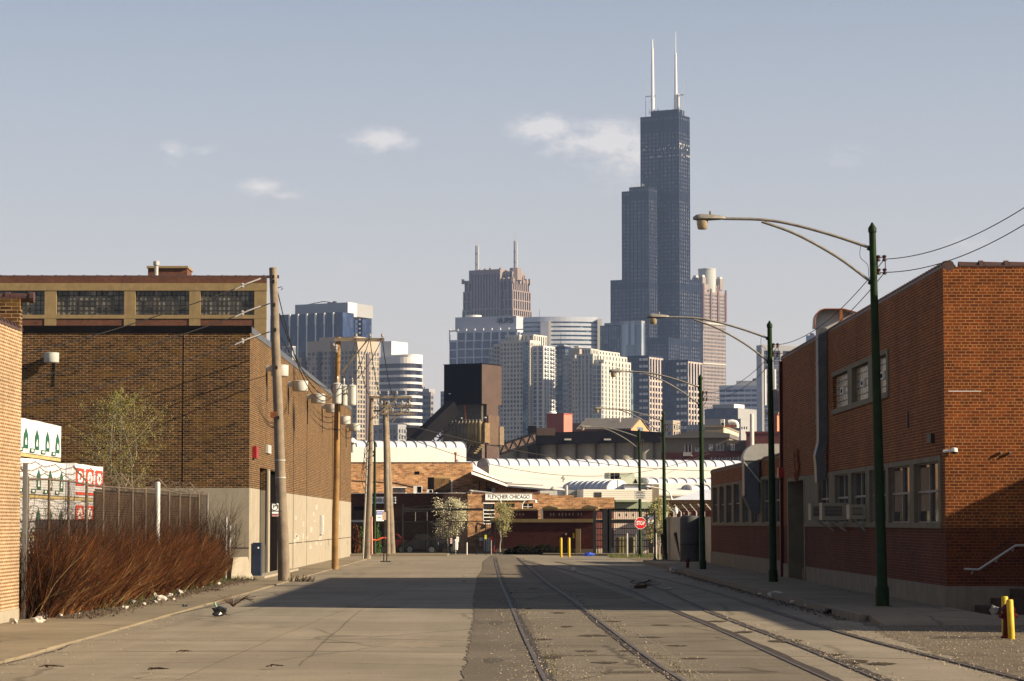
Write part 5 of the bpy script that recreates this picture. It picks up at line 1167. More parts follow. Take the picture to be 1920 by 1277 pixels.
MB().box(lx(1180),lx(1231),1.5,5,H,lz(909,1180)).build('roof_box',WHITE_V,t); MB().box(lx(1179),lx(1238),1.3,5.2,lz(909,1180),lz(907.3,1180)).build('roof_box_edge',BLACKM,t)
MB().box(lx(1231)+.01,lx(1238),.5,5,H-.6,lz(909.5,1180)-.01).build('chimney_block',CONC_T,t)
t,l,lx,lz=RB('roof_duct','flat grey metal duct lying on the roof right of the name board','duct',1013,1094,203,10)
MB().box(0,lx(1062),0,1,lz(931),lz(920)).build('duct_run',METAL_P,t); MB().box(lx(1062)+.01,lx(1094),-.1,1,lz(932),lz(919,1062)).build('duct_box',METAL,t); MB().cyl((lx(1061),-.2,lz(932)),(lx(1061),-.2,lz(910)),.12,.12,8).build('flue',METAL_P,t)
# small vault over annex
t=thing('vaulted_roof','small greenhouse-like vault with closely spaced ribs above the clapboard annex','roof',(X(1158,203.5),203.5,Z(917.5,203.5,1158)),R(32),'white barrel vaulted roofs')
r_=.98; n=12; hh=Z(899.5,203.5,1158)-Z(917.5,203.5,1158); arc=[(-r_*math.cos(math.pi*k/n),hh*math.sin(math.pi*k/n)) for k in range(n+1)]
MB().prism(arc,'xz',0,6.2).build('vault',pm('glazed_vault',(.30,.33,.40),rough=.25,spec=.6),t,smooth=True); m=MB()
for k in range(9): m.tube([(a*1.01,.02+k*.76,b*1.01+.01) for a,b in arc],.035,4)
m.build('rib',WHITE,t); MB().prism(arc,'xz',-.04,-.001).build('end_panel',WHITE_V,t); MB().bar((0,-.06,0),(0,-.06,hh),.05).build('mullion',METAL,t)
# AC box on roof
t,l,lx,lz=RB('rooftop_unit','boxy green-grey rooftop air unit with dark intake panels','cooling unit',1143,1196,222,10)
UG=pm('unit_green',(.36,.38,.30),var=.1,streak=.2)
MB().box(0,lx(1190),0,2,lz(897),lz(886)).box(lx(1160),lx(1196),-1.0,-.001,lz(908),lz(894.5)).build('casing',UG,t); MB().box(.1,lx(1151.5),-.03,-.001,lz(900),lz(887)).box(lx(1153),lx(1162),-.03,-.001,lz(900),lz(887)).build('intake',VOID,t)
MB().prism([(lx(1183),lz(906)),(lx(1191),lz(906)),(lx(1187),lz(898))],'xz',-1.05,-1.001).build('triangle_grille',VOID,t)
# maroon boundary building right of studio, in shade
t,l,lx,lz=RB('boundary_building','low maroon brick boundary building in shade with a tan band and pale capstones','building',920,1116,188,-12)
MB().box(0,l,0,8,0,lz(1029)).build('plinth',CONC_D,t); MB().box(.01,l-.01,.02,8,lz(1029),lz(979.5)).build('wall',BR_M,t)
MB().box(-.03,l+.03,-.08,8,lz(979.5),lz(973)).build('band',CONC_T,t)
SL0=[(944,951),(1009,1017)]
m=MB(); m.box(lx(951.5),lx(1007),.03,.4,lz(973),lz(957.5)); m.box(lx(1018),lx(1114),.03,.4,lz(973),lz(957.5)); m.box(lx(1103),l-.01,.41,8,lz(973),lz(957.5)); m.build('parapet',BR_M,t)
m=MB(); m.box(lx(950.5),lx(1008),-.03,.5,lz(957.5),lz(954.5)); m.box(lx(1017),lx(1115),-.03,.5,lz(957.5),lz(954)); 
for a,b,c in((1017,1040,948),(1091,1115,947)):
    m.prism([(lx(a),lz(954)),(lx(b)+.25,lz(954)),(lx(b)+.25,lz(c+4)),(lx((a+b)/2),lz(c)),(lx(a),lz(c+4))],'xz',-.12,.9)
m.build('capstone',CONC_T,t)
MB().box(lx(1008),lx(1017),1.2,1.4,lz(973),lz(953)).build('lit_screen_wall',CREAM,t)
m=MB()
for px in (955.5,961.5,967.5,973.5,980,1031.5,1037,1047.5,1053.5,1060,1066.5,1073,1083,1089): m.box(lx(px),lx(px+2),-.0,.029,lz(967),lz(962))
m.build('pale_brick_insets',CONC_D,t)
MB().box(lx(1079.5),lx(1088.5),-.05,.02,.05,lz(991.5)).build('door',CONC_T,t); MB().box(lx(1074),lx(1077),-.03,.02,lz(1009),lz(999)).build('yellow_notice',YEL,t); MB().box(lx(1060),lx(1062),-.03,.02,lz(1003),lz(1000)).build('intercom',METAL_P,t)
MB().box(lx(944)-.05,lx(951),-.04,1.2,0,lz(949)).build('gate_pier',CONC_T,t) if 0 else None
# hedge in front
def bush(name,label,px0,px1,pyt,Y,n,mat,seed,dep=1.0,cat='hedge',size=.06):
    r=random.Random(seed); x0=X(px0,Y);x1=X(px1,Y);h=Z(pyt,Y,px0); t=thing(name,label,cat,((x0+x1)/2,Y,0)); m=MB(); w_=(x1-x0)/2
    for i in range(n):
        while 1:
            a=Vector((r.uniform(-1,1),r.uniform(-1,1),r.uniform(0,1)))
            if abs(a.x)**3+abs(a.y)**2+a.z**3<1: break
        hh=h*(1+.12*math.sin(a.x*9)+.08*math.sin(a.x*23+1)); p=Vector((a.x*w_,a.y*dep,a.z*hh)); s=size*r.uniform(.5,1.4); u=Vector((r.gauss(0,1),r.gauss(0,1),r.gauss(0,1))).normalized(); v=u.orthogonal().normalized()
        m.add([p-u*s,p+v*s*.6,p+u*s,p-v*s*.6],[(0,1,2,3)])
    m.build('foliage',mat,t,recalc=False); mm=MB()
    for k in range(6): a=r.uniform(-.7,.7)*w_; mm.tube([(a,0,0),(a*1.1,0,h*.7)],.03,4)
    mm.build('stems',BARK,t); return t
HG=pm('hedge_dark',(.008,.007,.004),spec=.03,var=.3,island=.5); EG=pm('evergreen',(.035,.075,.012),var=.3,island=.5)
bush('hedge','long very dark clipped hedge at the foot of the maroon wall',944,1079,1022,184.6,9000,HG,1,.9)
bush('shrub','upright green evergreen shrub between the far poles on the left',699,716,987,184,2500,EG,2,.4,'shrub')
bush('shrub','green shrub behind the conduit pole on the left',673,690,985,186,1500,EG,3,.4,'shrub')
bush('shrub','brown leafless bush at the far corner of the warehouse',660,676,988,181,2500,WEED,4,.5,'shrub')
bush('shrub','small brown bush at the foot of the maroon gate pier on the right',1236,1246,1022,178,800,WEED,6,.3,'shrub')
tree('rounded street tree with pale blossom standing in front of the shaded fence',X(841,184.8),184.8,Z(934,184.8,841),1.5,.17,6500,LEAFB,BARK,11,z0=.28,trunk=.07,limbs=26,up=.55,lsz=.05)
tree('narrow blossoming street tree beside the name board',X(938,184.6),184.6,Z(940,184.6,938),1.15,.15,4200,LEAFB2,BARK,12,z0=.35,trunk=.06,limbs=22,up=.9,lsz=.042)
tree('pale blossoming tree behind the fourth green lamp, beside the corrugated fence',X(1236,160),160,Z(932,160,1236),1.2,.16,5200,LEAFB2,BARK,13,z0=.2,trunk=.06,limbs=26,up=.8,lsz=.05)
# iron fence along the cross street
t=thing('iron_fence','black iron picket fence with a tall gate frame in front of the shaded building','fence',(X(738,183.7),183.7,0))
x1=X(944,183.7)-X(738,183.7); hf=Z(977,183.7,850); m=MB(); k=0
while k<x1: m.box(k-.012,k+.012,-.012,.012,.05,hf); k+=.14
m.build('pickets',BLACK,t); MB().box(0,x1,-.03,.03,hf-.05,hf).box(0,x1,-.03,.03,.12,.18).build('rails',BLACK,t)
for px,w_ in ((739,.05),(755,.1),(801,.05),(894,.06),(911,.06),(928,.06),(943,.07)):
    MB().box(X(px,183.7)-t.location.x-w_/2,X(px,183.7)-t.location.x+w_/2,-.06,.06,0,hf+.05 if px!=755 else Z(945,183.7)).build('fence_post',BLACK,t)
a,b=[X(p,183.7)-t.location.x for p in(755,905)]
m=MB(); m.box(a,b,-.04,.04,Z(953,183.7)-.16,Z(953,183.7)); m.tube(smooth_path([(a,0,Z(953,183.7)),((a+b)/2-1,0,Z(948,183.7)),(b-1.6,0,Z(951,183.7))],8),.03,4); m.box(a,X(802,183.7)-t.location.x,-.03,.03,Z(958.5,183.7)-.06,Z(958.5,183.7)); m.build('gate_top',BLACK,t)
for px in (779,801): MB().box(X(px,183.7)-t.location.x-.012,X(px,183.7)-t.location.x+.012,-.03,-.012,hf,Z(958.5,183.7)).build('gate_rod',METAL_P,t)
# parked cars behind the fence
def car(label,px0,px1,Y,mat,name='parked_car',flip=1):
    x0=X(px0,Y);x1=X(px1,Y);t=thing(name,label,'car',((x0+x1)/2,Y,0),0,'parked cars behind the iron fence'); L_=(x1-x0)
    k=L_/4.5; m=MB(); side=[(-2.25,.35),(-2.25,.78),(-2.05,.90),(-1.15,.98),(-.55,1.40),(.75,1.42),(1.55,1.02),(2.1,.92),(2.25,.7),(2.25,.35)]
    side=[(a*k*flip,b) for a,b in side]; m.prism(side,'xz',-.85,.85); m.build('body',mat,t,smooth=False)
    g=MB(); g.prism([(a*k*flip,b) for a,b in((-1.0,1.0),(-.5,1.34),(.7,1.36),(1.35,1.03))],'xz',-.87,.87); g.build('side_window',GLASSD,t)
    for s_ in(-1.4,1.4):
        for yy in(-.88,.66): w_=MB().cyl((s_*k,yy,.33),(s_*k,yy+.22,.33),.33,.33,18).build('wheel',BLACK,t); MB().cyl((s_*k,yy-.01,.33),(s_*k,yy+.0,.33),.2,.2,14).build('hubcap',METAL,w_)
    for yy in(-.6,.45): MB().box((2.24*k if flip>0 else -2.26*k),(2.26*k if flip>0 else -2.24*k),yy,yy+.2,.66,.8).build('headlight',SIGNW,t)
    return t
CB=pm('car_blue_grey',(.008,.010,.013),rough=.25,spec=.6,var=.1); CK=pm('car_black',(.02,.02,.022),rough=.2,spec=.6,var=.1); CRD=pm('car_red',(.2,.01,.012),rough=.25,spec=.6,var=.1)
car('blue-grey car parked in the shade behind the iron fence',757,822,187.2,CB)
car('dark car parked right of the blue-grey one behind the fence',798,862,190.5,CK,flip=-1)
car('bright red car half hidden behind the far wooden poles',706,765,187.5,CRD)
t=thing('waste_container','red painted steel container with white marks at the far corner of the warehouse','container',(X(662,186),186,0)); w_=X(688,186)-X(662,186)
MB().prism([(0,0),(w_*.9,0),(w_,1.45),(.1,1.45)],'xz',0,1.5).build('body',RED,t); MB().box(0,w_+.05,-.05,1.55,1.45,1.53).build('rim',REDD,t); m=MB()
for k in range(3): m.box(w_*.35,w_*.75,-.01+k*.0,0-.002,.55+.22*k,.62+.22*k)
m.build('white_marks',SIGNW,t)
t=thing('orange_barrier','curved orange plastic boom lying between the far poles','barrier',(X(700,177),177,0)); pa=[P(a,b,177)-Vector((t.location.x,177,0)) for a,b in((680,1013),(697,1012),(706,1013),(716,1009),(724,1009))]
MB().tube(smooth_path(pa,4),.06,6).build('boom',ORANGE,t); MB().cyl((pa[0].x+.3,0,0),(pa[0].x+.3,0,pa[0].z),.05,.05,6).build('leg',ORANGE,t)
t=thing('meter_cabinet','small white rounded meter cabinet behind the fence, right of the blossoming tree','cabinet',(X(854,187),187,0)); MB().lathe([(.16,.3),(.18,.5),(.18,.95),(.1,1.05)],12).build('box',WHITE,t); MB().cyl((0,0,0),(0,0,.3),.05,.05,6).build('leg',METAL,t)
def nd(t,w,h): smallprint(2,h*.3,SIGNR,t,(0,-.016,h*.2)); smallprint(5,h*.22,SIGNK,t,(0,-.016,-h*.2))
sign('fence_sign','upper small white notice on the fence right of the blossoming tree',858,1011,183.5,5,9,SIGNW,nd)
sign('fence_sign','small pinkish notice on the fence below the blossoming tree',846,1014,183.5,4,10,pm('pink_sign',(.5,.38,.34)),nd)
sign('fence_sign','small yellow-green tag on the fence post left of the white door',910.5,1007,183.5,4,8,pm('tag_yellow',(.35,.33,.03)))
sign('fence_sign','small dark red plate in front of the white door',922,1010,183.4,5.5,7,REDD)
for px,pt,lb,mt in ((921,1013,'grey post carrying the dark red plate at the fence',METAL),(875.5,1017,'short white post in the shade behind the fence',WHITE)):
    t=thing('short_post',lb,'post',(X(px,183.3),183.3,0)); MB().cyl((0,0,0),(0,0,Z(pt,183.3)),.04,.04,8).build('shaft',mt,t)
t=thing('traffic_cone','small orange-red cone at the foot of the white door','cone',(X(926.5,185.5),185.5,.12)); MB().lathe([(.13,.04),(.03,.5)],12).build('cone',RED,t); MB().box(-.18,.18,-.18,.18,0,.04).build('base',RED,t)
t=thing('tarp_bundle','small bright blue bundle on the ground before the iron gate','tarp',(X(1103,176),176,.1)); crumple(61,.22,1.9,1,.7).build('cloth',BLUEB,t)
# lamp with curved arm over the name board, far, and the one at right
def hook_lamp(label,pbase,Y,pts,mat):
    b=Vector((X(pbase,Y),Y,0)); t=thing('hook_lamp',label,'street lamp',b,0,'pale street lamps with a bent arm'); pa=[P(a,c,Y)-b for a,c in pts]
    MB().tube([Vector((0,0,0))]+pa,[.08]+[.07]*2+[.05]*(len(pa)-2),8).build('pole',mat,t,smooth=True)
    e=pa[-1]; m=MB(); m.lathe([(.02,.1),(.16,.07),(.2,0),(.12,-.06)],12,e+Vector((-.25,0,0))); m.box(e.x-.3,e.x+.15,-.1,.1,e.z-.04,e.z+.08); m.build('lamp_head',mat,t)
    MB().lathe([(.12,-.05),(.1,-.2),(.02,-.22)],12,e+Vector((-.3,0,0))).build('refractor',LAMPG,t,smooth=True)
hook_lamp('pale lamp whose curved arm crosses the white name board',940,191,[(940,960),(939,940),(931,930),(921,924.5),(905,922.5),(890,921)],METAL_P)
hook_lamp('pale lamp with a hooked arm just right of the stop sign notices',1259,186,[(1259,950),(1259,935),(1256,924),(1250,919),(1235,915.5),(1221,913)],WHITE)
# iron gate and wall right
gx=lambda px:X(px,182)
t=thing('iron_gate','tall black iron gate with close bars in front of a pale wall','gate',(gx(1113),182,0)); o=gx(1113); m=MB(); k=0; Wg=gx(1226)-o; hg=Z(957,182,1150)
while k<Wg: m.box(k-.014,k+.014,-.014,.014,.1,hg); k+=.15
m.build('bars',BLACK,t); m=MB()
for py in (959,975,991,1003,1013.5,1024.5,1043): m.box(0,Wg,-.025,.025,Z(py,182)-.03,Z(py,182)+.03)
m.box(0,Wg,-.03,.03,Z(980.5,182),Z(975,182)); m.build('rails',BLACK,t)
for px,w_ in((1115,.10),(1136,.22),(1143,.14),(1220,.16)): MB().box(gx(px)-o-w_,gx(px)-o+w_,-.08,.08,0,Z(955 if px in(1136,1143) else 957,182)).build('gate_post',BLACK,t)
t,l,lx,lz=RB('pale_wall','pale pinkish garden wall with a row of square holes, behind the iron gate','wall',1117,1232,196,10)
PW=pm('pale_pink_wall',(.50,.40,.32),var=.1,streak=.2)
MB().box(0,l,0,.4,0,lz(958)).build('wall',PW,t); m=MB()
for k in range(8): a=1122+k*12.8; m.box(lx(a),lx(a+2.5),-.01,.1,lz(968),lz(963))
m.build('square_hole',VOID,t); MB().box(0,l,-.05,.3,lz(980),lz(973.5)).build('shadow_ledge',CONC_D,t)
m=MB()
for k in range(7): a=1128+k*14; m.box(lx(a),lx(a+11),.1,.5,lz(957.9),lz(953.5))
m.build('dark_louvre',VOID,t)
for k,px in enumerate((1161,1167,1173,1184.5)):
    b=thing('bin',['leftmost','second','third','rightmost'][k]+' olive upright barrel behind the iron gate','barrel',(X(px,187),187,0),0,'barrels behind the iron gate'); MB().lathe([(.2,0),(.22,.05),(.22,1.15),(.15,1.2)],12).build('drum',pm('olive_bin',(.14,.12,.05)) if k==0 else bpy.data.materials['olive_bin'],b)
t,l,lx,lz=RB('far_brick_wall','low tan and maroon brick wall with pale square insets, right of the hooked lamp','wall',1238,1440,176,-8)
MB().box(0,l,0,.4,0,lz(954.5)).build('lower_wall',BR_M,t); MB().box(0,l,1.1,1.5,0,lz(937)).build('upper_wall',BR_L,t); m=MB()
for px in(1281,1293,1304.5): m.box(lx(px),lx(px+3),-.01,.05,lz(964.5),lz(960.5))
m.build('pale_inset',CONC,t)
t=P2('tent_roof','low white tent-like roof left of the low wing','roof',[P(1255,938,190),P(1345,941,190),P(1420,941,190),P(1420,918,199),P(1318,918,199)],WHITE_V)
t=thing('acorn_lamp','white acorn street lamp above the corrugated fence','street lamp',(X(1267,158),158,0)); zl=Z(964,158,1267); MB().cyl((0,0,0),(0,0,zl),.045,.04,10).build('pole',METAL_P,t); MB().lathe([(.07,0),(.12,.05),(.15,.18),(.12,.32),(.04,.42),(.02,.5)],16,(0,0,zl)).build('globe',WHITE,t,smooth=True)
# corrugated fence on the right with barbed wire
t=thing('corrugated_fence','grey corrugated metal fence topped with barbed wire arms, left of the low wing','fence',(X(1248,150),150,.13))
pA=Vector((0,0,0)); pB=Vector((X(1334,138.5)-X(1248,150),138.5-150,0)); n=90; hc=Z(980,150)-0; hc=2.35
m=MB(); vs=[]; nn=(pB-pA).normalized().cross(Vector((0,0,1)))
for i in range(n*2+1): p=pA.lerp(pB,i/(n*2))+nn*(.03*(i%2)); vs+= [tuple(p),tuple(p+Vector((0,0,hc)))]
m.add(vs,[(2*i,2*i+2,2*i+3,2*i+1) for i in range(n*2)]); m.build('corrugated_sheet',pm('corrugated',(.36,.35,.32),rough=.5,var=.25,scale=.5,streak=.5,metal=.3),t)
for i in range(7):
    p=pA.lerp(pB,i/6)-nn*.05; MB().cyl(p,p+Vector((0,0,hc+.3)),.04,.04,8).bar(p+Vector((0,0,hc+.3)),p+Vector((-.35,-.1,hc+.7)),.04).build('fence_post',METAL_P,t)
m=MB(); 
for k in range(3):
    a=pA-nn*.05+Vector((-.1*k,0,hc+.38+.14*k)); b=pB-nn*.05+Vector((-.1*k,0,hc+.38+.14*k)); m.tube([a,b],.01,4)
m.build('barbed_wire',METAL_P,t); MB().bar(pA+Vector((0,0,hc)),pB+Vector((0,0,hc)),.05).build('top_rail',METAL_P,t)
for (a,b,Y,w_,lb) in (((1266,1000),(1279,1053),147,.16,'black steel beam leaning against the corrugated fence'),((1240,1003),(1248,1050),149,.13,'dark leaning steel beam right behind the fourth green lamp')):
    p=P(*a,Y);q=G(b[0],b[1]); q=Vector((X(b[0],Y-1),Y-1,.13)); t=thing('steel_beam',lb,'beam',q,0,'leaning steel beams'); MB().bar((0,0,0),p-q,w_).build('beam',BLACK,t)

t=thing('dark_tank','dark grey upright cylindrical tank standing in shade against the corrugated fence','tank',(X(1295,141),141.6,.13)); MB().lathe([(.52,0),(.52,2.25),(.45,2.42),(.02,2.46)],24).build('shell',pm('tank_dark',(.05,.05,.052),var=.3,streak=.4),t,smooth=True); MB().lathe([(.54,.9),(.55,.93),(.54,.96)],24).build('hoop',BLACK,t)
# ---------------------------------------------------------------- middle distance
def tower(name,label,pxl,pxc,pxr,D,deg=30,cat='building',group=None):
    """Empty at the near corner; local x runs along the left face (negative = left), y back along the right face"""
    th=R(deg); s=D/F; c=Vector((X(pxc,D),D,0)); t=thing(name,label,cat,c,-th,group)
    t_=dict(t=t,D=D,s=s,th=th,pxc=pxc,wl=(pxc-pxl)*s/math.cos(th),wr=(pxr-pxc)*s/math.sin(th))
    t_['lx']=lambda px,y=0:(X(px,1.0)*(c.y+y*math.cos(th))-c.x-y*math.sin(th))/(math.cos(th)+X(px,1.0)*math.sin(th))
    t_['ly']=lambda px,x=0:(X(px,1.0)*(c.y-x*math.sin(th))-c.x-x*math.cos(th))/(math.sin(th)-X(px,1.0)*math.cos(th))
    t_['z']=lambda py,x=0,y=0:Z(py,D-x*math.sin(th)+y*math.cos(th),pxc)
    t_['wl']=-t_['lx'](pxl); t_['wr']=t_['ly'](pxr)
    return t_
def facade(T,x0,x1,y0,y1,z0,z1,frame,glass,fh=3.9,bw=3.0,sp=.35,pr=.25,rel=.4,hb=None,parapet=1.2,side=True,fname='wall_frame',gname='glazing',rp=1.0,pdark=None,fskip=1):
    t=T['t'] if isinstance(T,dict) else T
    MB().box(x0,x1,y0,y1,z0,z1).build(gname,glass,t)
    m=MB(); nf=max(1,int(round((z1-z0)/fh))); f=(z1-z0)/nf
    if sp>0:
        for k in range(0,nf,fskip):
            za=z1-k*f; zb=za-f*sp
            if zb<z0: break
            m.box(x0,x1,y0-rel*.7,y0-.001,zb,za)
            if side: m.box(x1+.001,x1+rel*.7,y0-rel*.69,y1,zb,za)
    if pr>0:
        nx=max(1,int(round((x1-x0)/bw))); b=(x1-x0)/nx; w=b*pr
        for k in range(nx+1):
            xx=x0+b*k; a=max(x0,xx-w/2); c=min(x1,xx+w/2); m.box(a,c,y0-rel,y0-.002,z0,z1-.01*k%0.05)
        if side:
            ny=max(1,int(round((y1-y0)/bw))); b=(y1-y0)/ny; w=b*pr
            for k in range(ny+1):
                yy=y0+b*k; a=max(y0-rel,yy-w/2) if k else y0-rel; c=min(y1,yy+w/2); m.box(x1+.002,x1+rel,a,c,z0,z1-.012*k%0.05)
    m.build(fname,frame,t)
    if parapet: MB().box(x0-.02,x1+rel+.05,y0-rel-.05,y1,z1,z1+parapet).build('parapet',frame,t)
GBL=glassy('glass_blue',(.012,.026,.074),(.04,.06,.12),thr=.6)
GBK=glassy('glass_black',(.010,.012,.022),(.06,.06,.07),thr=.6)
GGR=glassy('glass_grey',(.035,.045,.055),(.14,.16,.17),thr=.4)
GTL=glassy('glass_teal',(.03,.06,.085),(.12,.18,.2),thr=.5)
GWN=glassy('glass_window',(.03,.035,.045),(.25,.26,.22),cell=(1.5,1.5,3.0),thr=.5)
GSE=glassy('glass_sears',(.032,.036,.050),(.09,.09,.09),cell=(1.52,1.52,4.0),thr=.55,rough=.2)
CRM=pm('cream_stone',(.41,.385,.335),var=.06,scale=.03); WST=pm('white_stone',(.52,.50,.47),var=.05,scale=.03); GST=pm('grey_stone',(.24,.24,.24),var=.08,scale=.03)
TAN=pm('tan_stone',(.30,.25,.19),var=.08,scale=.03); PNK=pm('pink_granite',(.215,.175,.155),var=.12,scale=.05); ATT=pm('rose_granite',(.21,.165,.145),var=.1,scale=.05)
BLK=pm('black_aluminium',(.007,.011,.024),spec=.12,rough=.5,var=.15,scale=.02); BLB=pm('blue_black_frame',(.010,.016,.04),spec=.12,rough=.5,var=.15,scale=.02)
# --- brown/black silo tower
T=tower('mill_tower','black and brown clad mill tower with tanks and conveyors around its foot',832,903,940,480)
lx,ly,z=T['lx'],T['ly'],T['z']; t=T['t']
MB().box(lx(832),0,0,T['wr'],z(757),z(682)).build('upper_box',BLACKM,t)
MB().box(0.003,.06,-.02,T['wr'],z(757),z(682)).build('side_cladding',BROWNM,t)
m=MB(); m.box(lx(831),.2,-.2,T['wr']+.1,z(682),z(681)); m.build('roof_edge',BLACKM,t)
y0=ly(912); y1=ly(934); MB().box(-2.0,.05,y0,y1,0,z(757)).build('stair_shaft',BROWNM,t)
MB().box(lx(838),-.6,1.0,T['wr']-.5,z(791),z(757)).build('recess_wall',pm('tower_grey',(.08,.07,.055),var=.3,streak=.4),t)
MB().box(lx(840),-.3,.6,T['wr']-.3,0,z(828)).build('base',pm('tower_brown',(.09,.065,.05),var=.3,streak=.4),t)
TK=pm('tank_stained',(.12,.095,.06),rough=.5,var=.5,scale=.4,streak=.6); TK2=pm('tank_brassy',(.20,.14,.05),rough=.5,var=.4,scale=.4,streak=.5)
n=11
for k in range(n):
    a=lx(833)+(lx(905)-lx(833))*(k+.5)/n; m=MB(); m.lathe([(.1,z(838)),(.45,z(829)),(.45,z(793)),(.2,z(790)),(.08,z(788))],12,(a,-.3,0)); m.build('tank',TK if k<7 else TK2,t,smooth=True)
MB().box(lx(902),.9,-.4,y0-.3,z(830),z(793)).build('brass_tank',pm('tank_gold',(.17,.115,.055),var=.25,streak=.3),t); MB().box(.06,.5,y1-.3,y1+1.3,z(833),z(798)).build('side_tank',pm('tank_tan',(.15,.11,.065),var=.2),t)
MB().box(.051,.3,y0+.2,y1-.1,z(833),z(778)).build('sheathing',pm('sheath_brown',(.095,.058,.036),var=.2,streak=.3),t)
m=MB()
for k in range(5): m.box(lx(889+3.2*k),lx(896+3.2*k),-1.4,-.2,z(850-3.6*k),z(848.5-3.6*k))
m.build('stair_flights',CONC_T,t)
m=MB(); m.box(lx(832),lx(905),-.9,-.8,z(787.5),z(787)); 
for k in range(12): xx=lx(833)+(lx(904)-lx(833))*k/11; m.box(xx-.03,xx+.03,-.9,-.84,z(793),z(786))
m.bar((lx(875),-1,z(860)),(lx(888),-1,z(832)),.08); m.bar((lx(870),-1,z(850)),(lx(880),-1,z(828)),.08); m.build('gantry_rail',METAL_P,t)
MB().box(lx(870),lx(873.5),-.05,-.003,z(790),z(758)).build('rust_pipe',RUST,t); m=MB()
m.box(lx(842),lx(845),-.2,-.02,z(737.5),z(736)); m.box(lx(862),lx(868),-.5,-.3,z(784),z(782.5)); m.box(lx(906),lx(910),.1,.3,z(784),z(782)); m.build('flood_lamp',SIGNW,t)
# inclined conveyors
a=P(765,846,470);b=P(850,764,479); t=thing('conveyor','dark covered conveyor rising steeply from the left to the black tower','conveyor',(a.x,470,0)); o=Vector((a.x,470,0)); up=(b-a).normalized().cross(Vector((0,1,0))).normalized()
MB().bar(a-o,b-o,1.8,2.6,up=Vector((0,0,1))).build('gallery',BLACKM,t); m=MB()
dn=Vector((1.3,0,-2.0)); 
for k in range(9):
    p=a.lerp(b,k/9)-o; q=a.lerp(b,(k+1)/9)-o; m.bar(p+dn,q+dn,.25); m.bar(p+Vector((.6,-.3,-.8)),q+dn,.18); m.bar(p+dn,p+Vector((.6,-.3,-.8)),.18)
m.build('truss',BLACKM,t)
a=P(938,834,490);b=P(1004,812,500); t=thing('conveyor','brown truss bridge rising gently from the tower to the silo roof','conveyor',(a.x,490,0)); o=Vector((a.x,490,0))
m=MB(); d=Vector((0,0,1.7)); n=8
m.bar(a-o,b-o,.3); m.bar(a-o-d,b-o-d,.3); 
for k in range(n): p=a.lerp(b,k/n)-o;q=a.lerp(b,(k+1)/n)-o; m.bar(p,q-d,.15) if k%2 else m.bar(p-d,q,.15)
m.build('truss',BLACKM,t); MB().add([tuple(v) for v in (a-o+Vector((0,.4,-.05)),b-o+Vector((0,.4,-.05)),b-o-d+Vector((0,.4,0)),a-o-d+Vector((0,.4,0)))],[(0,1,2,3)]).build('side_panel',BROWNM,t)
# silos
t=thing('grain_silos','row of pale grey concrete grain silos with a black sheet-metal gallery on top','silo',(X(935,520),520,0)); o=X(935,520); sl=520/F
SG=pm('silo_concrete',(.26,.235,.185),var=.2,scale=.2,streak=.5)
k=0; 
while 935+k*36.5<1250:
    c=(k+.5)*36.5*sl; MB().cyl((c,2,0),(c,2,Z(828 if k>1 else 832,520)),36.5*sl*.53,None,26).build('silo',SG,t,smooth=True); k+=1
MB().box(0,335*sl,2,9,0,Z(836,520)).build('silo_back',SG,t)
c=318*sl; MB().cyl((c+1.2,1,0),(c+1.2,1,Z(829,520)),24*sl,None,26).build('end_silo',pm('silo_pale',(.40,.36,.29),var=.15,streak=.3),t,smooth=True)
gx=lambda px:X(px,520)-o
pts=[(gx(940),Z(836,520)),(gx(1002),Z(812,520)),(gx(1022),Z(812,520)),(gx(1160),Z(806,520)),(gx(1246),Z(811,520)),(gx(1246),Z(829,520)),(gx(1200),Z(829,520)),(gx(1010),Z(834,520)),(gx(940),Z(843,520))]
MB().prism(pts,'xz',-1.5,4).build('gallery',BLACKM,t); MB().box(gx(1006),gx(1041),-1.6,4,Z(817,520),Z(803,520)).build('head_house',BROWNM,t); MB().box(gx(990),gx(1006)-.01,-1.9,4,0,Z(799,520)).build('head_leg',BLACKM,t)
MB().box(gx(1200),gx(1245),-1.3,.5,Z(818,520),Z(811,520)).build('side_panel',BLACKM,t)
for px in(1064,1138): MB().box(gx(px-6),gx(px+7),-1.9,-1.52,Z(826,520),Z(823,520)).build('wall_lamp',METAL_P,t)
def simple(name,label,pxl,pxc,pxr,D,yt,wall,side=None,deg=30,windows=None,roof=None,cat='building',yb=None):
    T=tower(name,label,pxl,pxc,pxr,D,deg,cat); t=T['t']; z=T['z']
    MB().box(-T['wl'],0,0,T['wr'],0,z(yt)).build('wall',wall,t)
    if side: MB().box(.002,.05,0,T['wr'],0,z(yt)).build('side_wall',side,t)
    MB().box(-T['wl']-.1,.15,-.1,T['wr'],z(yt),z(yt)+.3).build('parapet',roof or wall,t)
    return T
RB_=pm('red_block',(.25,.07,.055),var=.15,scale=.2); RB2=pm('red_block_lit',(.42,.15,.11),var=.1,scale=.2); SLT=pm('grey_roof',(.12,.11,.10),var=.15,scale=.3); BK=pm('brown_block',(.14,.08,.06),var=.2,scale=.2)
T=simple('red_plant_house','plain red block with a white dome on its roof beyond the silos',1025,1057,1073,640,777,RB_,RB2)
MB().lathe([(1.1,0),(1.0,.45),(.6,.75),(.02,.85)],14,(T['lx'](1036,2),2,T['z'](777)+.2)).build('dome',WHITE,T['t'],smooth=True)
simple('plain_block','low reddish block between the red plant house and the gabled building',1045,1095,1100,700,795,BK)
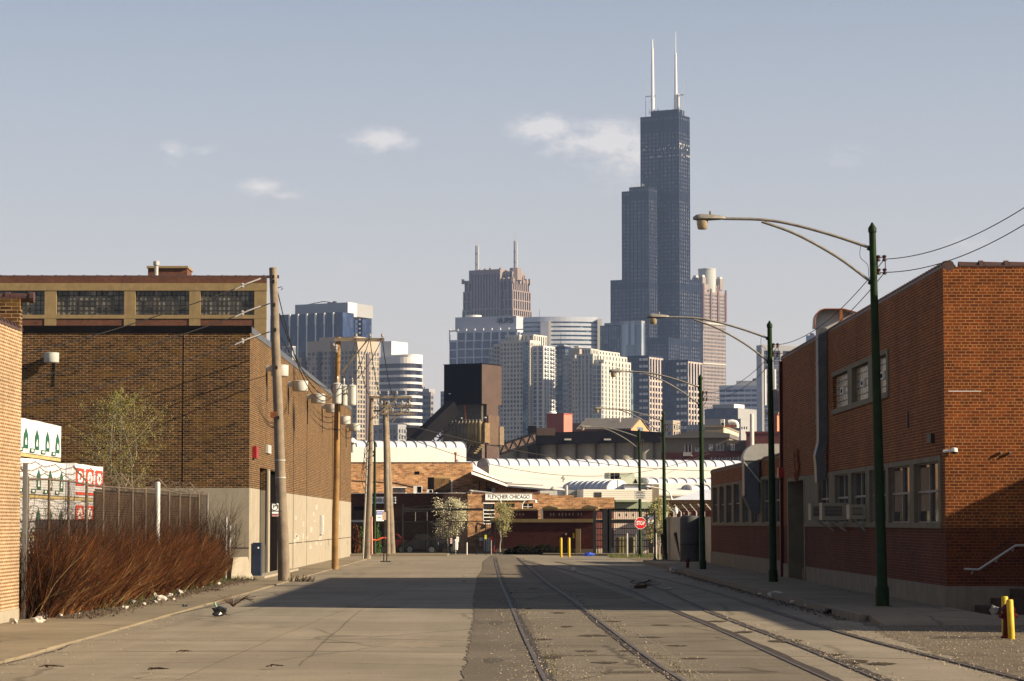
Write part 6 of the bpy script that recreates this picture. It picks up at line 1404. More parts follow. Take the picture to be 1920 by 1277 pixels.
# gabled building
T=tower('gabled_building','grey ribbed gabled roof with an orange lit gable wall above the silos',1083,1183,1217,620,20); t=T['t'];z=T['z'];wl,wr=T['wl'],T['wr']
MB().box(-wl,0,0,wr,0,z(803)).build('wall',RB_,t); MB().prism([(0,z(803)),(wr/2,z(782)),(wr,z(803))],'yz',-.3,0).build('gable',pm('orange_gable',(.50,.25,.13),var=.15),t); MB().box(.003,.1,0,wr,0,z(803)).build('gable_wall',bpy.data.materials['orange_gable'],t)
m=MB(); m.prism([(-.6,z(804)),(wr/2,z(781.3)),(wr/2,z(782.3)),(-.4,z(805))],'yz',-wl,.3); m.prism([(wr+.6,z(804)),(wr/2,z(781.3)),(wr/2,z(782.3)),(wr+.4,z(805))],'yz',-wl,.3); m.build('roof',SLT,t)
m=MB()
for k in range(24): xx=-wl+wl*k/23; m.bar((xx,-.62,z(804)+.1),(xx,wr/2,z(781.3)+.1),.12)
m.build('roof_ribs',pm('roof_rib',(.13,.12,.11)),t); MB().box(.1,.14,wr*.35,wr*.65,z(806),z(799)).build('window',GTL,t); MB().cyl((-wl*.3,wr*.3,z(790)),(-wl*.3,wr*.3,z(779)),.15,.15,6).build('flue',WHITE,t)
# left brown block behind the white roof
simple('brown_shed','dark brown block left of the conveyor, behind the white roofs',762,803,806,520,804,BROWNM)
# lofts
T=tower('loft_block','beige and brick-pink loft apartments with small balconies beyond the white roofs',1240,1368,1408,420,10); t=T['t'];z=T['z'];lx=T['lx']; wl,wr=T['wl'],T['wr']
BG=pm('beige_render',(.19,.155,.11),var=.08); PK=pm('pink_brick',(.17,.055,.045),var=.12)
MB().box(-wl,0,0,20,z(848),z(821)).build('upper_wall',BG,t); MB().box(-wl,0,-.0,20,0,z(848)-.001).build('lower_wall',PK,t); MB().box(lx(1365),lx(1408),-1.2,18,z(846),z(826)).build('stair_tower',pm('taupe_render',(.11,.09,.07)),t)
MB().box(-wl-.2,.2,-.8,20,z(821),z(820)).build('eaves',SLT,t); MB().prism([(-wl,z(820)),(lx(1300),z(806)),(0,z(812)),(0,z(820))],'xz',1,19).build('roof',SLT,t)
MB().box(lx(1330),lx(1408),-.6,-.001,z(885),z(846)).build('brick_bay',PK,t)
for a,b,c,d in((1285,1297,833,854),(1305,1311,839,846),(1331,1336,833,845),(1345,1357,833,845),(1373,1379,833,845),(1335,1350,858,866),(1355,1371,858,866),(1376,1396,857,866)):
    y=-.65 if c>850 else (-1.25 if a>1370 else -.04); g=MB().box(lx(a),lx(b),y,y+.03,z(d),z(c)).build('window',GLASSD,t); m=MB()
    for k in range(3): xx=lx(a)+(lx(b)-lx(a))*k/2; m.box(xx-.05,xx+.05,y-.03,y-.001,z(d),z(c))
    m.box(lx(a),lx(b),y-.035,y-.031,z(d),z(d)+.1); m.build('window_frame',WHITE,g)
MB().box(lx(1283),lx(1299),-1.2,-.04,z(855),z(854)).box(lx(1283),lx(1299),-1.2,-1.15,z(854),z(848)).build('balcony',METAL_P,t)
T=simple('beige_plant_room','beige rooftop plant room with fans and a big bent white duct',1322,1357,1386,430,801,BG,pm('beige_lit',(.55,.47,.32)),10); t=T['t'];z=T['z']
m=MB(); n=8; pa=[(T['lx'](1366),1,z(792)),(T['lx'](1372),1,z(791)),(T['lx'](1379),1,z(792.5)),(T['lx'](1381),1,z(796)),(T['lx'](1381),1,z(802))]; m.tube(smooth_path(pa,4),.42,12); m.build('bent_duct',WHITE,t,smooth=True)
MB().box(T['lx'](1352),T['lx'](1359),0,1,z(801),z(786)).build('fan_box',CREAM,t); MB().box(T['lx'](1354),T['lx'](1358.5),-.04,-.002,z(797),z(793)).build('fan_opening',VOID,t); MB().box(T['lx'](1328),T['lx'](1382),.5,.6,z(801),z(797)).build('rail',RUST,t)
simple('maroon_block','long dark maroon brick block left of the workshop',1400,1560,1580,400,812,pm('maroon_wall',(.13,.04,.035),var=.15),None,10)
t=thing('chimney','tall slim pale concrete chimney between the glass box and the water tank','chimney',(X(1411,380),380,0)); MB().lathe([(.33,0),(.28,Z(776,380)-.05),(.24,Z(776,380))],16).build('shaft',pm('chimney_pale',(.50,.45,.38),var=.15,streak=.3),t,smooth=True)
t=thing('brick_chimney','short orange brick chimney with a white cap above the low wing roof','chimney',(X(1401,300),300,0)); MB().box(-.12,.14,-.15,.15,0,Z(847,300)).build('shaft',ORANGE,t); MB().lathe([(.17,0),(.17,.1),(.02,.22)],10,(0,0,Z(847,300))).build('cap',WHITE,t)
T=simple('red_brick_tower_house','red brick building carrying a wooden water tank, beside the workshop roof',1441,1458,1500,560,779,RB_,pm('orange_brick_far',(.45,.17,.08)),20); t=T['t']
MB().box(-T['wl']-.4,.4,-.5,T['wr'],T['z'](779)+.3,T['z'](773)).build('cornice',CONC_D,t); MB().box(T['lx'](1446),T['lx'](1452),-.05,.05,T['z'](800),T['z'](788)).build('arched_window',VOID,t)
t=thing('water_tank','dark round wooden rooftop water tank with a pale standpipe','water tank',(X(1460,565),565,Z(775,565))); r_=17*565/F
MB().lathe([(r_,0),(r_*.94,Z(737,565)-Z(775,565)),(.1,Z(734,565)-Z(775,565))],28,(0,0,.6)).build('tank',pm('tank_wood',(.10,.085,.075),var=.4,scale=.5,streak=.4),t,smooth=True); MB().cyl((.5,-r_-.2,.3),(.5,-r_-.2,Z(737,565)-Z(775,565)+.5),.3,.3,10).build('standpipe',METAL_P,t); MB().box(-r_*1.1,r_*1.1,-r_,r_,0,.55).build('platform',CONC_D,t)
# ---------------------------------------------------------------- skyline
def label(l): return l
# left blue glass tower with white fins
T=tower('glass_tower','dark blue glass office block with vertical white fins and a grey rooftop box',505,641,662,2250); z=T['z'];lx=T['lx'];t=T['t']
MB().box(lx(505),0,0,T['wr'],0,z(585)).build('glazing',GBL,t); m=MB()
for k,px in enumerate((540.5,556.5,573,589.5,606,623)): m.box(lx(px),lx(px+2.3),-1.2,-.01,z(607),z(585)); m.box(lx(px+.6),lx(px+1.8),-1.1,-.02,z(700),z(607))
m.build('fins',WHITE,t); m=MB()
for k in range(60): xx=lx(505)+(0-lx(505))*k/60; m.box(xx-.1,xx+.1,-.3,-.005,0,z(586))
m.build('mullions',BLB,t)
yy=14; MB().box(lx(640,60),lx(664,60),60,64,0,z(588)).build('rear_wing',GBL,t); m=MB()
T2=T; MB().box(lx(551,20),lx(650,20),20,60,z(588),z(563)).build('penthouse',GST,t); MB().box(lx(653,20),lx(654,20)+.1,19.9,60,z(590),z(562.5)).build('penthouse_side',CREAM,t) if 0 else MB().box(lx(650,20)+.01,lx(650,20)+.3,20,T['ly'](667,lx(650,20)),z(589),z(562.6)).build('penthouse_side',CREAM,t)
m=MB()
for k in range(8): m.box(lx(661,44)-3,lx(661,44)+7,43.5,44,z(593+8.5*k),z(590.5+8.5*k))
m.build('rear_bands',WHITE,t); m=MB()
m.bar((lx(572,25),25,z(563)),(lx(605,25),25,z(558)),.6); m.bar((lx(605,25),25,z(558)),(lx(625,25),25,z(562)),.6); m.box(lx(622,25),lx(626,25),25,28,z(564),z(558.5)); m.box(lx(612,25),lx(618,25),25,28,z(564),z(560.5)); m.build('roof_crane',BLACK,t)
# rear right wing as its own glass block
T=tower('glass_tower','lower blue glass wing seen right of the finned tower',660,678,695,2330); facade(T,-T['wl'],0,0,T['wr'],0,T['z'](589),BLB,GBL,fh=8,bw=3.5,sp=.08,pr=.08,rel=.2,parapet=.5)
# pale glass low one behind warehouse roof
T=tower('glass_tower','pale grey-blue glass block just above the sloping warehouse roof',528,546,552,1750); facade(T,-T['wl'],0,0,T['wr'],0,T['z'](650),METAL_P,GGR,fh=4,bw=4,sp=.1,pr=.1,rel=.3,parapet=.4)
# tan apartments
T=tower('apartment_tower','tan apartment tower with dark square windows, shaded left side and lit right side',547,668,709,1800); t=T['t'];z=T['z'];lx=T['lx'];ly=T['ly']
facade(T,lx(575),0,0,T['wr'],0,z(655),TAN,GWN,fh=3.35,bw=3.3,sp=.33,pr=.32,rel=.35,parapet=6.5)
facade(T,lx(547),lx(575),1.0,18,0,z(672),TAN,GWN,fh=3.35,bw=3.3,sp=.33,pr=.32,rel=.35,parapet=2,side=False)
MB().box(lx(597,6),lx(664,6),6,20,z(655),z(629)).build('penthouse',TAN,t); m=MB()
for a,b in((602,607),(634,637)): m.box(lx(a,0),lx(b,0),-.9,-.4,0,z(655)) if 0 else None
mm=MB(); 
for px in (566,596,620): mm.box(lx(px),lx(px+5.5),-1.3,-.36,0,z(657))
mm.box(.36,1.2,ly(684),ly(689),0,z(661)); mm.build('balcony_stack',pm('dark_recess',(.07,.05,.05)),t)
# white curved banded
T=tower('banded_office','white office tower with dark ribbon windows and a rounded corner',705,768,779,2050); t=T['t'];z=T['z'];lx=T['lx']
def rounded(T,x0,x1,y0,y1,r,n=7):
    pts=[(x0,y0)]
    for k in range(n+1): a=-math.pi/2+math.pi/2*k/n; pts.append((x1-r+r*math.cos(a),y0+r+r*math.sin(a)))
    return pts+[(x1,y1),(x0,y1)]
q=lambda g,y0=0: rounded(T,lx(705),0+g,y0-g,T['wr']+9,12)
MB().prism(q(0),'xy',0,z(676)).build('glazing',GBK,t); m=MB(); k=0; zz=z(676)
while zz>10: m.prism(q(.5),'xy',zz-1.9,zz-.1 if k else zz+3.2); zz-=5.3; k+=1
m.build('white_bands',WST,t)
MB().box(lx(705),lx(733,6),6,30,z(676),z(637)).build('core_block',WST,t); MB().prism(rounded(T,lx(733,6),lx(770,3),5,20,8),'xy',z(671),z(663)).build('rooftop_storey',WST,t); m=MB()
for k in range(22): a=lx(736,4.9)+k*(lx(764,4.9)-lx(736,4.9))/22; m.box(a,a+.7,4.85,4.95,z(668.5),z(666.8))
m.build('louvre',BLACK,t)
# spired old tower
T=tower('spired_tower','slim old stone tower with a pointed slate roof behind the banded office',777,786,796,2750); t=T['t'];z=T['z']
facade(T,-T['wl'],0,0,T['wr'],0,z(722),GST,GBK,fh=4,bw=3,sp=.4,pr=.4); MB().box(T['lx'](777),T['lx'](786,2),2,10,z(722),z(703)).build('upper_stage',GST,t)
c=T['lx'](782.5,6); MB().add([(c-3.4,2.5,z(703)),(c+3.4,2.5,z(703)),(c+3.4,9.5,z(703)),(c-3.4,9.5,z(703)),(c,6,z(687))],[(0,1,4),(1,2,4),(2,3,4),(3,0,4)]).build('spire',pm('slate',(.09,.09,.11)),t); MB().cyl((c,6,z(688)),(c,6,z(679)),.3,.1,6).build('finial',BLACK,t)
T=tower('banded_block','grey-brown office block with dark window bands, right of the banded tower',777,807,811,2300); facade(T,-T['wl'],0,0,T['wr'],0,T['z'](737),pm('brown_concrete',(.21,.18,.165),scale=.03),GBK,fh=5,bw=2.2,sp=.5,pr=.12,rel=.5,parapet=1)
MB().box(T['lx'](780),T['lx'](797),6,16,T['z'](737),T['z'](728)).build('penthouse',GST,T['t'])
T=tower('slim_block','narrow grey block peeking out left of the black mill tower',826,834,838,2600); facade(T,-T['wl'],0,0,T['wr'],0,T['z'](736),GST,GBK,fh=4.5,bw=3,sp=.4,pr=.3)
# AT&T style twin-spired tower
T=tower('crowned_tower','brown-pink granite skyscraper with a stepped crown and two pairs of thin spires',866,961,996,2750); t=T['t'];z=T['z'];lx=T['lx'];ly=T['ly']
facade(T,lx(867),0,0,T['wr'],0,z(578),ATT,GBK,fh=7,bw=4.6,sp=.22,pr=.42,rel=.9,parapet=0)
facade(T,lx(868),-.6,.6,T['wr']-1,z(578),z(543),ATT,GBK,fh=12,bw=4.6,sp=.12,pr=.42,rel=.9,parapet=0)
facade(T,lx(870),-1.4,1.4,T['wr']-3,z(543),z(524),ATT,GBK,fh=10,bw=4.6,sp=.15,pr=.42,rel=.9,parapet=1)
facade(T,lx(888,3),lx(941,3),-1.3,T['wr']*.6,0,z(508),ATT,GBK,fh=40,bw=3.4,sp=.06,pr=.5,rel=.8,parapet=2.5)
facade(T,lx(945,6),lx(962,6),4,ly(984,lx(962,6)),z(524),z(512),ATT,GBK,fh=12,bw=3.4,sp=.1,pr=.5,rel=.6,parapet=2)
facade(T,lx(941,3)+1,lx(961,3)-2,6,T['wr']*.5,z(524),z(508),CRM,GBK,fh=12,bw=3.0,sp=.1,pr=.55,rel=.6,parapet=.5)
m=MB()
for px,pt in ((868,519),(873,522),(882,503),(892,503),(900,502),(910,501),(920,500),(939,501),(944,520),(953,519),(960,520)): m.box(lx(px,1)-1,lx(px,1)+1,-.8,1.6,z(528),z(pt))
for k in range(6): yy=1+k*(T['wr']-4)/5.0; m.box(-1.2,.8,yy-.8,yy+.8,z(530),z(519-(k%2)))
m.build('pinnacle',ATT,t)
for px,yb,yk,yt in ((892,503,454,437),(896,503,454,445),(964.5,500,449,434),(968.5,500,449,434)):
    m=MB(); a=lx(px,12); m.cyl((a,12,z(yb+6)),(a,12,z(yk)),.85,.75,8); m.cyl((a,12,z(yk)),(a,12,z(yt)),.2,.12,5); m.build('spire',METAL_P,t)
MB().cyl((lx(967,12),12,z(524)),(lx(967,12),12,z(501)),7,6.5,8).build('spire_base',ATT,t)
for px in(894,966.5):
    m=MB(); 
    for py in(470,490): m.box(lx(px-3,12),lx(px+3,12),11,13,z(py),z(py-1.5))
    m.build('spire_brace',METAL_P,t)
# UBS tower
T=tower('bank_tower','white gridded office tower with a grey rooftop box carrying big dark letters',842,968,985,2500,20); t=T['t'];z=T['z'];lx=T['lx']
facade(T,lx(857),0,0,T['wr'],0,z(620),pm('white_grid',(.42,.43,.47),scale=.02),GBL,fh=8,bw=8.2,sp=.13,pr=.12,rel=.9,parapet=1)
facade(T,lx(843),lx(857),-.5,T['wr'],0,z(637),bpy.data.materials['white_grid'],GBL,fh=8,bw=8.2,sp=.14,pr=.12,rel=.9,parapet=1)
m=MB()
for px in(842,857,873,889,905,921,937,953): m.box(lx(px),lx(px+1.8),-1.0,.5,z(640),z(614))
m.box(lx(842),lx(860),-.9,.3,z(619),z(616.5)); m.box(lx(950),lx(995),-.9,.3,z(619),z(617)); m.build('crown_frame',WST,t)
MB().box(lx(853,8),lx(968,8),8,T['wr']+4,z(618),z(592,0,8)).build('rooftop_box',pm('panel_grey',(.33,.33,.36),scale=.02,var=.05),t); m=MB()
for k in range(9): m.box(lx(853,8),lx(968,8),7.9,7.99,z(614.5-2.4*k,0,8),z(614.2-2.4*k,0,8))
m.build('panel_lines',GST,t); MB().lathe([(8,0),(8,5)],20,(lx(887,20),20,z(596))).build('roof_drum',WST,t)
text('lettering','UBS',6.6,pm('letter_dark',(.008,.01,.025)),t,(lx(951,8),7.5,z(601,0,8)),ext=.3,bold=.28,sx=1.1)
m=MB(); c=Vector((lx(937,8),7.4,z(601,0,8)))
for k in range(3): a=math.pi*k/3+.3; d=Vector((math.cos(a),0,math.sin(a)))*3.3; m.bar(c-d,c+d,.9,.4,up=(0,1,0)); e=Vector((-d.z,0,d.x))*.22
m.build('emblem',bpy.data.materials['letter_dark'],t)
# curved banded (Hyatt-like)
D=2450; t=thing('curved_office','wide curved white and blue banded office tower right of the lettered bank tower','building',(X(1050,D),D,0)); o=X(1050,D)
def arcp(px0,px1,bulge,off=0,n=14):
    x0=X(px0,D)-o;x1=X(px1,D)-o; f=[]
    for k in range(n+1): u=k/n; f.append((x0+(x1-x0)*u,-bulge*math.sin(math.pi*(.15+.7*u))-off))
    return f+[(x1,40),(x0,40)]
zc=lambda py:Z(py,D,1050)
MB().prism(arcp(982,1120,14),'xy',0,zc(602)).build('glazing',GTL,t); m=MB(); zz=zc(600); k=0
while zz>5: m.prism(arcp(981.5,1120.5,14,.8),'xy',zz-(2.4 if k else 2.5),zz+(2 if not k else 0)); zz-=4.05; k+=1
m.build('white_bands',pm('hyatt_white',(.40,.42,.46),scale=.02),t)
MB().box(X(1120,D)-o+.1,X(1128,D)-o,-11,35,0,zc(600)).build('end_wall',CRM,t); MB().box(X(1013,D)-o,X(1028,D)-o,-17,-5,0,zc(606)).build('stair_core',pm('core_grey',(.20,.21,.25),scale=.02),t); MB().box(X(1028,D)-o+.05,X(1033,D)-o,-17,-5,0,zc(605)).build('core_side',CRM,t)
m=MB(); 
for px in(1058,1062,1068,1109): m.box(X(px,D)-o,X(px+2,D)-o,0,3,zc(601),zc(596.5))
m.cyl((X(1012,D)-o,0,zc(600)),(X(1012,D)-o,0,zc(580)),.25,.1,5); m.build('roof_plant',BLACK,t)
# blue glass pair
T=tower('glass_tower','dark blue-green glass tower left of the pale glass one, in front of the tallest tower',1126,1168,1176,2400); facade(T,-T['wl'],0,0,T['wr'],0,T['z'](610),BLB,GTL,fh=8,bw=3,sp=.06,pr=.1,rel=.3,parapet=.4)
MB().box(T['lx'](1130),T['lx'](1164),4,14,T['z'](610),T['z'](604)).build('roof_screen',GTL,T['t'])
T=tower('glass_tower','pale reflective glass tower with vertical metal ribs, touching the tallest tower',1166,1203,1209,2380,25); PG=glassy('glass_pale',(.16,.21,.27),(.30,.36,.40),cell=(3,3,30),thr=.3,rough=.2)
facade(T,-T['wl'],0,0,T['wr'],0,T['z'](602),GST,PG,fh=60,bw=6.5,sp=.03,pr=.15,rel=.8,parapet=.4)
m=MB()
for a in(1173,1185,1197): m.box(T['lx'](a),T['lx'](a+8),-1.0,-.5,T['z'](646),T['z'](602))
m.build('pale_panel',PG,T['t'])
# ---- tallest tower: nine bundled tubes
D=2750; T=tower('skyscraper','tallest black stepped skyscraper of bundled tubes with two white antennas','' and 0 or 1146,1254.5,1316.5,D,30,cat='skyscraper'); t=T['t'];z=T['z']; u=T['wl']/3; v=T['wr']/3
def tube_(i0,i1,j0,j1,zt,bands=(),zb=0):
    x0=-(3-i0)*u;x1=-(3-i1)*u;y0=j0*v;y1=j1*v
    MB().box(x0+.3,x1-.3,y0+.3,y1-.3,zb,zt).build('glazing',GSE,t); m=MB(); fh=4.02; k=0; zz=zt
    while zz>zb+2: m.box(x0+.15,x1-.15,y0+.05,y1-.05,zz-1.75,zz); zz-=fh; k+=1
    for a,b in bands:
        if b<=zt: m.box(x0+.02,x1-.02,y0-.06,y1-.02,a,b)
    nx=5*(i1-i0)
    for k in range(nx+1): xx=x0+(x1-x0)*k/nx; w=.45 if k%5 else 1.3; m.box(max(x0,xx-w),min(x1,xx+w),y0-.35,y0+.2,zb,zt-.01)
    ny=5*(j1-j0)
    for k in range(ny+1): yy=y0+(y1-y0)*k/ny; w=.45 if k%5 else 1.3; m.box(x1-.2,x1+.35,max(y0,yy-w),min(y1,yy+w),zb,zt-.02)
    m.build('wall_frame',BLK,t); MB().box(x0,x1+.36,y0-.36,y1,zt,zt+.5).build('parapet',BLK,t)
bands=[(z(540),z(526)),(z(372),z(355)),(z(380),z(358)),(z(642),z(632)),(z(238),z(219))]
bands=[(z(539),z(526)),(z(371),z(357)),(z(645),z(633)),(z(240),z(219))]
tube_(1,3,1,2,z(218,-u,v),bands)          # two full-height tubes
tube_(1,2,0,1,z(350,-u,0),bands); tube_(0,1,1,2,z(358,-2*u,v),bands); tube_(1,2,2,3,z(360,-u,2*v),bands)
tube_(0,1,0,1,z(525,-2*u,0),bands); tube_(2,3,2,3,z(525,0,2*v),bands)
tube_(2,3,0,1,z(633),bands)
xx=-u; MB().box(-1.6*u,-.15*u,1.25*v,1.8*v,z(219,-u,v),z(207,-u,1.25*v)).build('rooftop_house',BLK,t); m=MB()
for k in range(26): a=-1.75*u+1.6*u*rnd.random(); m.box(a,a+.35,1.3*v,1.3*v+.35,z(212,-u,1.3*v),z(207-rnd.uniform(0,5),-u,1.3*v))
for k in range(8): a=-2*u+.1*u*k*.9; m.box(a,a+.4,.2*v,.2*v+.4,z(351),z(343-rnd.uniform(0,4)))
m.build('roof_masts',METAL_P,t)
def mast(px,segs):
    a=T['lx'](px,1.5*v); m=MB()
    for (y0_,y1_,r0,r1) in segs: m.cyl((a,1.5*v,z(y0_,a,1.5*v)),(a,1.5*v,z(y1_,a,1.5*v)),r0,r1,12)
    m.build('antenna',WHITE,t,smooth=True)
mast(1226.5,[(219,182,1.9,1.9),(182,121,1.75,1.45),(121,90,1.35,1.1),(90,74,.7,.6)])
mast(1270.5,[(219,178,2.3,2.1),(178,134,1.6,1.4),(134,100,1.25,1.1),(100,60,.45,.3)])
a=T['lx'](1275.5,1.5*v); MB().cyl((a,1.5*v,z(219,a,1.5*v)),(a,1.5*v,z(176,a,1.5*v)),.95,.95,10).build('antenna_stub',WHITE,t); m=MB()
for px,yt in((1213.5,149),(1283.5,147)): a=T['lx'](px,1.5*v); m.cyl((a,1.5*v,z(222,a,1.5*v)),(a,1.5*v,z(yt,a,1.5*v)),.35,.25,6)
a=T['lx'](1213.5,1.5*v);b=T['lx'](1233,1.5*v); m.box(a,b,1.5*v-.3,1.5*v+.3,z(182,a,1.5*v),z(180.5,a,1.5*v)); a=T['lx'](1267,1.5*v);b=T['lx'](1287,1.5*v); m.box(a,b,1.5*v-.3,1.5*v+.3,z(180,a,1.5*v),z(178.5,a,1.5*v))
m.build('side_antenna',METAL_P,t)
WL=pm('pale_window',(.40,.38,.34),scale=.1); m=MB(); r=random.Random(2)
for k in range(46):
    py=r.choice((263,268,271,283,283)); 
    if r.random()<.5: yy=v+v*r.random()*.95; m.box(.36,.40,yy,yy+1.3,z(r.choice((256,257.5,271,274,277,277,288)))-1.2,z(256)-.0) if 0 else m.box(.02+.36,.42,yy,yy+1.2,z(py)-.9,z(py)+.9)
    else: a=-2*u+2*u*r.random()*.97; m.box(a,a+.9,v-.42,v-.36,z(py+2)-.8,z(py+2)+.6)
m.build('lit_blinds',WL,t)
# 311 style pink tower with drum crown
T=tower('drum_crowned_tower','pink and red granite tower with a round pale drum crown, right of the tallest tower',1296,1320,1362,3000,42); t=T['t'];z=T['z'];lx=T['lx'];ly=T['ly']
facade(T,-T['wl'],0,0,T['wr'],0,z(548),PNK,GGR,fh=4.1,bw=2.6,sp=.5,pr=.35,rel=.5,parapet=1)
m=MB()
for yy in(0,.33,.66,1): m.box(.5,1.5,max(0,T['wr']*yy-1.3),T['wr']*yy+1.3,z(600),z(531 if yy in(0,.66) else 540))
for f in(0,.5,1): m.box(-T['wl']*f-1.3,-T['wl']*f+1.3,-1.4,-.5,z(620),z(533))
m.build('buttress',pm('red_granite',(.12,.065,.058),scale=.05),t)
cx,cy=lx(1328,T['wr']*.5),T['wr']*.5
MB().box(-T['wl']+3,-2,2,T['wr']-3,z(548),z(532)).build('upper_stage',PNK,t); MB().cyl((cx,cy,z(548)),(cx,cy,z(503)),10,10,28).build('drum',pm('drum_glass',(.32,.33,.30),var=.05,scale=.1),t,smooth=True); MB().cyl((cx,cy,z(503)),(cx,cy,z(501)),10.3,10.3,28).build('drum_rim',METAL_P,t)
for ax,ay in((-T['wl']+5,4),(-4,4),(-4,T['wr']-5),(-T['wl']+5,T['wr']-5)): MB().box(ax-3,ax+3,ay-3,ay+3,z(540),z(519)).build('corner_turret',PNK,t); MB().box(ax-2.2,ax+2.2,ay-2.2,ay+2.2,z(519),z(515)).build('turret_cap',CRM,t)
for py,hh in((604,2.5),(680,2)): MB().box(-T['wl'],.62,-.62,T['wr'],z(py+hh),z(py)).build('pale_band',CRM,t)
# front residential twins
def resi(label,pxl,pxc,pxr,D,steps,deg=28):
    T=tower('residential_tower',label,pxl,pxc,pxr,D,deg,group='cream residential towers'); t=T['t'];lx=T['lx'];z=T['z']
    for (a,b,yoff,dep,top,gl,bw,sp,pr) in steps:
        facade(T,lx(a,yoff),lx(b,yoff),yoff,yoff+dep,0,z(top),CRM,gl,fh=3.1,bw=bw,sp=sp,pr=pr,rel=.35,parapet=.9)
    return T
T=resi('left cream residential tower with balconies up its lit corner, behind the black mill tower',917,994,1040,1900,[(917,932,6,16,650,GTL,2.2,.3,.25),(926,942,3,16,645,GTL,2.4,.25,.2),(938,993.5,0,16,640,GWN,2.6,.36,.38),(947,973,1.5,15,629,GWN,2.6,.2,.4)])
t=T['t'];z=T['z'];lx=T['lx'];ly=T['ly']
facade(T,lx(994,0)+.5,lx(994,0)+9,3,ly(1040,9),0,z(650),WST,GTL,fh=3.1,bw=4.4,sp=.16,pr=.32,rel=.5,parapet=.6)
facade(T,lx(975,6),lx(1000,6),6,ly(1026,0),z(645),z(628),CRM,GWN,fh=9,bw=3.6,sp=.06,pr=.5,rel=.5,parapet=.8)
m=MB(); k=0; zz=z(655)
while zz>0: m.box(lx(994,0)+9.5,lx(994,0)+11,4,8,zz,zz+.25); m.box(lx(994,0)+9.5,lx(994,0)+11,ly(1040,9)-6,ly(1040,9)-1,zz,zz+.25); m.box(-2.5,1.4,-1.5,-.36,zz,zz+.25); zz-=3.1
m.build('balconies',WST,t)['kind']='stuff'
m=MB()
for k in range(9): m.box(lx(948+3*k),lx(948+3*k)+.5,.9,1.4,z(640),z(627.5))
m.build('roof_fins',WST,t); MB().box(lx(981),lx(990),-.8,-.36,0,z(641)).build('glass_bay',GTL,t)
T=resi('right cream residential tower, stepped top and ribbed lit side, in front of the tallest tower',1067,1128,1188,1850,[(1067,1076,5,14,678,GTL,2.2,.3,.25),(1073,1084,2,14,672,GWN,2.6,.42,.42),(1084,1112,0,14,665,GTL,3.0,.10,.38),(1092,1108,1.5,12,655,GTL,2.6,.05,.45),(1111,1128,-.8,14,684,GTL,2.8,.2,.2)])
t=T['t'];z=T['z'];lx=T['lx'];ly=T['ly']
yR=ly(1182,0)
facade(T,lx(1109,3),0+.2,3,yR,0,z(676),CRM,GWN,fh=3.1,bw=5.2,sp=.22,pr=.62,rel=.6,parapet=.9)
facade(T,lx(1105,8),-6,8,ly(1176,-6),z(676),z(664),CRM,GWN,fh=6,bw=5,sp=.1,pr=.6,rel=.4,parapet=.8)
facade(T,lx(1101,14),-9,14,ly(1162,-9),z(664),z(656),CRM,GWN,fh=8,bw=5,sp=.1,pr=.6,rel=.4,parapet=.8)
MB().box(.9,1.3,yR-.5,yR+2.5,0,z(688)).build('glass_strip',GTL,t)
m=MB(); zz=z(684); 
while zz>0: m.box(lx(1063,4),lx(1068,4),2,6,zz,zz+.25); zz-=3.1
m.build('balconies',WST,t)['kind']='stuff'
# dim blocks between the twins
T=tower('office_block','shaded blue-grey tower between the two cream residential towers',1041,1060,1070,2150); facade(T,-T['wl'],0,0,T['wr'],0,T['z'](652),BLB,GGR,fh=3.8,bw=3,sp=.25,pr=.1,rel=.3)
MB().box(-T['wl']+1,-2,2,10,T['z'](652),T['z'](646)).build('roof_plant',GST,T['t'])
m=MB(); m.cyl((-6,4,T['z'](650)),(-6,4,T['z'](622)),.3,.12,5); m.build('roof_mast',BLACK,T['t'])
T=tower('office_block','low grey block with a satellite dish on its roof, between the cream towers',1056,1078,1090,2050); facade(T,-T['wl'],0,0,T['wr'],0,T['z'](668),GST,GGR,fh=4,bw=3,sp=.45,pr=.2,rel=.3); MB().box(T['lx'](1067,3),T['lx'](1087,3),3,12,T['z'](668),T['z'](654)).build('penthouse',TAN,T['t'])
MB().lathe([(.2,-.3),(2.2,.5),(3,1.6)],16,(T['lx'](1083,5),5,T['z'](652))).build('satellite_dish',WHITE,T['t'])
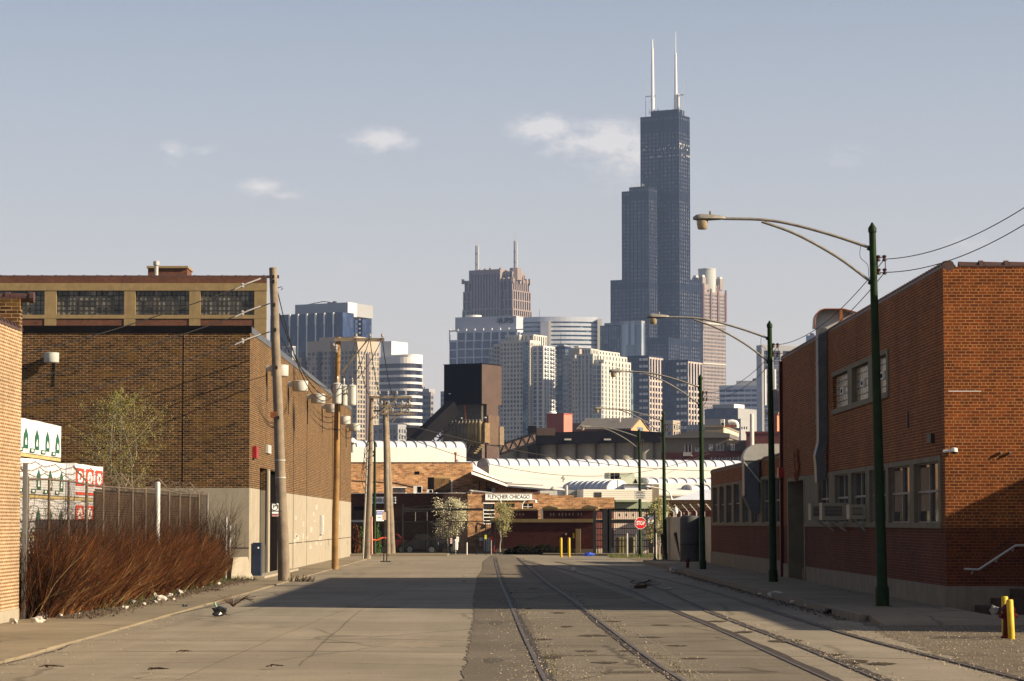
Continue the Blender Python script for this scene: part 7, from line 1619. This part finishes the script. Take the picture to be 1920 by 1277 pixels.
# black twins with cream grid on lit side
for pxl,pxc,pxr,yt,D,lb in ((1178,1217,1243,669,2150,'left one of the two dark towers with cream gridded right sides'),(1243,1290,1317,677,2100,'right one of the two dark towers with cream gridded right sides')):
    T=tower('gridded_tower',lb,pxl,pxc,pxr,D,30,group='dark towers with cream grids'); t=T['t'];z=T['z']; wl,wr=T['wl'],T['wr']
    MB().box(-wl,0,0,wr,0,z(yt)).build('glazing',GBK,t); m=MB(); zz=z(yt); k=0
    while zz>0: m.box(-wl,0,-.3,-.001,zz-1.2,zz); zz-=4; 
    for k in range(13): xx=-wl+wl*k/12; m.box(max(-wl,xx-.25),min(0,xx+.25),-.5,-.31,0,z(yt))
    m.build('dark_frame',BLB,t); m=MB(); zz=z(yt)
    while zz>0: m.box(.001,.5,0,wr,zz-(1.5),zz) if (zz<z(yt)-15 or zz>z(yt)-1) else None; zz-=4.6
    for k in range(6): yy=wr*k/5; m.box(.51,.8,max(0,yy-.9),min(wr,yy+.9),0,z(yt))
    m.build('cream_grid',pm('cream_grid',(.36,.30,.26),scale=.05) if 'cream_grid' not in bpy.data.materials else bpy.data.materials['cream_grid'],t); m=MB(); zz=z(yt)-1
    while zz>0:
        for f in (.50,.64,.80,.93): m.box(-wl*(1-f)-1.3,-wl*(1-f)+1.0,-.55,-.51,zz-2.0,zz) if f>.6 else None
        zz-=5.6
    m.build('pale_panels',WST,t); MB().box(-wl-.1,.9,-.7,wr,z(yt),z(yt)+1.2).build('parapet',BLB,t)
# right side
T=tower('banded_office','broad white office block with dark ribbon windows, right of the pink tower',1350,1422,1440,2350,15); t=T['t'];facade(T,-T['wl'],0,0,T['wr'],0,T['z'](725),pm('pale_blue_white',(.40,.42,.45),scale=.02),GBL,fh=4.3,bw=6,sp=.52,pr=.05,rel=.5,parapet=1.5)
MB().box(T['lx'](1382,6),T['lx'](1424,6),6,20,T['z'](725),T['z'](713)).build('penthouse',CRM,t); MB().cyl((T['lx'](1414),8,T['z'](713)),(T['lx'](1414),8,T['z'](709)),2,2,8).build('roof_tank',BLACK,t)
T=tower('stone_office','grey stone office tower with tall vertical windows beside the workshop roof',1422,1431,1520,2200,70); t=T['t'];z=T['z']
facade(T,-T['wl'],0,0,T['wr'],0,z(657),GST,GBK,fh=4,bw=9,sp=.05,pr=.28,rel=.8,parapet=4.5); MB().box(-6,-1.5,3,T['wr'],z(657)+4,z(646)).build('penthouse',pm('taupe_stone',(.40,.37,.31),scale=.03),t); m=MB(); yy=2
while yy<T['wr']: m.box(.5,1.0,yy,yy+1.4,z(760),z(692)); yy+=4.4
m.build('pale_fins',WST,t); MB().box(-1.4,-.2,T['wr']*.27,T['wr']*.36,z(657)+4.5,z(648)).build('lit_block',CRM,t)
MB().box(-T['wl'],0,-.85,-.81,0,z(660)).build('dark_side',GBL,t)
T=tower('glass_tower','small piece of a bright blue glass tower peeking over the workshop roof',1514,1540,1556,2600,20); facade(T,-T['wl'],0,0,T['wr'],0,T['z'](629),GST,pm('sky_blue_panel',(.10,.22,.36),scale=.05),fh=8,bw=5,sp=.1,pr=.08,rel=.3,parapet=.3); MB().box(T['lx'](1520),T['lx'](1526),3,8,T['z'](629),T['z'](624)).build('roof_plant',BLACK,T['t'])
T=tower('glass_box','low dark glass box building with grey panelled side below the banded office',1322,1384,1419,1300,30); t=T['t'];z=T['z']
MB().box(-T['wl'],0,0,T['wr'],0,z(766)).build('glazing',GBL,t); MB().box(.003,.3,0,T['wr'],0,z(766)+.2).build('side_wall',GST,t); MB().box(-T['wl'],.4,-.2,T['wr'],z(766)+.21,z(765)).build('roof_edge',METAL,t)
MB().box(T['lx'](1337,4),T['lx'](1377,4),4,10,z(765),z(757)).build('roof_screen',GST,t); MB().box(T['lx'](1377,4)+.01,T['lx'](1377,4)+.2,4,ly(1,1)*0+16,z(765),z(756.5)).build('lit_screen',WST,t)
T=tower('grey_block','plain grey concrete block in front of the glass box',1322,1390,1404,900,20); MB().box(-T['wl'],0,0,T['wr'],0,T['z'](786)).build('wall',GST,T['t']); m=MB()
for k in range(5): m.box(T['lx'](1388)+.8*k-1,T['lx'](1388)+.8*k-.6,-.03,-.001,T['z'](805),T['z'](800))
m.build('slot_window',VOID,T['t']); MB().box(-T['wl'],.05,-.05,T['wr'],T['z'](786),T['z'](785)).build('parapet',GST,T['t'])
# filler blocks low in the skyline
for i,(a,b,c,D,yt,mt,lb) in enumerate(((1240,1262,1275,1500,792,TAN,'low tan block at the foot of the dark towers'),(700,745,760,1500,800,GST,'low grey block behind the left white vault'),(1290,1325,1345,1400,800,GST,'low grey block under the pink tower'))):
    T=tower('low_block',lb,a,b,c,D,30); facade(T,-T['wl'],0,0,T['wr'],0,T['z'](yt),mt,GWN,fh=3.6,bw=3,sp=.4,pr=.35)
bpy.context.view_layer.update()
